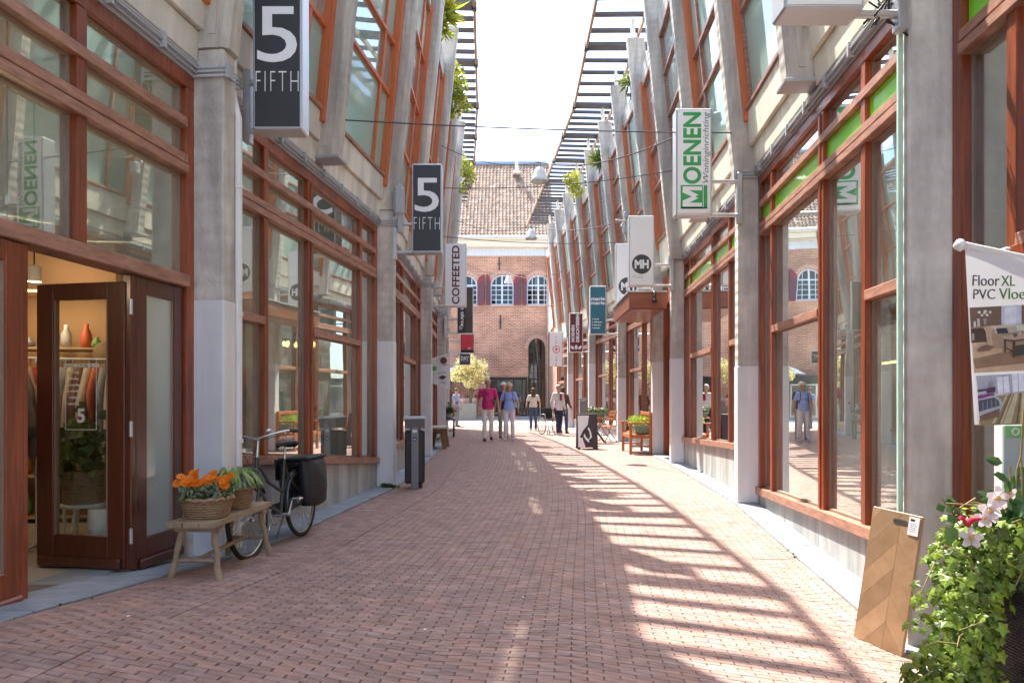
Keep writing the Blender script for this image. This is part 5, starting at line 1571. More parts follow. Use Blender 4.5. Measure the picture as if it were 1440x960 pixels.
# ------------------------------------------------------------------ waste bin
M['bingrey'] = surf("bin_grey", (.20, .205, .225), .5, .06, 6, metal=.2)
M['bindark'] = surf("bin_dark", (.035, .030, .030), .6, .2, 20)
def waste_bin():
    c = P(583, 560, 9.85); c.z = 0
    t = thing("waste_bin", "slim grey and black street waste bin with a sloping hood before the second left pillar", "waste bin", c, R(8))
    b = MB(); b.bevbox((-.05, -.035, .0), (.075-.02, .0, .86), .008); obj("front_post", b, M['bingrey'], parent=t, local=True)
    b = MB(); b.bevbox((-.135, .005, .07), (.135, .26, .80), .02); body = obj("bin_body", b, M['bindark'], parent=t, local=True)
    for k in range(9):
        for (x0, x1, y0, y1) in ((.136, .141, .012+k*.027, .028+k*.027),):
            b = MB(); b.box((x0-.002, y0, .09), (x1, y1, .79)); obj("slat", b, M['bindark'], parent=body, local=True)
    b = MB(); T = lambda a_, b_, d_: (d_, a_, b_)
    b.prism([(-.05, .985), (.25, .985), (.18, .84), (-.01, .84)], -.14, .14, T); hd = obj("hood", b, M['bingrey'], parent=t, local=True)
    b = MB(); b.hexa([(-.15, -.10, .965), (.15, -.10, .965), (.15, .27, .985), (-.15, .27, .985), (-.15, -.10, .98), (.15, -.10, .98), (.15, .27, 1.0), (-.15, .27, 1.0)]); obj("hood_plate", b, M['greymetal'], parent=t, local=True)
    b = MB(); b.bevbox((-.03, -.04, .78), (.035, -.036, .82), .002); obj("ash_plate", b, M['metal'], parent=t, local=True)
    b = MB(); n = 18; b.prism([(.028*math.cos(2*math.pi*k/n), .028*math.sin(2*math.pi*k/n)) for k in range(n)], 0, .003, lambda a_, b_, d_: (a_, -.036-d_, b_+.69)); obj("emblem_disc", b, surf("navy", (.01, .02, .07), .4), parent=t, local=True)
    b = MB(); b.box((-.016, -.041, .686), (.016, -.0395, .696)); b.box((-.010, -.041, .675), (.010, -.0395, .681)); obj("emblem_mark", b, M['white'], parent=t, local=True)
    b = MB(); b.tube([(.07, .12, 0), (.07, .12, .08)], .04); obj("foot", b, M['bindark'], parent=t, local=True)
waste_bin()

# ------------------------------------------------------------------ sample board, leaning on the nearest right pillar
M['oak'] = surf("oak_sample", (.40, .26, .15), .45, .18, 5, (1.5, 1.5, 1.5), coat=.1, attr="tint")
M['oakedge'] = surf("oak_edge", (.45, .30, .17), .5, .1)
def sample_board():
    a = P(1200, 893, 4.25); b = P(1268, 917, 3.96); a.z = G(a.x, a.y); b.z = G(b.x, b.y)
    d = (b-a); W = d.length; d.normalize()
    ta = P(1222, 710, 4.285)
    up = (ta - a); Hh = up.length; up = (up - d*up.dot(d)).normalized()
    n = d.cross(up).normalized()
    if n.y > 0: n = -n
    t = thing("flooring_sample_board", "oak herringbone flooring sample board leaning on the nearest right pillar", "sample board", a.lerp(b, .5))
    T = lambda u, v, w: a + d*u + up*v + n*w
    e = MB(); e.bevbox((0, 0, -.018), (W, Hh, -.002), .003, T); obj("backing_board", e, M['oakedge'], parent=t)
    rng = random.Random(8)
    bw = .115; cx = W*.60
    from mathutils.geometry import intersect_line_line_2d
    def clip(poly, f):            # Sutherland-Hodgman against f(p)>=0
        out = []
        for i in range(len(poly)):
            p, q = poly[i], poly[(i+1) % len(poly)]; fp, fq = f(p), f(q)
            if fp >= 0: out.append(p)
            if fp*fq < 0: tt = fp/(fp-fq); out.append((p[0]+(q[0]-p[0])*tt, p[1]+(q[1]-p[1])*tt))
        return out
    for side in (-1, 1):
        for k in range(-4, int(Hh/bw/1.0)+5):
            # planks that run down and away from the centre line, mitred there
            v0 = k*bw*1.35; ang = R(50)
            L_ = 1.0
            p0 = (cx, v0); e1 = (side*math.cos(ang), -math.sin(ang))
            q = [p0, (p0[0]+e1[0]*L_, p0[1]+e1[1]*L_), (p0[0]+e1[0]*L_, p0[1]+e1[1]*L_+bw*1.35), (p0[0], v0+bw*1.35)]
            for f in (lambda p: p[0]-.002, lambda p: W-.002-p[0], lambda p: p[1]-.002, lambda p: Hh-.002-p[1]): 
                q = clip(q, f) if q else q
            if len(q) < 3: continue
            cxx = sum(p[0] for p in q)/len(q); cyy = sum(p[1] for p in q)/len(q)
            q2 = [(cxx+(p[0]-cxx)*.988, cyy+(p[1]-cyy)*.988) for p in q]
            mb = MB(); mb.prism(q2, -.002, .0015, T)
            me = mesh_of(mb, "plank", M['oak']); ca = me.color_attributes.new('tint', 'FLOAT_COLOR', 'POINT')
            v = rng.uniform(.82, 1.18); ca.data.foreach_set('color', np.tile([v, v*.98, v*.94, 1], len(me.vertices)).astype(np.float32))
            obj("plank", me, None, parent=t)
    mb = MB(); nn = 16; pl = []
    for k in range(nn):
        th = 2*math.pi*k/nn; pl.append((.03*math.copysign(1, math.cos(th)) + .016*math.cos(th), .014*math.sin(th)))
    mb.prism(pl, .002, .0035, lambda a_, b_, w: T(W*.60+a_, Hh-.055+b_, w)); obj("hand_hole_shade", mb, surf("hole_shade", (.05, .05, .045), .8), parent=t)  # dark patch laid on the board, painted as the shade inside the hole
    mb = MB(); mb.prism([(W-.075, Hh-.115), (W-.012, Hh-.115), (W-.012, Hh-.012), (W-.075, Hh-.012)], .003, .005, T); lb = obj("sample_label", mb, M['signwhite'], parent=t)
    for q in range(5):
        mb = MB(); mb.prism([(W-.066, Hh-.05-q*.011), (W-.030+.006*(q % 2), Hh-.05-q*.011), (W-.030+.006*(q % 2), Hh-.047-q*.011), (W-.066, Hh-.047-q*.011)], .005, .0056, T); obj("printed_line", mb, M['greymetal'], parent=lb)
    mb = MB(); mb.prism([(W-.066, Hh-.035), (W-.040, Hh-.035), (W-.040, Hh-.023), (W-.066, Hh-.023)], .005, .0056, T); obj("printed_line", mb, M['bindark'], parent=lb)
sample_board()

# ------------------------------------------------------------------ ivy planter in the near right corner
M['ivy'] = surf("ivy_leaf", (.16, .245, .03), .42, .40, 9, transl=.35, attr="tint", spec=.5)
M['bigleaf'] = surf("glossy_dark_leaf", (.055, .13, .035), .3, .3, 9, transl=.2, coat=.3)
M['weave'] = surf("plum_plastic_weave", (.055, .040, .045), .5, .2)
M['stem'] = surf("stem", (.26, .20, .07), .7, .2)
M['petalwhite'] = surf("white_petal", (.78, .66, .68), .5, .06, transl=.3)
M['petalpink'] = surf("pink_petal", (.62, .03, .09), .5, .1, transl=.3)
def ivy_planter():
    x0, y0, x1, y1, zt = 1.86, 2.52, 2.34, 3.05, .56
    g = G(2, 3)
    t = thing("ivy_planter", "tall dark woven planter overflowing with ivy and white trumpet flowers in the near right corner", "planter", (2.1, 2.8, g))
    mb = MB(); mb.box((x0+.01, y0+.01, g), (x1-.01, y1-.01, zt-.01)); obj("planter_liner", mb, M['dark'], parent=t)
    mb = MB()
    # basket weave on the two faces one can see: staggered horizontal slips
    z = g + .01; r_ = 0
    while z < zt:
        for (fx, a0, a1, ax) in ((y0, x0, x1, 'x'), (x0, y0, y1, 'y')):
            s_ = a0 + (r_ % 2)*.011
            while s_ < a1-.01:
                e = min(s_+.019, a1)
                if ax == 'x': mb.box((s_, fx-.004, z), (e, fx+.012, z+.0085))
                else: mb.box((fx-.004, s_, z), (fx+.012, e, z+.0085))
                s_ += .022
        z += .0115; r_ += 1
    obj("weave_strips", mb, M['weave'], parent=t, kind='stuff')
    mb = MB(); mb.bevbox((x0-.012, y0-.012, zt-.02), (x1+.012, y0+.02, zt+.01), .006); mb.bevbox((x0-.012, y0+.02, zt-.02), (x0+.02, y1, zt+.01), .006); obj("rim", mb, M['weave'], parent=t)
    mb = MB(); mb.box((x0+.02, y0+.02, zt-.03), (x1-.02, y1-.02, zt-.012)); obj("soil", mb, M['soil'], parent=t)
    rng = random.Random(77)
    mb = MB(); tints = []
    def ivyleaf(c, s, nrm):
        """five lobed leaf facing nrm"""
        nrm = nrm.normalized(); dn = Vector((rng.uniform(-.5, .5), rng.uniform(-.3, .3), -1)); dn = (dn - nrm*dn.dot(nrm)).normalized(); e = nrm.cross(dn)
        pr = [(0, -.35), (.33, -.38), (.28, -.08), (.52, .12), (.22, .22), (0, .62), (-.22, .22), (-.52, .12), (-.28, -.08), (-.33, -.38)]
        vs = [c + nrm*s*.06] + [c + (e*a + dn*b)*s + nrm*(-.12*abs(a)*s) for a, b in pr]
        mb.add(vs, [(0, i+1, (i+1) % 10+1) for i in range(10)])
        v = rng.choice((.55, .8, 1, 1.25, 1.6)); w = rng.uniform(-.1, .25)
        tints.append((v*(1+w), v*(1+w*.3), v*.9))
    # hanging mass: control blobs down the left front corner, and over the top
    blobs = [(P(1362, 800, 2.75), .15), (P(1345, 845, 2.7), .14), (P(1334, 900, 2.68), .14), (P(1322, 950, 2.7), .13), (P(1350, 960, 2.65), .15), (P(1372, 765, 2.8), .15), (P(1340, 795, 2.85), .10),
             (P(1405, 775, 2.75), .16), (P(1440, 790, 2.7), .16), (P(1480, 780, 2.7), .16), (P(1368, 835, 2.68), .12), (P(1372, 880, 2.62), .10), (P(1296, 945, 2.75), .08), (P(1318, 1000, 2.7), .18), (P(1372, 990, 2.62), .14), (P(1352, 905, 2.65), .12)]
    tot = 0
    for c, r in blobs:
        for k in range(int(150*(r/.15)**2)):
            dr = Vector((rng.gauss(0, 1), rng.gauss(0, 1), rng.gauss(0, 1))).normalized()
            if dr.y > .5: dr.y = -dr.y
            p = c + dr*r*rng.uniform(.62, 1.08)*Vector((.8, .8, 1)).length/1.5
            nrm = dr + Vector((-.25, -.5, .35)) + Vector((rng.gauss(0, .3), rng.gauss(0, .3), rng.gauss(0, .3)))
            ivyleaf(p, rng.uniform(.028, .056), nrm); tot += 1
    me = mesh_of(mb, "ivy", M['ivy'], fixn=False)
    ca = me.color_attributes.new('tint', 'FLOAT_COLOR', 'POINT')
    arr = np.ones((len(me.vertices), 4), np.float32)
    arr[:, :3] = np.repeat(np.array(tints, np.float32), 11, 0); ca.data.foreach_set('color', arr.ravel())
    obj("ivy", me, None, parent=t)
    mb = MB()
    for k in range(26):
        c, r = rng.choice(blobs); a = c + Vector((rng.uniform(-r, r), rng.uniform(-r, 0), rng.uniform(-r, r))); b = a + Vector((rng.uniform(-.15, .1), rng.uniform(-.08, .02), rng.uniform(-.16, .12)))
        mb.tube([a, a.lerp(b, .5)+Vector((rng.uniform(-.03, .03), -.02, .02)), b], .0025, 4)
    for pts in ([(1372, 700), (1350, 714), (1342, 722)], [(1395, 712), (1370, 706), (1352, 712), (1346, 730)], [(1420, 655), (1422, 690), (1415, 720)], [(1428, 690), (1430, 660), (1436, 640)], [(1380, 800), (1350, 830), (1330, 850)], [(1440, 575), (1436, 640), (1438, 700)]):
        mb.tube([P(a_, b_, 2.72) for a_, b_ in pts], .0035, 5)
    for px in (1431, 1438): mb.tube([P(px, 660, 2.85), P(px, 790, 2.85)], .006, 6)
    obj("stems", mb, M['stem'], parent=t, kind="stuff")
    mb = MB()                       # mandevilla: broad glossy leaves around the flowers
    for k in range(110):
        px, py = rng.gauss(1418, 26), rng.gauss(728, 30)
        if px < 1372 and py < 715: continue
        c = P(px, py, rng.uniform(2.66, 2.86)); e = Vector((rng.uniform(-1, 1), rng.uniform(-.5, .2), rng.uniform(-.8, .6))).normalized(); nrm = Vector((rng.uniform(-.5, .3), -1, rng.uniform(0, .9))).normalized(); s_ = e.cross(nrm).normalized(); ln = rng.uniform(.05, .085); w = ln*.28
        mb.add([c, c+e*ln*.3+s_*w, c+e*ln*.7+s_*w*.85, c+e*ln-nrm*.008, c+e*ln*.7-s_*w*.85, c+e*ln*.3-s_*w, c+e*ln*.5-nrm*.010], [(0, 1, 6), (1, 2, 6), (2, 3, 6), (3, 4, 6), (4, 5, 6), (5, 0, 6)])
    for px, py in ((1340, 722), (1346, 706), (1336, 716), (1352, 742), (1345, 735), (1330, 712)):
        c = P(px, py, 2.72); 
        for q in range(2): mb.leaf(c, .045, Vector((rng.uniform(-1, 1), 0, rng.uniform(-.2, 1))))
    obj("broad_leaves", mb, M['bigleaf'], parent=t)
    for (px, py, s_) in ((1392, 718, .050), (1366, 756, .040), (1404, 700, .045), (1420, 692, .030), (1385, 728, .036)):
        c = P(px, py, 2.66); f = MB(); nrm = Vector((rng.uniform(-.5, .2), -1, rng.uniform(-.1, .5))).normalized(); u = nrm.orthogonal().normalized(); v = nrm.cross(u)
        for q in range(5):
            th = 2*math.pi*q/5 + rng.random()*.3; e = u*math.cos(th)+v*math.sin(th); sd = v*math.cos(th)-u*math.sin(th)
            f.add([c-nrm*.01, c+e*s_*.55+sd*s_*.36+nrm*.006, c+e*s_*1.0+sd*s_*.20, c+e*s_*1.02-sd*s_*.15, c+e*s_*.55-sd*s_*.36+nrm*.004], [(0, 1, 2, 3, 4)])
        fo = obj("flower", f, M['petalwhite'], parent=t)
        h = MB(); h.ball(c, .009, 8, 5); obj("flower_throat", h, surf("flower_yellow", (.7, .4, .05), .5), parent=fo)
    f = MB(); f.tube([P(1358, 737, 2.66), P(1366, 731, 2.66), P(1380, 729, 2.66)], [.016, .011, .004], 8); f.tube([P(1356, 730, 2.66), P(1350, 727, 2.66)], .008, 6); obj("flower_bud", f, M['petalpink'], parent=t)
ivy_planter()

# door, post and notice of the shop behind the planter
FR1 = FR[1]
mb = MB()
vv = lambda x: x
tq = lambda y: (y - RP[1][1])/(RP[2][1]-RP[1][1])*FR1.L
mb.bevbox((tq(3.62), -.05, .2), (tq(3.52), .02, 2.0), .006, FR1); obj("white_post", mb, M['white'], parent=bR)
mb = MB(); mb.bevbox((tq(3.50), -.06, .2), (tq(3.38), .01, 2.0), .006, FR1); obj("door_stile", mb, M['wood'], parent=bR)
p = FR1(tq(3.25), .03, 1.02)
t = thing("notice_board", "pale notice board with a green head strip and emblem beside the ivy planter", "notice board", (2.30, 3.1, .5))
D = 3.12
a = P(1412, 597, D); b = P(1500, 700, D)
mb = MB(); mb.bevbox((a.x, D, b.z), (a.x+.26, D+.02, a.z), .004); obj("board", mb, surf("pale_board", (.45, .52, .53), .5, .05), parent=t)
mb = MB(); mb.box((a.x+.004, D-.004, a.z-.055), (a.x+.256, D-.001, a.z-.004)); obj("head_strip", mb, surf("strip_green", (.20, .52, .22), .5, .05), parent=t)
disc(a.x+.045, D-.006, a.z-.030, .017, M['signwhite'], t, "emblem_ring", r0=.011)
mb = MB(); mb.box((a.x+.10, D-.0055, a.z-.030), (a.x+.21, D-.0045, a.z-.026)); mb.box((a.x+.10, D-.0055, a.z-.040), (a.x+.18, D-.0045, a.z-.037)); obj("printed_line", mb, M['signwhite'], parent=t)
mb = MB(); mb.tube([(a.x+.05, D+.05, G(2.2, 3.1)), (a.x+.05, D+.05, b.z+.05)], .012); obj("leg", mb, M['metal'], parent=t)

# ------------------------------------------------------------------ right side street furniture
M['orangewood'] = surf("orange_garden_wood", (.46, .155, .045), .5, .2, 5, coat=.15)
M['planterlime'] = surf("sage_planter", (.22, .30, .19), .5, .1)
def garden_bench():
    t = thing("garden_bench", "orange brown wooden garden bench with armrests beside the paired right pillars", "bench", (2.85, 16.4, 0))
    x0, x1, y0, y1 = 2.62, 3.06, 15.85, 17.0
    def m(name, a, b, r=.006):
        mb = MB(); mb.bevbox(a, b, r); return obj(name, mb, M['orangewood'], parent=t)
    for y in (y0, y1-.06):
        m("leg", (x0, y, 0), (x0+.06, y+.06, .68)); m("leg", (x1, y, 0), (x1+.06, y+.06, .95))
        m("armrest", (x0-.04, y-.01, .68), (x1+.05, y+.07, .715)); m("stretcher", (x0+.06, y+.01, .16), (x1, y+.04, .20)); m("side_rail", (x0+.06, y+.01, .36), (x1, y+.05, .42))
    for k in range(5): m("seat_slat", (x0+.01+k*.092, y0+.0, .425), (x0+.085+k*.092, y1, .447))
    m("front_rail", (x0+.01, y0+.06, .36), (x0+.045, y1-.06, .42)); m("top_rail", (x1+.005, y0+.06, .86), (x1+.05, y1-.06, .94)); m("lower_rail", (x1+.01, y0+.06, .52), (x1+.045, y1-.06, .57))
    for k in range(9): m("back_slat", (x1+.015, y0+.12+k*.105, .571), (x1+.035, y0+.17+k*.105, .859))
garden_bench()
def box_planter(c, sx, sy, sz, lab, mat, leafm, n, hr, name="window_box", flowers=0):
    t = thing(name, lab, "planter", c)
    mb = MB(); x, y, z = c
    T = lambda a, b, w: (x + a*(1+.12*w/sz), y + b*(1+.05*w/sz), z + w)
    mb.bevbox((-sx/2, -sy/2, 0), (sx/2, sy/2, sz), .012, T); mb.bevbox((-sx/2-.012, -sy/2-.012, sz-.03), (sx/2+.012, sy/2+.012, sz), .008, T); obj("box", mb, mat, parent=t)
    rng = random.Random(int(x*100)); mb = MB(); random.seed(int(y*50))
    for k in range(n):
        a, b = rng.uniform(-sx/2, sx/2), rng.uniform(-sy/2, sy/2)
        mb.leaf((x+a*1.3, y+b*1.15, z+sz+rng.uniform(-.02, hr)), rng.uniform(.03, .07), Vector((a*2, b*2, rng.uniform(.1, 1))))
    obj("leaves", mb, leafm, parent=t)
    for k in range(flowers):
        f = MB(); f.ball((x+rng.uniform(-sx/2, sx/2), y+rng.uniform(-sy/2, sy/2), z+sz+rng.uniform(hr*.5, hr*1.15)), .028, 6, 4); obj("flower", f, M['petalwhite'], parent=t)
    return t
M['leafbright'] = surf("bright_leaf", (.30, .42, .06), .5, .3, 12, transl=.4)
box_planter((2.92, 16.35, .45), .30, .80, .20, "sage green planter box with lime leaves standing on the garden bench", M['planterlime'], M['leafbright'], 420, .17)
# A board
def a_board():
    a = P(812, 632, 17.4); a.z = 0; 
    t = thing("a_board", "folding pavement board with a black and white swoosh picture, on the right of the street", "pavement sign", (1.86, 17.55, 0))
    x0, x1 = a.x, a.x + .50; H_ = .87
    for (s_, nm) in ((0, "front_panel"), (1, "rear_panel")):
        yb = 17.35 if s_ == 0 else 17.85; yt = 17.57 if s_ == 0 else 17.63
        T = lambda u, w, z, yb=yb, yt=yt: (x0 + u, yb + (yt-yb)*z/H_ + w, z + .0)
        mb = MB(); mb.bevbox((0, 0, .05), (x1-x0, .03, H_), .006, T); mb.bevbox((0, 0, 0), (.07, .03, .052), .004, T); mb.bevbox((x1-x0-.07, 0, 0), (x1-x0, .03, .052), .004, T)
        p = obj(nm, mb, M['weave'], parent=t)
        if s_ == 0:
            q = MB(); q.prism([(.02, .06), (.20, .06), (.13, .25), (.16, .42), (.26, .60), (.30, .83), (.02, .83)], -.006, -.002, lambda u, z, w: T(u, w, z)); obj("pale_print", q, M['signwhite'], parent=p)
            q = MB(); n = 22; pts = []
            for k in range(n):
                th = 2*math.pi*k/n; pts.append((.24 + .115*math.cos(th)*math.cos(.6) - .23*math.sin(th)*math.sin(.55)*.55, .40 + .06*math.cos(th)*.5 + .22*math.sin(th)))
            for k in range(n):
                A_, B_ = pts[k], pts[(k+1) % n]; c_ = (.24, .40); s2 = .62
                ia, ib = (c_[0]+(A_[0]-c_[0])*s2, c_[1]+(A_[1]-c_[1])*s2), (c_[0]+(B_[0]-c_[0])*s2, c_[1]+(B_[1]-c_[1])*s2)
                q.hexa([T(u, -.010, z) for u, z in (A_, B_, ib, ia)] + [T(u, -.006, z) for u, z in (A_, B_, ib, ia)])
            obj("ring_print", q, M['signwhite'], parent=p)
            q = MB(); q.prism([(.06, .30), (.14, .46), (.28, .62), (.34, .62), (.20, .44), (.12, .28)], -.014, -.0105, lambda u, z, w: T(u, w, z)); q.prism([(.30, .16), (.38, .22), (.36, .30), (.28, .24)], -.014, -.0105, lambda u, z, w: T(u, w, z)); obj("dark_print", q, M['black'], parent=p)
a_board()
def pedestal():
    c = P(820, 560, 19.2); c.z = 0
    t = thing("ashtray_stand", "grey metal pedestal with a flat dish behind the pavement board", "stand", c)
    mb = MB(); mb.bevbox((c.x-.085, c.y-.07, 0), (c.x+.085, c.y+.07, 1.17), .015); obj("post", mb, M['bingrey'], parent=t)
    mb = MB(); mb.lathe([(.06, 0), (.11, .05), (.13, .10), (.12, .10), (.09, .06), (0, .05)], (c.x, c.y, 1.171), 14); obj("dish", mb, M['greymetal'], parent=t)
pedestal()
def cafe_table():
    c = P(838, 560, 20.0); c.z = 0
    t = thing("cafe_table", "small dark folding cafe table under a box of white flowers on the right", "table", c)
    mb = MB(); mb.bevbox((c.x-.30, c.y-.25, .70), (c.x+.30, c.y+.25, .725), .006); obj("table_top", mb, M['orangewood'], parent=t)
    for s_ in (-1, 1):
        mb = MB(); mb.tube([(c.x-.26*s_, c.y-.2, .0), (c.x+.26*s_, c.y-.2, .70)], .014, 8); obj("leg", mb, M['dark'], parent=t)
        mb = MB(); mb.tube([(c.x-.26*s_, c.y+.2, .0), (c.x+.26*s_, c.y+.2, .70)], .014, 8); obj("leg", mb, M['dark'], parent=t)
    return c
c = cafe_table()
box_planter((c.x, c.y, .727), .46, .2, .13, "box of white flowers on the small cafe table at the right", M['planterlime'], M['leafgreen'], 260, .12, flowers=22)
def chair(c, rz, lab):
    t = thing("folding_chair", lab, "chair", c, rz)
    def m(name, a, b, mat=M['orangewood']):
        mb = MB(); mb.bevbox(a, b, .005); return obj(name, mb, mat, parent=t, local=True)
    for k in range(4): m("seat_slat", (-.2, -.2+k*.1, .44), (.2, -.115+k*.1, .46))
    for sx in (-1, 1):
        mb = MB(); mb.tube([(sx*.19, -.2, 0), (sx*.19, .18, .88)], .013, 8); obj("leg", mb, M['orangewood'], parent=t, local=True)
        mb = MB(); mb.tube([(sx*.17, .2, 0), (sx*.17, -.16, .44)], .013, 8); obj("leg", mb, M['orangewood'], parent=t, local=True)
    for z in (.62, .73, .82): m("back_slat", (-.19, .06+(z-.6)*.45, z), (.19, .085+(z-.6)*.45, z+.06))
chair((c.x+.42, c.y+.55, 0), R(-70), "orange wooden folding chair behind the small cafe table")

# ------------------------------------------------------------------ left side street furniture
M['benchtop'] = surf("pale_bench_top", (.50, .45, .37), .7, .15)
M['honey'] = surf("honey_wood", (.26, .15, .06), .6, .25)
def plank_bench():
    t = thing("plank_bench", "short pale topped plank bench between the third and fourth left pillars", "bench", (-1.85, 17.9, 0))
    x0, x1, y0, y1 = -2.05, -1.66, 17.35, 18.5
    mb = MB(); mb.bevbox((x0, y0, .50), (x1, y1, .55), .01); obj("seat", mb, M['benchtop'], parent=t)
    for y in (y0+.12, y1-.16):
        for (xa, xb) in ((x0+.08, x0+.0), (x1-.08, x1-.0)):
            mb = MB(); mb.hexa([(xb-.05, y, 0), (xb+.05, y, 0), (xb+.05, y+.05, 0), (xb-.05, y+.05, 0), (xa-.05, y, .499), (xa+.05, y, .499), (xa+.05, y+.05, .499), (xa-.05, y+.05, .499)]); obj("leg", mb, M['honey'], parent=t)
        mb = MB(); mb.box((x0+.05, y+.051, .38), (x1-.05, y+.07, .44)); obj("crossbar", mb, M['honey'], parent=t)
    mb = MB(); mb.box((-1.87, y0+.2, .2), (-1.84, y1-.2, .26)); obj("stretcher", mb, M['honey'], parent=t)
plank_bench()
def stand_with_flowers():
    c = P(632, 560, 23.0); c.z = 0
    t = thing("plant_stand", "dark crate stand with a pot of white flowers beyond the plank bench", "plant stand", c)
    for dx in (-.16, .12):
        for dy in (-.14, .14): 
            mb = MB(); mb.box((c.x+dx, c.y+dy, 0), (c.x+dx+.04, c.y+dy+.04, .55)); obj("leg", mb, M['bindark'], parent=t)
    obj("shelf", MB().bevbox((c.x-.2, c.y-.2, .551), (c.x+.2, c.y+.2, .58), .006), M['bindark'], parent=t); obj("shelf", MB().bevbox((c.x-.11, c.y-.09, .20), (c.x+.11, c.y+.13, .225), .006), M['bindark'], parent=t)
    t2 = thing("flower_pot", "pale pot of white flowers on the dark crate stand", "flower pot", (c.x, c.y, .58))
    mb = MB(); mb.lathe([(0, 0), (.09, 0), (.13, .2), (.12, .2), (0, .18)], (c.x, c.y, .582), 14); obj("pot", mb, M['benchtop'], parent=t2)
    mb = MB(); random.seed(3)
    for k in range(200): mb.leaf((c.x+random.gauss(0, .09), c.y+random.gauss(0, .09), .86+random.gauss(0, .09)), .09)
    obj("leaves", mb, M['leafgreen'], parent=t2)
    for k in range(10): f = MB(); f.ball((c.x+random.gauss(0, .1), c.y+random.gauss(0, .1), .95+random.gauss(0, .07)), .04, 6, 4); obj("flower", f, M['petalwhite'], parent=t2)
stand_with_flowers()
# weeds at the foot of the second left pillar
mb = MB(); random.seed(12)
for k in range(170):
    a = P(545 + random.gauss(0, 5), 686 + random.gauss(0, 1.5), 9.9); a.z = random.uniform(0, .03)
    mb.leaf(a, random.uniform(.025, .06), Vector((random.gauss(0, .6), random.gauss(0, .6), 1)))
tag(obj("weeds", mb, M['leafgreen'], kind='stuff'), "tuft of weeds at the foot of the second left pillar", "weeds")

# ------------------------------------------------------------------ foliage
M['goldleaf'] = surf("sunlit_pale_leaf", (.90, .84, .48), .6, .3, 6, transl=.5, attr="tint")
M['yellowleaf'] = surf("yellow_green_leaf", (.44, .46, .055), .6, .3, 6, transl=.5, attr="tint")
M['oliveleaf'] = surf("olive_leaf", (.20, .25, .06), .6, .3, 6, transl=.4, attr="tint")
M['bark'] = surf("bark", (.16, .12, .07), .9, .3)
def leafcloud(name, blobs, dens, size, mat, parent, seed=1, spiky=False, kind=None):
    rng = random.Random(seed); random.seed(seed); mb = MB()
    for (c, r) in blobs:
        c = Vector(c)
        n = int(dens * r*r*100)
        for k in range(n):
            d_ = Vector((rng.gauss(0, 1), rng.gauss(0, 1), rng.gauss(0, 1))).normalized()
            p = c + d_*r*(rng.random()**.4)
            dd = d_ + Vector((rng.gauss(0, .6), rng.gauss(0, .6), rng.gauss(0, .6)))
            if spiky: p = c + Vector((rng.gauss(0, .05), rng.gauss(0, .05), 0)); dd = d_ + Vector((0, 0, .5)); mb.leaf(p, r*rng.uniform(.7, 1.2), dd, bend=.35); mb.v[-4:] = [mb.v[-4], tuple((Vector(mb.v[-3])-Vector(mb.v[-1]))*.12 + (Vector(mb.v[-3])+Vector(mb.v[-1]))*.5), mb.v[-2], tuple((Vector(mb.v[-1])-Vector(mb.v[-3]))*.12 + (Vector(mb.v[-3])+Vector(mb.v[-1]))*.5)]
            else: mb.leaf(p, size*rng.uniform(.7, 1.3), dd)
    me = mesh_of(mb, name, mat, fixn=False)
    add_tint(me, .55, 1.35, .12, per=4)
    return obj(name, me, None, parent=parent, kind=kind)
def shrub(lab, blobs, dens, size, mat, seed, spiky=False):
    c = blobs[0][0]
    t = thing("roof_plant", lab, "plant", (c[0], c[1], c[2]-.4), group="plants spilling over the tops of the upper facades")
    leafcloud("foliage", blobs, dens, size, mat, t, seed, spiky)
    mb = MB()
    rng = random.Random(seed)
    for k in range(7):
        b, r = rng.choice(blobs); mb.tube([(c[0], c[1], c[2]-.4), Vector(c).lerp(Vector(b), .5)+Vector((0, 0, -.1)), b], .012, 4)
    obj("stem", mb, M['bark'], parent=t)
def bl(px, py, d, r): return (P(px, py, d), r)
shrub("spiky yellow green plant at the top of the left row, uppermost in the picture", [bl(619, 22, 13.7, .50), bl(612, 38, 13.8, .38), bl(622, 5, 13.7, .42), bl(626, 48, 13.7, .22)], 3.5, .2, M['yellowleaf'], 31, True)
shrub("largest yellow green bush at the top of the left row", [bl(636, 108, 16.5, .26), bl(641, 126, 16.4, .27), bl(636, 145, 16.4, .25), bl(646, 138, 16.4, .16), bl(634, 98, 16.5, .17), bl(655, 149, 16.2, .12), bl(640, 160, 16.4, .12)], 34, .085, M['yellowleaf'], 32)
shrub("yellow bush on the left row just under the roof ridge line", [bl(655, 238, 22.3, .24), bl(661, 248, 22.3, .2), bl(652, 226, 22.3, .14), bl(650, 265, 22.5, .16)], 34, .08, M['yellowleaf'], 33)
shrub("small spiky plant high on the right row behind the tallest fin", [bl(887, 116, 16.2, .26)], 14, .2, M['oliveleaf'], 34, True)
shrub("spiky green plant on the right row behind the third fin from the top", [bl(843, 226, 21.6, .38)], 11, .2, M['oliveleaf'], 35, True)
shrub("yellow green bush at the top of the right row near the lamp", [bl(806, 256, 24.2, .26), bl(811, 268, 24.2, .24), bl(798, 252, 24.2, .14), bl(808, 246, 24.2, .14)], 34, .08, M['yellowleaf'], 36)

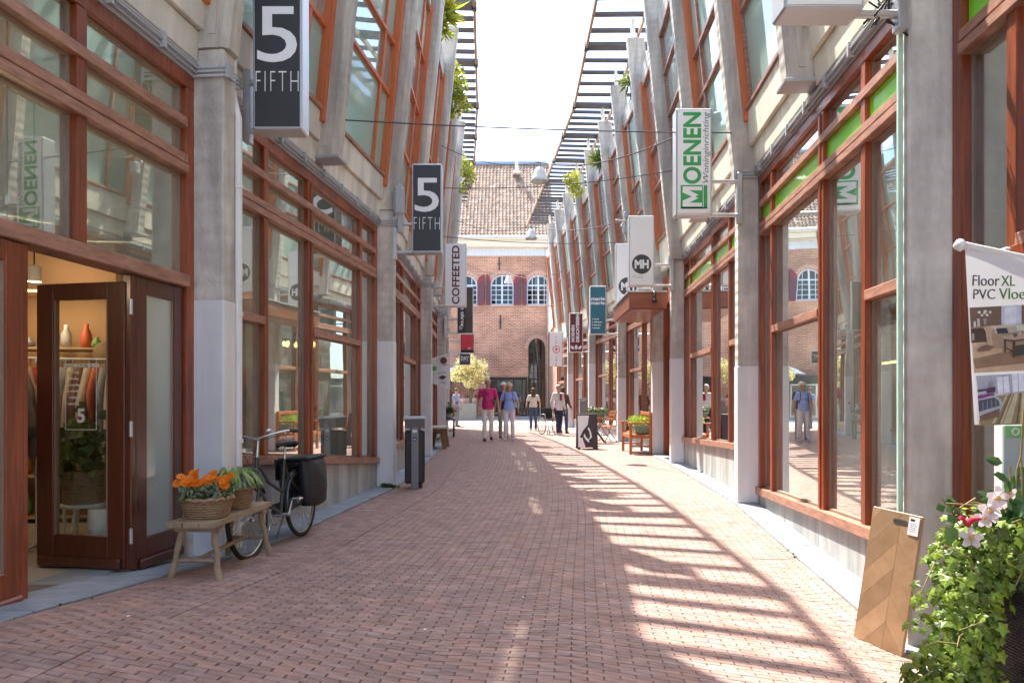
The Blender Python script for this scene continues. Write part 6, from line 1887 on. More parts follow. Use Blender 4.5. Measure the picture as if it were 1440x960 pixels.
# tree in the square
def planter_tree():
    t = thing("planter_tree", "pale sunlit round tree growing from a big grey planter in the square", "tree", (-2.4, 41.5, 0))
    c = Vector((P(661, 560, 41.5).x, 41.5, 0))
    mb = MB(); mb.tube([c+Vector((0, 0, .9)), c+Vector((.06, 0, 1.5)), c+Vector((.0, 0, 2.1))], [.10, .08, .06], 8); obj("trunk", mb, M['bark'], parent=t)
    rng = random.Random(6); mb = MB()
    for k in range(16):
        a = rng.uniform(0, 6.28); e = Vector((math.cos(a), math.sin(a), 0)); s_ = c+Vector((0, 0, rng.uniform(1.2, 2.1)))
        mb.tube([s_, s_+e*.4+Vector((0, 0, .5)), s_+e*rng.uniform(.7, 1.2)+Vector((0, 0, rng.uniform(.7, 1.5)))], [.04, .025, .01], 5)
    obj("limbs", mb, M['bark'], parent=t)
    bs = []
    for k in range(46):
        d_ = Vector((rng.gauss(0, 1), rng.gauss(0, 1), rng.gauss(0, .8))).normalized(); rr = rng.uniform(.2, .88)
        bs.append((c + Vector((0, 0, 2.75)) + Vector((d_.x*1.25, d_.y*1.2, d_.z*1.2))*rr, rng.uniform(.2, .36)))
    leafcloud("crown", bs, 22, .12, M['goldleaf'], t, 9)
    t2 = thing("large_planter", "big square grey planter under the pale tree in the square", "planter", (c.x, 41.5, 0))
    mb = MB(); mb.bevbox((c.x-.66, 41.0, 0), (c.x+.40, 42.1, .98), .03); obj("planter_box", mb, surf("planter_grey", (.22, .22, .19), .7, .1), parent=t2)
    mb = MB(); mb.bevbox((c.x-.60, 41.06, .981), (c.x+.34, 42.04, .99), .003); obj("soil", mb, M['soil'], parent=t2)
planter_tree()
# parasol at the far left
t = thing("parasol", "white cafe parasol at the far left of the square behind the tree", "parasol", P(648, 590, 43.2)); cp = P(640, 521, 43.2)
mb = MB(); mb.lathe([(1.25, -.26), (1.2, -.22), (.6, .05), (0, .25)], cp, 8); mb.lathe([(1.24, -.27), (0, .2)], cp, 8); obj("canopy", mb, M['cloth'], parent=t)
mb = MB(); mb.tube([Vector((cp.x, cp.y, 0)), cp+Vector((0, 0, .2))], .03, 8); obj("pole", mb, M['honey'], parent=t)
# shop fronts of the square seen past the left row
t = thing("far_shop", "low dark glazed pavilion at the far left of the square", "building", (-7, 44, 0))
mb = MB(); mb.box((-11, 43.9, 0), (-3.9, 44.6, 2.5)); obj("wall", mb, M['roomwall'], parent=t)
mb = MB(); mb.box((-11, 43.8, 2.1), (-3.8, 44.6, 2.6)); obj("fascia", mb, M['dark'], parent=t)
for k in range(4): mb = MB(); mb.box((-10.5+k*1.7, 43.86, .3), (-9.1+k*1.7, 43.89, 2.0)); obj("window", mb, M['glass_far'], parent=t)

# small pale petals and flecks of litter trodden between the bricks
mb = MB(); rng = random.Random(44)
for k in range(46):
    y = rng.uniform(3.3, 17); x = rng.uniform(xl(y)+.4, xr(y)-.4); r_ = rng.uniform(.006, .016); a0 = rng.uniform(0, 6)
    mb.add([(x + r_*rng.uniform(.6, 1.2)*math.cos(a0+q*1.26), y + r_*rng.uniform(.6, 1.2)*math.sin(a0+q*1.26), G(x, y)+.003+.003*(q % 2)) for q in range(5)], [(0, 1, 2, 3, 4)])
tag(obj("litter_flecks", mb, M['signwhite'], kind='stuff'), "pale petals and flecks of litter scattered over the brick paving", "litter")
mb = MB(); random.seed(60)
for k in range(420):           # moss and seedlings along the kerb joints
    y = rng.uniform(3.2, 16); s_ = rng.random() < .45
    x = (xl(y)+.285 if s_ else xr(y)-.285) + rng.gauss(0, .012)
    if math.sin(y*2.3)+math.sin(y*5.1+1) < .3: continue
    mb.leaf((x, y, G(x, y)+.001), rng.uniform(.010, .026), Vector((random.gauss(0, 1), random.gauss(0, 1), .8)))
tag(obj("kerb_moss", mb, M['leafgreen'], kind='stuff'), "thin moss and seedlings in the joint between bricks and kerb", "moss")

# ------------------------------------------------------------------ people
M['skin'] = surf("skin", (.50, .27, .18), .55, .08, 8)
M['skintan'] = surf("tanned_skin", (.42, .21, .13), .55, .08, 8)
def cap_prim(mb, a, b, ra, rb, sx=1.0):
    """tapered round limb with ball ends"""
    a = Vector(a); b = Vector(b)
    mb.tube([a.lerp(b, t_) for t_ in (0, .33, .66, 1)], [ra+(rb-ra)*t_ for t_ in (0, .33, .66, 1)], 10)
    mb.ball(a, ra, 10, 6); mb.ball(b, rb, 10, 6)
def fused(name, mb, mat, parent, voxel, smooth=4, label=None):
    """fuse overlapping closed pieces into one continuous skin"""
    me = mesh_of(mb, name, mat, fixn=True)
    tmp = bpy.data.objects.new("tmp", me); COL.objects.link(tmp)
    m_ = tmp.modifiers.new("r", 'REMESH'); m_.mode = 'VOXEL'; m_.voxel_size = voxel; m_.use_smooth_shade = True
    s_ = tmp.modifiers.new("s", 'SMOOTH'); s_.factor = .5; s_.iterations = smooth
    dg = bpy.context.evaluated_depsgraph_get()
    ev = tmp.evaluated_get(dg)
    out = bpy.data.meshes.new_from_object(ev)
    bpy.data.objects.remove(tmp)
    out.name = name
    out.materials.clear(); out.materials.append(mat)
    for p in out.polygons: p.use_smooth = True; p.material_index = 0
    return obj(name, out, None, parent=parent, local=True, label=label)

def person(lab, loc, rz, H_, top, legs, shoes, hair, pose, woman=False, longhair=False, hat=None, extra=None, sleeves='short', skirt=False, skin='skin', belly=0.0, topname="shirt"):
    s = H_/1.75
    t = thing("person", lab, "person", loc, rz, s=s)
    sw = .165 if woman else .19
    hw = .10 if woman else .095
    lk, rk, la, ra_ = pose['lknee'], pose['rknee'], pose['lank'], pose['rank']
    lh, rh = Vector((-hw, 0, .90)), Vector((hw, 0, .90))
    nk = Vector((0, .0, 1.47)); ch = Vector((0, .0, 1.28)); pv = Vector((0, 0, .95))
    ls, rs = Vector((-sw, .0, 1.41)), Vector((sw, .0, 1.41))
    le, re_, lw, rw = pose['lelb'], pose['relb'], pose['lwri'], pose['rwri']
    b = MB()
    cap_prim(b, lh, lk, .078, .055); cap_prim(b, rh, rk, .078, .055); cap_prim(b, lk, la, .054, .036); cap_prim(b, rk, ra_, .054, .036)
    b.ball(pv, (.150, .100, .12)); b.ball((0, 0, 1.12), (.13, .09, .17)); b.ball(ch, (.155, .10, .18)); cap_prim(b, ls, rs, .055, .055)
    cap_prim(b, nk-Vector((0, 0, .06)), nk+Vector((0, -.01, .10)), .055, .048)
    cap_prim(b, ls, le, .046, .036); cap_prim(b, rs, re_, .046, .036); cap_prim(b, le, lw, .036, .024); cap_prim(b, re_, rw, .036, .024)
    hd = Vector((0, -.015, 1.635)); b.ball(hd, (.074, .092, .108), 16, 12); b.ball(hd+Vector((0, -.03, -.06)), (.052, .058, .052), 12, 8)   # skull and jaw
    b.ball(hd+Vector((0, -.098, -.012)), (.012, .017, .022), 8, 6)                                                            # nose
    for sx in (-1, 1): b.ball(hd+Vector((sx*.075, .0, -.005)), (.010, .020, .028), 8, 6)                                      # ears
    for (an, kn) in ((la, lk), (ra_, rk)): cap_prim(b, an, an+Vector((0, -.10, -.03)), .035, .026)
    for (w, e) in ((lw, le), (rw, re_)):          # palm, four fingers and a thumb
        d = (w-e).normalized(); side = Vector((1 if w.x < 0 else -1, 0, 0)); fwd = Vector((0, -1, 0))
        b.ball(w+d*.045, (.020, .036, .045), 8, 6)
    body = fused("body", b, M[skin], t, .013, 3)
    hands = MB()
    for (w, e) in ((lw, le), (rw, re_)):
        d = (w-e).normalized(); inw = Vector((1 if w.x < 0 else -1, 0, 0))
        for k, (off, ln) in enumerate(((-.027, .070), (-.009, .080), (.009, .074), (.026, .058))):
            p0 = w + d*.075 + Vector((0, off, 0)); p1 = p0 + d*ln*.5 + inw*.006; p2 = p1 + d*ln*.45 + inw*.020
            hands.tube([p0-d*.02, p0, p1, p2], [.0095, .009, .008, .0065], 6)
        p0 = w + d*.03 + Vector((0, -.03, 0)); p1 = p0 + (d*.6+Vector((0, -.6, 0))).normalized()*.035; p2 = p1 + d*.03+inw*.01
        hands.tube([p0, p1, p2], [.011, .009, .007], 6)
    obj("fingers", hands, M[skin], parent=body, local=True)
    ey = MB()
    for sx in (-1, 1): ey.ball(hd+Vector((sx*.030, -.083, .012)), (.012, .006, .006), 8, 4)
    obj("eyes", ey, M['dark'], parent=body, local=True)
    mo = MB(); mo.ball(hd+Vector((0, -.090, -.055)), (.022, .006, .005), 8, 4); obj("mouth", mo, surf("lip", (.35, .10, .09), .5) if 'lip' not in M else M['lip'], parent=body, local=True)
    # clothes follow the body
    c = MB()
    tz = pose.get('hem', .90)
    c.ball((0, -.01-belly*.2, 1.02), (.165+belly*.1, .118+belly, .15)); c.ball((0, -.01-belly*.4, 1.14), (.15+belly*.1, .115+belly, .17)); c.ball(ch, (.172, .120, .175)); cap_prim(c, ls+Vector((0, 0, .0)), rs, .068, .068)
    if woman: c.ball((0, -.07, 1.27), (.125, .065, .07))
    c.tube([(0, 0, 1.15), (0, 0, tz)], [.155, .175], 14)
    c.v = [(x, y*(.74 if z < 1.16 and abs(math.hypot(x, y)) > 0 and False else 1), z) for x, y, z in c.v]
    ml = lambda a_, b_, f: Vector(a_).lerp(Vector(b_), f)
    f_ = .62 if sleeves == 'short' else 1.0
    for (S, E, W_) in ((ls, le, lw), (rs, re_, rw)):
        cap_prim(c, S, ml(S, E, f_), .064, .060)
        if sleeves == 'long': cap_prim(c, E, ml(E, W_, .92), .056, .042)
    fused(topname, c, top, t, .016, 3)
    l_ = MB()
    l_.ball((0, .005, .93), (.160, .115, .11))
    cap_prim(l_, lh, lk, .094, .072); cap_prim(l_, rh, rk, .094, .072); cap_prim(l_, lk, ml(lk, la, .93), .070, .058); cap_prim(l_, rk, ml(rk, ra_, .93), .070, .058)
    fused("trousers", l_, legs, t, .016, 3)
    for an in (la, ra_):
        sh = MB(); z0 = an.z-.075
        T = lambda x, y, z: (x, y, z)
        sh.ball(an+Vector((0, .005, -.035)), (.042, .055, .042), 10, 8); sh.ball(an+Vector((0, -.09, -.045)), (.044, .085, .032), 10, 8); sh.bevbox((an.x-.040, an.y-.165, z0-.012), (an.x+.040, an.y+.055, z0+.008), .008)
        obj("shoe", sh, shoes, parent=t, local=True)
    h = MB(); h.ball(hd+Vector((0, .014, .030)), (.086, .094, .100), 14, 10)
    if woman and not longhair: h.ball(hd+Vector((0, .03, -.03)), (.092, .080, .085), 12, 8); h.ball(hd+Vector((0, -.03, .07)), (.07, .07, .045), 12, 8)
    if longhair: h.ball(hd+Vector((0, .055, -.10)), (.100, .055, .15), 12, 8); h.ball(hd+Vector((0, .075, -.24)), (.088, .045, .14), 12, 8)
    # keep the face clear
    hh = fused("hair", h, hair, t, .012, 2)
    me = hh.data; bm = bmesh.new(); bm.from_mesh(me)
    kill = [v for v in bm.verts if v.co.y < hd.y-.045 and v.co.z < hd.z+.055]
    bmesh.ops.delete(bm, geom=kill, context='VERTS'); bm.to_mesh(me); bm.free()
    if hat:
        q = MB(); q.ball(hd+Vector((0, .01, .055)), (.098, .106, .075), 14, 8); q.lathe([(.10, 0), (.125, -.01), (.12, .005), (.09, .012)], hd+Vector((0, -.02, .045)), 18, sy=1.15); obj("cap", q, hat, parent=t, local=True)
    if extra: extra(t, hd)
    return t
def pose(step=.0, arm=.0, bend=.0, armsout=0.0, hem=.90):
    return dict(lknee=Vector((-.10, -.04-step*.5, .50)), rknee=Vector((.10, -.02+step*.25, .50)), lank=Vector((-.105, -step, .085)), rank=Vector((.105, step*.9, .085+abs(step)*.15)),
                lelb=Vector((-.245-armsout, .03+arm, 1.14)), relb=Vector((.245+armsout, .03-arm, 1.14)), lwri=Vector((-.27-armsout*.6, -.04+arm*1.8-bend, .90+bend*.6)), rwri=Vector((.27+armsout*.6, -.04-arm*1.8-bend, .90+bend*.6)), hem=hem)
def cl(name, c, a=.06): return surf(name, c, .85, a, 10, bump=.3, bscale=9)
whitehair = surf("grey_white_hair", (.55, .52, .48), .8, .1, 30); blond = surf("light_brown_hair", (.34, .22, .12), .7, .2, 30); brown = surf("brown_hair", (.10, .05, .025), .7, .2, 30)
white_tr = cl("white_trousers", (.82, .80, .76)); lilac_tr = cl("pale_lilac_trousers", (.74, .72, .82)); jean = cl("blue_jeans", (.045, .085, .17)); navy = cl("navy_trousers", (.020, .030, .065)); sage = cl("sage_trousers", (.28, .32, .26))
dksh = surf("dark_shoe", (.03, .03, .04), .6); wsh = surf("white_shoe", (.7, .68, .66), .6)
def bagstrap(t, hd):
    q = MB(); q.tube([(-.12, -.09, 1.47), (-.02, -.155, 1.30), (.12, -.155, 1.10), (.17, -.09, 1.0)], .011, 6); obj("bag_strap", q, dksh, parent=t, local=True)
def p3(px, py): 
    d = FPX*HC/(py-HY); v = P(px, py, d); v.z = 0; return v
person("man in a bright pink polo shirt and white trousers walking towards the camera", p3(686, 619.5), R(6), 1.84, cl("pink_polo", (.62, .035, .19)), white_tr, dksh, whitehair, pose(.16, .05, armsout=.03, hem=.88), belly=.05, extra=bagstrap)
def straps(t, hd):
    for sx in (-1, 1): q = MB(); q.tube([(sx*.12, -.105, 1.46), (sx*.125, -.135, 1.30), (sx*.15, -.07, 1.12)], .012, 6); obj("rucksack_strap", q, dksh, parent=t, local=True)
    q = MB(); q.bevbox((-.14, .11, 1.08), (.14, .22, 1.42), .03); obj("rucksack", q, surf("rucksack_navy", (.02, .03, .07), .7), parent=t, local=True)
person("woman in a light blue T-shirt and pale lilac trousers, right of the man in pink", p3(716, 618.5), R(-4), 1.72, cl("light_blue_tee", (.30, .42, .80)), lilac_tr, wsh, blond, pose(.10, -.03, armsout=.02), woman=True, extra=straps, hat=surf("straw_hair_top", (.55, .44, .30), .8, .1, 30))
d = 23.0
person("person in a dark top, sage trousers and white cap behind the walking couple", (P(708, 560, 22.6).x, 22.6, 0), R(5), 1.76, cl("dark_navy_top", (.022, .026, .045)), sage, dksh, whitehair, pose(.10, .03), hat=surf("white_cap", (.70, .70, .68), .7))
person("woman with long brown hair in a white top and blue jeans, walking away", p3(750, 605), R(180), 1.66, cl("white_top", (.68, .64, .58)), jean, wsh, brown, pose(.08, .02, bend=.16, armsout=.03, hem=.96), woman=True, longhair=True)
def jacket(t, hd):
    q = MB(); q.bevbox((-.055, -.150, .97), (.055, -.128, 1.42), .01); obj("red_shirt_front", q, cl("red_shirt", (.35, .025, .05)), parent=t, local=True)
person("white haired man in an open pale jacket over a red shirt, next to the wheelchair", p3(785, 611.5), R(38), 1.72, cl("pale_jacket", (.62, .62, .62)), navy, wsh, whitehair, pose(.10, .0, armsout=.03, hem=.86), sleeves='long', extra=jacket, belly=.03, topname="jacket")
person("person with brown hair in dark brown clothes behind the man in the pale jacket", (P(792, 560, 25.6).x, 25.6, 0), R(150), 1.66, cl("brown_coat", (.12, .05, .035)), jean, dksh, brown, pose(.06, .0, bend=.1), woman=True, sleeves='long', topname="coat")
person("person in pale blue and grey standing by the shops at the far left", (P(642, 560, 31.5).x, 31.5, 0), R(60), 1.70, cl("pale_blue_shirt", (.30, .38, .60)), cl("grey_trousers", (.22, .23, .25)), dksh, brown, pose(.05, .0))
for k, (px, col) in enumerate(((651, (.62, .40, .36)), (657, (.66, .60, .56)), (664, (.66, .62, .55)), (669, (.60, .38, .36)))):
    person(("leftmost", "second from left", "third from left", "rightmost")[k] + " of four pale figures behind the big planter", (P(px, 560, 43.0+.25*k).x, 43.0+.25*k, .13), R(170+20*k), 1.35, cl("pale_top_%d" % k, col), cl("sand_trousers_%d" % k, (.4, .34, .3)), wsh, brown if k % 2 else blond, pose(.02, 0), woman=bool(k % 2))

def wheelchair():
    c = P(772, 560, 24.8); c.z = 0
    t = thing("wheelchair", "black wheelchair standing at the right beside the man in the pale jacket", "wheelchair", c, R(25))
    for sx in (-1, 1):
        m = 28
        w = obj("wheel", MB().tube([(sx*.28, .30*math.cos(2*math.pi*i/m), .31+.30*math.sin(2*math.pi*i/m)) for i in range(m)], .017, 6, closed=True), M['tyre'], parent=t, local=True)
        q = MB()
        for k in range(12): a = math.pi*2*k/12; q.tube([(sx*.28, 0, .31), (sx*.28, .29*math.cos(a), .31+.29*math.sin(a))], .004, 4)
        obj("spokes", q, M['chrome'], parent=w, local=True)
        obj("push_rim", MB().tube([(sx*.31, .26*math.cos(2*math.pi*i/m), .31+.26*math.sin(2*math.pi*i/m)) for i in range(m)], .008, 5, closed=True), M['chrome'], parent=w, local=True)
        obj("caster", MB().tube([(sx*.24, -.42+.08*math.cos(2*math.pi*i/14), .09+.08*math.sin(2*math.pi*i/14)) for i in range(14)], .014, 5, closed=True), M['tyre'], parent=t, local=True)
        obj("side_frame", MB().tube([(sx*.24, .26, .98), (sx*.24, .2, .93), (sx*.24, .18, .5), (sx*.24, -.36, .5), (sx*.24, -.42, .2)], .013, 8).tube([(sx*.24, .16, .70), (sx*.24, -.15, .70), (sx*.24, -.2, .5)], .013, 8), M['chrome'], parent=t, local=True)
        obj("footrest", MB().bevbox((sx*.13-.08, -.62, .10), (sx*.13+.08, -.46, .12), .006), M['dark'], parent=t, local=True)
    obj("seat", MB().bevbox((-.22, -.22, .49), (.22, .2, .53), .012), M['dark'], parent=t, local=True)
    obj("backrest", MB().bevbox((-.22, .17, .55), (.22, .20, .92), .012), M['dark'], parent=t, local=True)
wheelchair()

# ------------------------------------------------------------------ inside the left shops
M['warm'] = emit_mat("warm_lamp", (1.0, .62, .25), 1.6)
M['plasterwarm'] = surf("warm_plaster", (.34, .22, .13), .9, .08)
def shop_lamp(x, y, z, power, lab, r=.05):
    t = thing("spot_lamp", lab, "lamp", (x, y, z))
    obj("lamp_housing", MB().lathe([(r*1.1, 0), (r*1.1, .13), (r*.5, .15), (0, .15)], (x, y, z), 12), M['white'], parent=t)
    obj("lamp_glow", MB().lathe([(0, .006), (r*.9, .006)], (x, y, z), 12), M['warm'], parent=t)
    obj("cord", MB().tube([(x, y, z+.15), (x, y, 3.9)], .006, 5), M['dark'], parent=t)
    ld = bpy.data.lights.new("spot_lamp_light", 'POINT'); ld.energy = power*.6; ld.color = (1, .72, .42); ld.shadow_soft_size = .08
    lo = bpy.data.objects.new("spot_lamp_light", ld); COL.objects.link(lo); lo.location = (x, y, z-.06)
shop_lamp(-3.55, 5.0, 2.25, 5, "warm shop spotlight seen above the open door")
shop_lamp(-4.3, 6.4, 2.30, 7, "warm shop spotlight seen through the open door leaf")
shop_lamp(-3.5, 8.1, 2.35, 7, "warm shop spotlight behind the middle of the left window")
shop_lamp(-3.9, 3.0, 2.3, 4, "warm shop spotlight behind the nearest left door")
shop_lamp(3.9, 6.0, 2.35, 5, "warm lamp inside the nearest right shop")
def chandelier():
    t = thing("chandelier", "glowing amber ring lamp behind the far pane of the left shop window", "lamp", (-2.75, 9.2, 1.95))
    obj("ring", MB().tube([(-2.75+.19*math.cos(2*math.pi*i/20), 9.2+.19*math.sin(2*math.pi*i/20), 2.0) for i in range(20)], .012, 6, closed=True), M['dark'], parent=t)
    for k in range(9):
        a = 2*math.pi*k/9
        obj("bulb", MB().ball((-2.75+.19*math.cos(a), 9.2+.19*math.sin(a), 1.95), (.022, .022, .035), 8, 6), M['warm'], parent=t)
    obj("cord", MB().tube([(-2.75, 9.2, 2.0), (-2.75, 9.2, 3.9)], .006, 5), M['dark'], parent=t)
chandelier()
# partition and ceiling pipes
obj("partition", MB().box((-5.6, 7.0, .1), (-3.9, 7.1, 2.9)), M['plasterwarm'], parent=bL)
obj("ceiling_pipe", MB().tube([(-5, 4.2, 2.65), (-2.7, 6.3, 2.6)], .02, 6).tube([(-6, 5.4, 2.5), (-2.9, 5.7, 2.5)], .02, 6), M['metal'], parent=bL)
def clothes_rack(x, y, rz, lab, seed, cols, n=16, L_=1.1):
    t = thing("clothes_rack", lab, "clothes rack", (x, y, .11), rz)
    obj("rail_frame", MB().tube([(-L_/2, 0, 0), (-L_/2, 0, 1.45), (L_/2, 0, 1.45), (L_/2, 0, 0)], .014, 8).tube([(-L_/2, -.2, .01), (-L_/2, .2, .01)], .014, 8).tube([(L_/2, -.2, .01), (L_/2, .2, .01)], .014, 8), M['white'], parent=t, local=True)
    rng = random.Random(seed)
    for k in range(n):
        xx = -L_/2+.08 + (L_-.16)*k/(n-1); w = rng.uniform(.14, .21); ln = rng.uniform(.5, .85); q = MB(); pts = []
        m_ = surf("cloth_%d_%d" % (seed, k % 5), cols[k % len(cols)], .85, .2, 8) if k < 5 else bpy.data.materials.get("cloth_%d_%d" % (seed, k % 5))
        th = rng.uniform(.012, .022)
        vs = []
        for j in range(7):
            v = j/6; ww = w*(.35 + .65*min(1, v*3)) + .02*math.sin(v*7+k); z = 1.38 - ln*v
            vs += [(xx-th, -ww, z), (xx-th+.01*math.sin(j+k), 0, z), (xx-th, ww, z), (xx+th, ww, z), (xx+th, 0, z), (xx+th, -ww, z)]
        q.add(vs, [(j*6+i, j*6+(i+1) % 6, (j+1)*6+(i+1) % 6, (j+1)*6+i) for j in range(6) for i in range(6)] + [(0, 1, 2, 3, 4, 5), tuple(range(36, 42))], True)
        q.tube([(xx, 0, 1.38), (xx, 0, 1.46)], .004, 4)
        obj("garment", q, m_, parent=t, local=True)
clothes_rack(-3.25, 5.62, R(12), "white rack of pale and coral clothes behind the open door leaf", 2, [(.6, .55, .5), (.65, .18, .10), (.35, .38, .42), (.6, .5, .4), (.2, .1, .08)], 14, .9)
clothes_rack(-3.75, 5.2, R(75), "rack of dark red clothes seen through the shop doorway", 4, [(.30, .03, .03), (.08, .05, .05), (.45, .12, .10), (.15, .12, .1), (.3, .2, .15)], 14, 1.1)
def indoor_plant(c, lab, seed):
    t = thing("potted_plant", lab, "plant", c)
    obj("leaves", (lambda mb: [mb.leaf(Vector(c)+Vector((random.gauss(0, .09), random.gauss(0, .09), .38+random.gauss(0, .11))), random.uniform(.07, .13)) for _ in range(170)] and mb)(MB()), M['leafgreen'], parent=t)
    n = 30; mb = MB()
    for k in range(13): mb.tube([Vector((c[0]+.125*math.cos(2*math.pi*i/n), c[1]+.125*math.sin(2*math.pi*i/n), c[2]+.01+k*.018)) for i in range(n)], .0105, 5, closed=True)
    obj("woven_pot", mb, M['wicker'], parent=t)
    obj("soil", MB().lathe([(0, .2), (.12, .2)], c, 14), M['soil'], parent=t)
random.seed(8)
cst = P(118, 706, 5.2)
indoor_plant((cst.x, cst.y, cst.z), "leafy plant in a woven pot on a white stool behind the open door", 1)
t = thing("stool", "white three legged stool carrying the woven plant pot inside the door", "stool", (cst.x, cst.y, .112))
obj("seat", MB().lathe([(0, -.03), (.15, -.03), (.15, -.002), (0, -.002)], cst, 20), M['white'], parent=t)
for k in range(3):
    a = 2*math.pi*k/3+.4
    obj("leg", MB().tube([(cst.x+.09*math.cos(a), cst.y+.09*math.sin(a), cst.z-.03), (cst.x+.14*math.cos(a), cst.y+.14*math.sin(a), .113)], .011, 8), M['white'], parent=t)
cd = P(143, 757, 5.1)
t = thing("drum_pot", "white drum pot with dark drop pattern on the floor inside the open door", "pot", (cd.x, cd.y, .112))
obj("drum", MB().lathe([(0, 0), (.075, 0), (.088, .01), (.088, .345), (.08, .35), (0, .345)], (cd.x, cd.y, .113), 24), M['signwhite'], parent=t)
rng = random.Random(1)
for k in range(14):
    a = 2*math.pi*(k*.382); z = .15 + .28*((k*.618) % 1); e = Vector((math.cos(a), math.sin(a), 0)); s_ = Vector((-e.y, e.x, 0)); c = Vector((cd.x, cd.y, z+.02)) + e*.0895
    obj("drop_print", MB().add([c+Vector((0, 0, .022)), c+s_*.009, c-Vector((0, 0, .01)), c-s_*.009], [(0, 1, 2, 3)]), M['bindark'], parent=t)
# mannequin bust
t = thing("mannequin", "beige headless shop bust on a pole behind the open glazed door", "mannequin", (-3.42, 5.95, .11))
mb = MB(); mb.ball((-3.42, 5.95, 1.62), (.075, .085, .10)); mb.lathe([(.03, 1.40), (.05, 1.5), (.045, 1.58)], (-3.42, 5.95, 0), 12); mb.lathe([(0, .95), (.13, .95), (.12, 1.10), (.16, 1.25), (.17, 1.36), (.10, 1.42), (.04, 1.45)], (-3.42, 5.95, 0), 16, sy=.65)
obj("bust", mb, surf("mannequin_linen", (.45, .33, .22), .8), parent=t)
obj("pole", MB().tube([(-3.42, 5.95, .11), (-3.42, 5.95, .95)], .015, 8).lathe([(.14, .0), (.14, .012), (0, .02)], (-3.42, 5.95, .11), 16), M['white'], parent=t)
# display goods behind the left window
def shelf_unit(x, y, rz, lab, seed, w=.8, h=1.5, mat='oakedge'):
    t = thing("shelf_unit", lab, "shelf", (x, y, .11), rz)
    for sx in (-1, 1): obj("side_panel", MB().bevbox((sx*w/2-.015, -.16, 0), (sx*w/2+.015, .16, h), .004), M[mat], parent=t, local=True)
    lv = [.04, .42, .80, 1.18] + ([1.60] if h > 2 else []) + [h-.02]
    for z in lv: obj("shelf_board", MB().bevbox((-w/2+.016, -.155, z-.012), (w/2-.016, .155, z+.012), .004), M[mat], parent=t, local=True)
    rng = random.Random(seed); k = 0
    cols = [(.5, .1, .05), (.15, .3, .08), (.6, .5, .35), (.08, .08, .09), (.6, .25, .06), (.4, .42, .45)]
    for z in lv[:-1]:
        xx = -w/2+.08; cnt = 0
        while xx < w/2-.08:
            p = Matrix.Rotation(rz, 4, 'Z') @ Vector((xx, rng.uniform(-.05, .05), 0)); hh = rng.uniform(.10, .26); rr = rng.uniform(.03, .055)
            mt = surf("goods_%d_%d" % (seed, k % 6), cols[k % 6], .5, .2) if k < 6 else bpy.data.materials["goods_%d_%d" % (seed, k % 6)]
            o = obj(rng.choice(("vase", "jar", "candle")), MB().lathe([(0, 0), (rr*.8, 0), (rr, hh*.3), (rr*.9, hh*.6), (rr*.4, hh*.85), (rr*.45, hh), (0, hh)], (x+p.x, y+p.y, .11+z+.013), 10), mt)
            nth = round((xx + w/2 - .08)/.15); tag(o, "%s ornament, %s on the %s shelf of the %s shelf unit" % (("red", "green", "cream", "black", "orange", "grey")[k % 6], ("first", "second", "third", "fourth", "fifth", "sixth", "seventh", "eighth", "ninth", "tenth", "eleventh", "twelfth", "last")[min(cnt, 12)] + " from the side", {.04: "lowest", .42: "second", .80: "third", 1.18: "fourth"}.get(z, "top"), {1: "near", 2: "far", 3: "doorway", 4: "deep doorway"}[seed]), "ornament", "ornaments on the shop shelves"); cnt += 1
            xx += rng.uniform(.11, .2); k += 1
shelf_unit(-2.95, 6.45, R(85), "light wood shelf unit behind the near pane of the left shop window", 1)
shelf_unit(-3.05, 8.7, R(95), "second light wood shelf unit behind the far pane of the left shop window", 2)
shelf_unit(-4.05, 6.75, R(8), "tall wooden shelf unit at the back of the open shop doorway", 3, w=1.5, h=2.15)
shelf_unit(-5.15, 6.0, R(60), "wooden shelf unit deep inside the open shop doorway", 4, w=1.2, h=2.15)
clothes_rack(-3.55, 4.45, R(80), "short rack of cream clothes just inside the open doorway", 7, [(.62, .55, .45), (.45, .12, .1), (.5, .45, .4), (.16, .14, .13), (.55, .3, .2)], 9, .7)
t = thing("display_chair", "orange wooden chair displayed behind the middle pane of the left window", "chair", (-2.62, 7.35, .1))
cc = Vector((-2.62, 7.35, .0))
obj("seat", MB().bevbox((cc.x-.2, cc.y-.2, .56), (cc.x+.2, cc.y+.2, .60), .01), M['orangewood'], parent=t)
obj("backrest", MB().bevbox((cc.x-.2, cc.y+.17, .62), (cc.x+.2, cc.y+.20, 1.02), .01), M['orangewood'], parent=t)
for sx in (-1, 1):
    for sy in (-1, 1): obj("leg", MB().bevbox((cc.x+sx*.17-.02, cc.y+sy*.17-.02, .1), (cc.x+sx*.17+.02, cc.y+sy*.17+.02, .56), .004), M['orangewood'], parent=t)
for q, (x, y, z, lab) in enumerate(((-2.62, 6.75, .82, "leafy plant on a ledge behind the near pane of the left window"), (-2.6, 7.75, .55, "leafy plant on the floor behind the middle of the left window"), (-2.55, 8.95, .48, "leafy plant behind the far pane of the left window"))):
    indoor_plant((x, y, z), lab, q)
    tag(obj("display_block", MB().bevbox((x-.16, y-.16, .1), (x+.16, y+.16, z-.003), .008), M['white']), "white display block under the " + ("plant behind the near pane", "plant behind the middle pane", "plant behind the far pane")[q] + " of the left window", "display block")
def bottle(c, lab, m_, s_=1.0):
    t = obj("bottle", MB().lathe([(0, 0), (.05*s_, 0), (.055*s_, .02*s_), (.055*s_, .13*s_), (.02*s_, .19*s_), (.018*s_, .26*s_), (0, .26*s_)], c, 14), m_)
    tag(t, lab, "bottle")
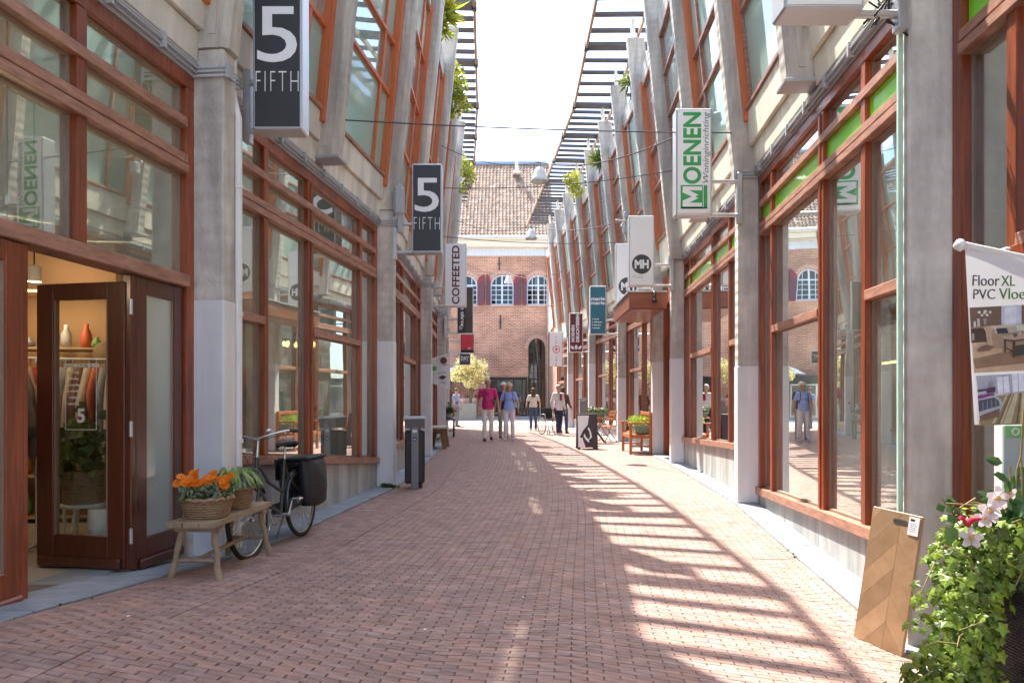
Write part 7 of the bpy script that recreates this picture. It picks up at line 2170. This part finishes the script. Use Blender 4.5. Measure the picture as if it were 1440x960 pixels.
bottle((-2.32, 8.45, .47), "tall pink bottle standing on the window ledge of the left shop", surf("pink_glass", (.6, .2, .16), .2), 1.3)
bottle((-2.3, 8.75, .47), "short amber jar standing on the window ledge of the left shop", surf("amber_glass", (.7, .28, .04), .2), .8)
tag(obj("window_ledge", MB().bevbox((-2.42, 7.9, .40), (-2.12, 9.6, .465), .006, lambda x, y, z: (x + (y-8.45)*.113 , y, z)), M['honey']), "brown display ledge behind the far pane of the left shop window", "ledge")
# ring shaped white decal on the middle pane of the left window
Fd = FL[2]
u_ = 2.05; mb = MB(); n = 36
for k in range(n):
    t0, t1 = 2*math.pi*k/n, 2*math.pi*(k+1)/n
    if 17 < k % n < 19: continue
    q = [(r_*math.cos(tt)*.52, r_*math.sin(tt)) for tt, r_ in ((t0, .20), (t0, .30), (t1, .30), (t1, .20))]
    mb.hexa([Fd(2.02+a_, -.081, 1.66+b_) for a_, b_ in q] + [Fd(2.02+a_, -.079, 1.66+b_) for a_, b_ in q])
obj("ring_decal", mb, M['signwhite'], parent=bL)
# right shop: tables, tube lamps, blinds
for k, (u, z) in enumerate(((2.9, 1.62), (1.75, 1.62))):
    pass
t = thing("tube_lamp", "slim amber tube lamp glowing inside the nearest right shop", "lamp", (3.2, 5.6, 1.5))
obj("tube", MB().tube([(2.95, 4.6, 1.56), (3.35, 6.6, 1.56)], .012, 6), M['warm'], parent=t)
obj("cord", MB().tube([(3.15, 5.6, 1.56), (3.15, 5.6, 3.9)], .004, 5), M['dark'], parent=t)
def shop_table(x, y, lab):
    t = thing("shop_table", lab, "table", (x, y, .1))
    obj("table_top", MB().bevbox((x-.4, y-.6, .80), (x+.4, y+.6, .84), .008), M['honey'], parent=t)
    for sx in (-1, 1):
        for sy in (-1, 1): obj("leg", MB().bevbox((x+sx*.35-.025, y+sy*.55-.025, .1), (x+sx*.35+.025, y+sy*.55+.025, .80), .005), M['honey'], parent=t)
shop_table(3.7, 5.2, "wooden table inside the nearest right shop window"); shop_table(3.8, 7.3, "wooden table farther inside the nearest right shop")
obj("roller_blind", MB().box((2.95, 7.35, .3), (2.97, 7.75, 3.8)), M['curtain'], parent=bR)
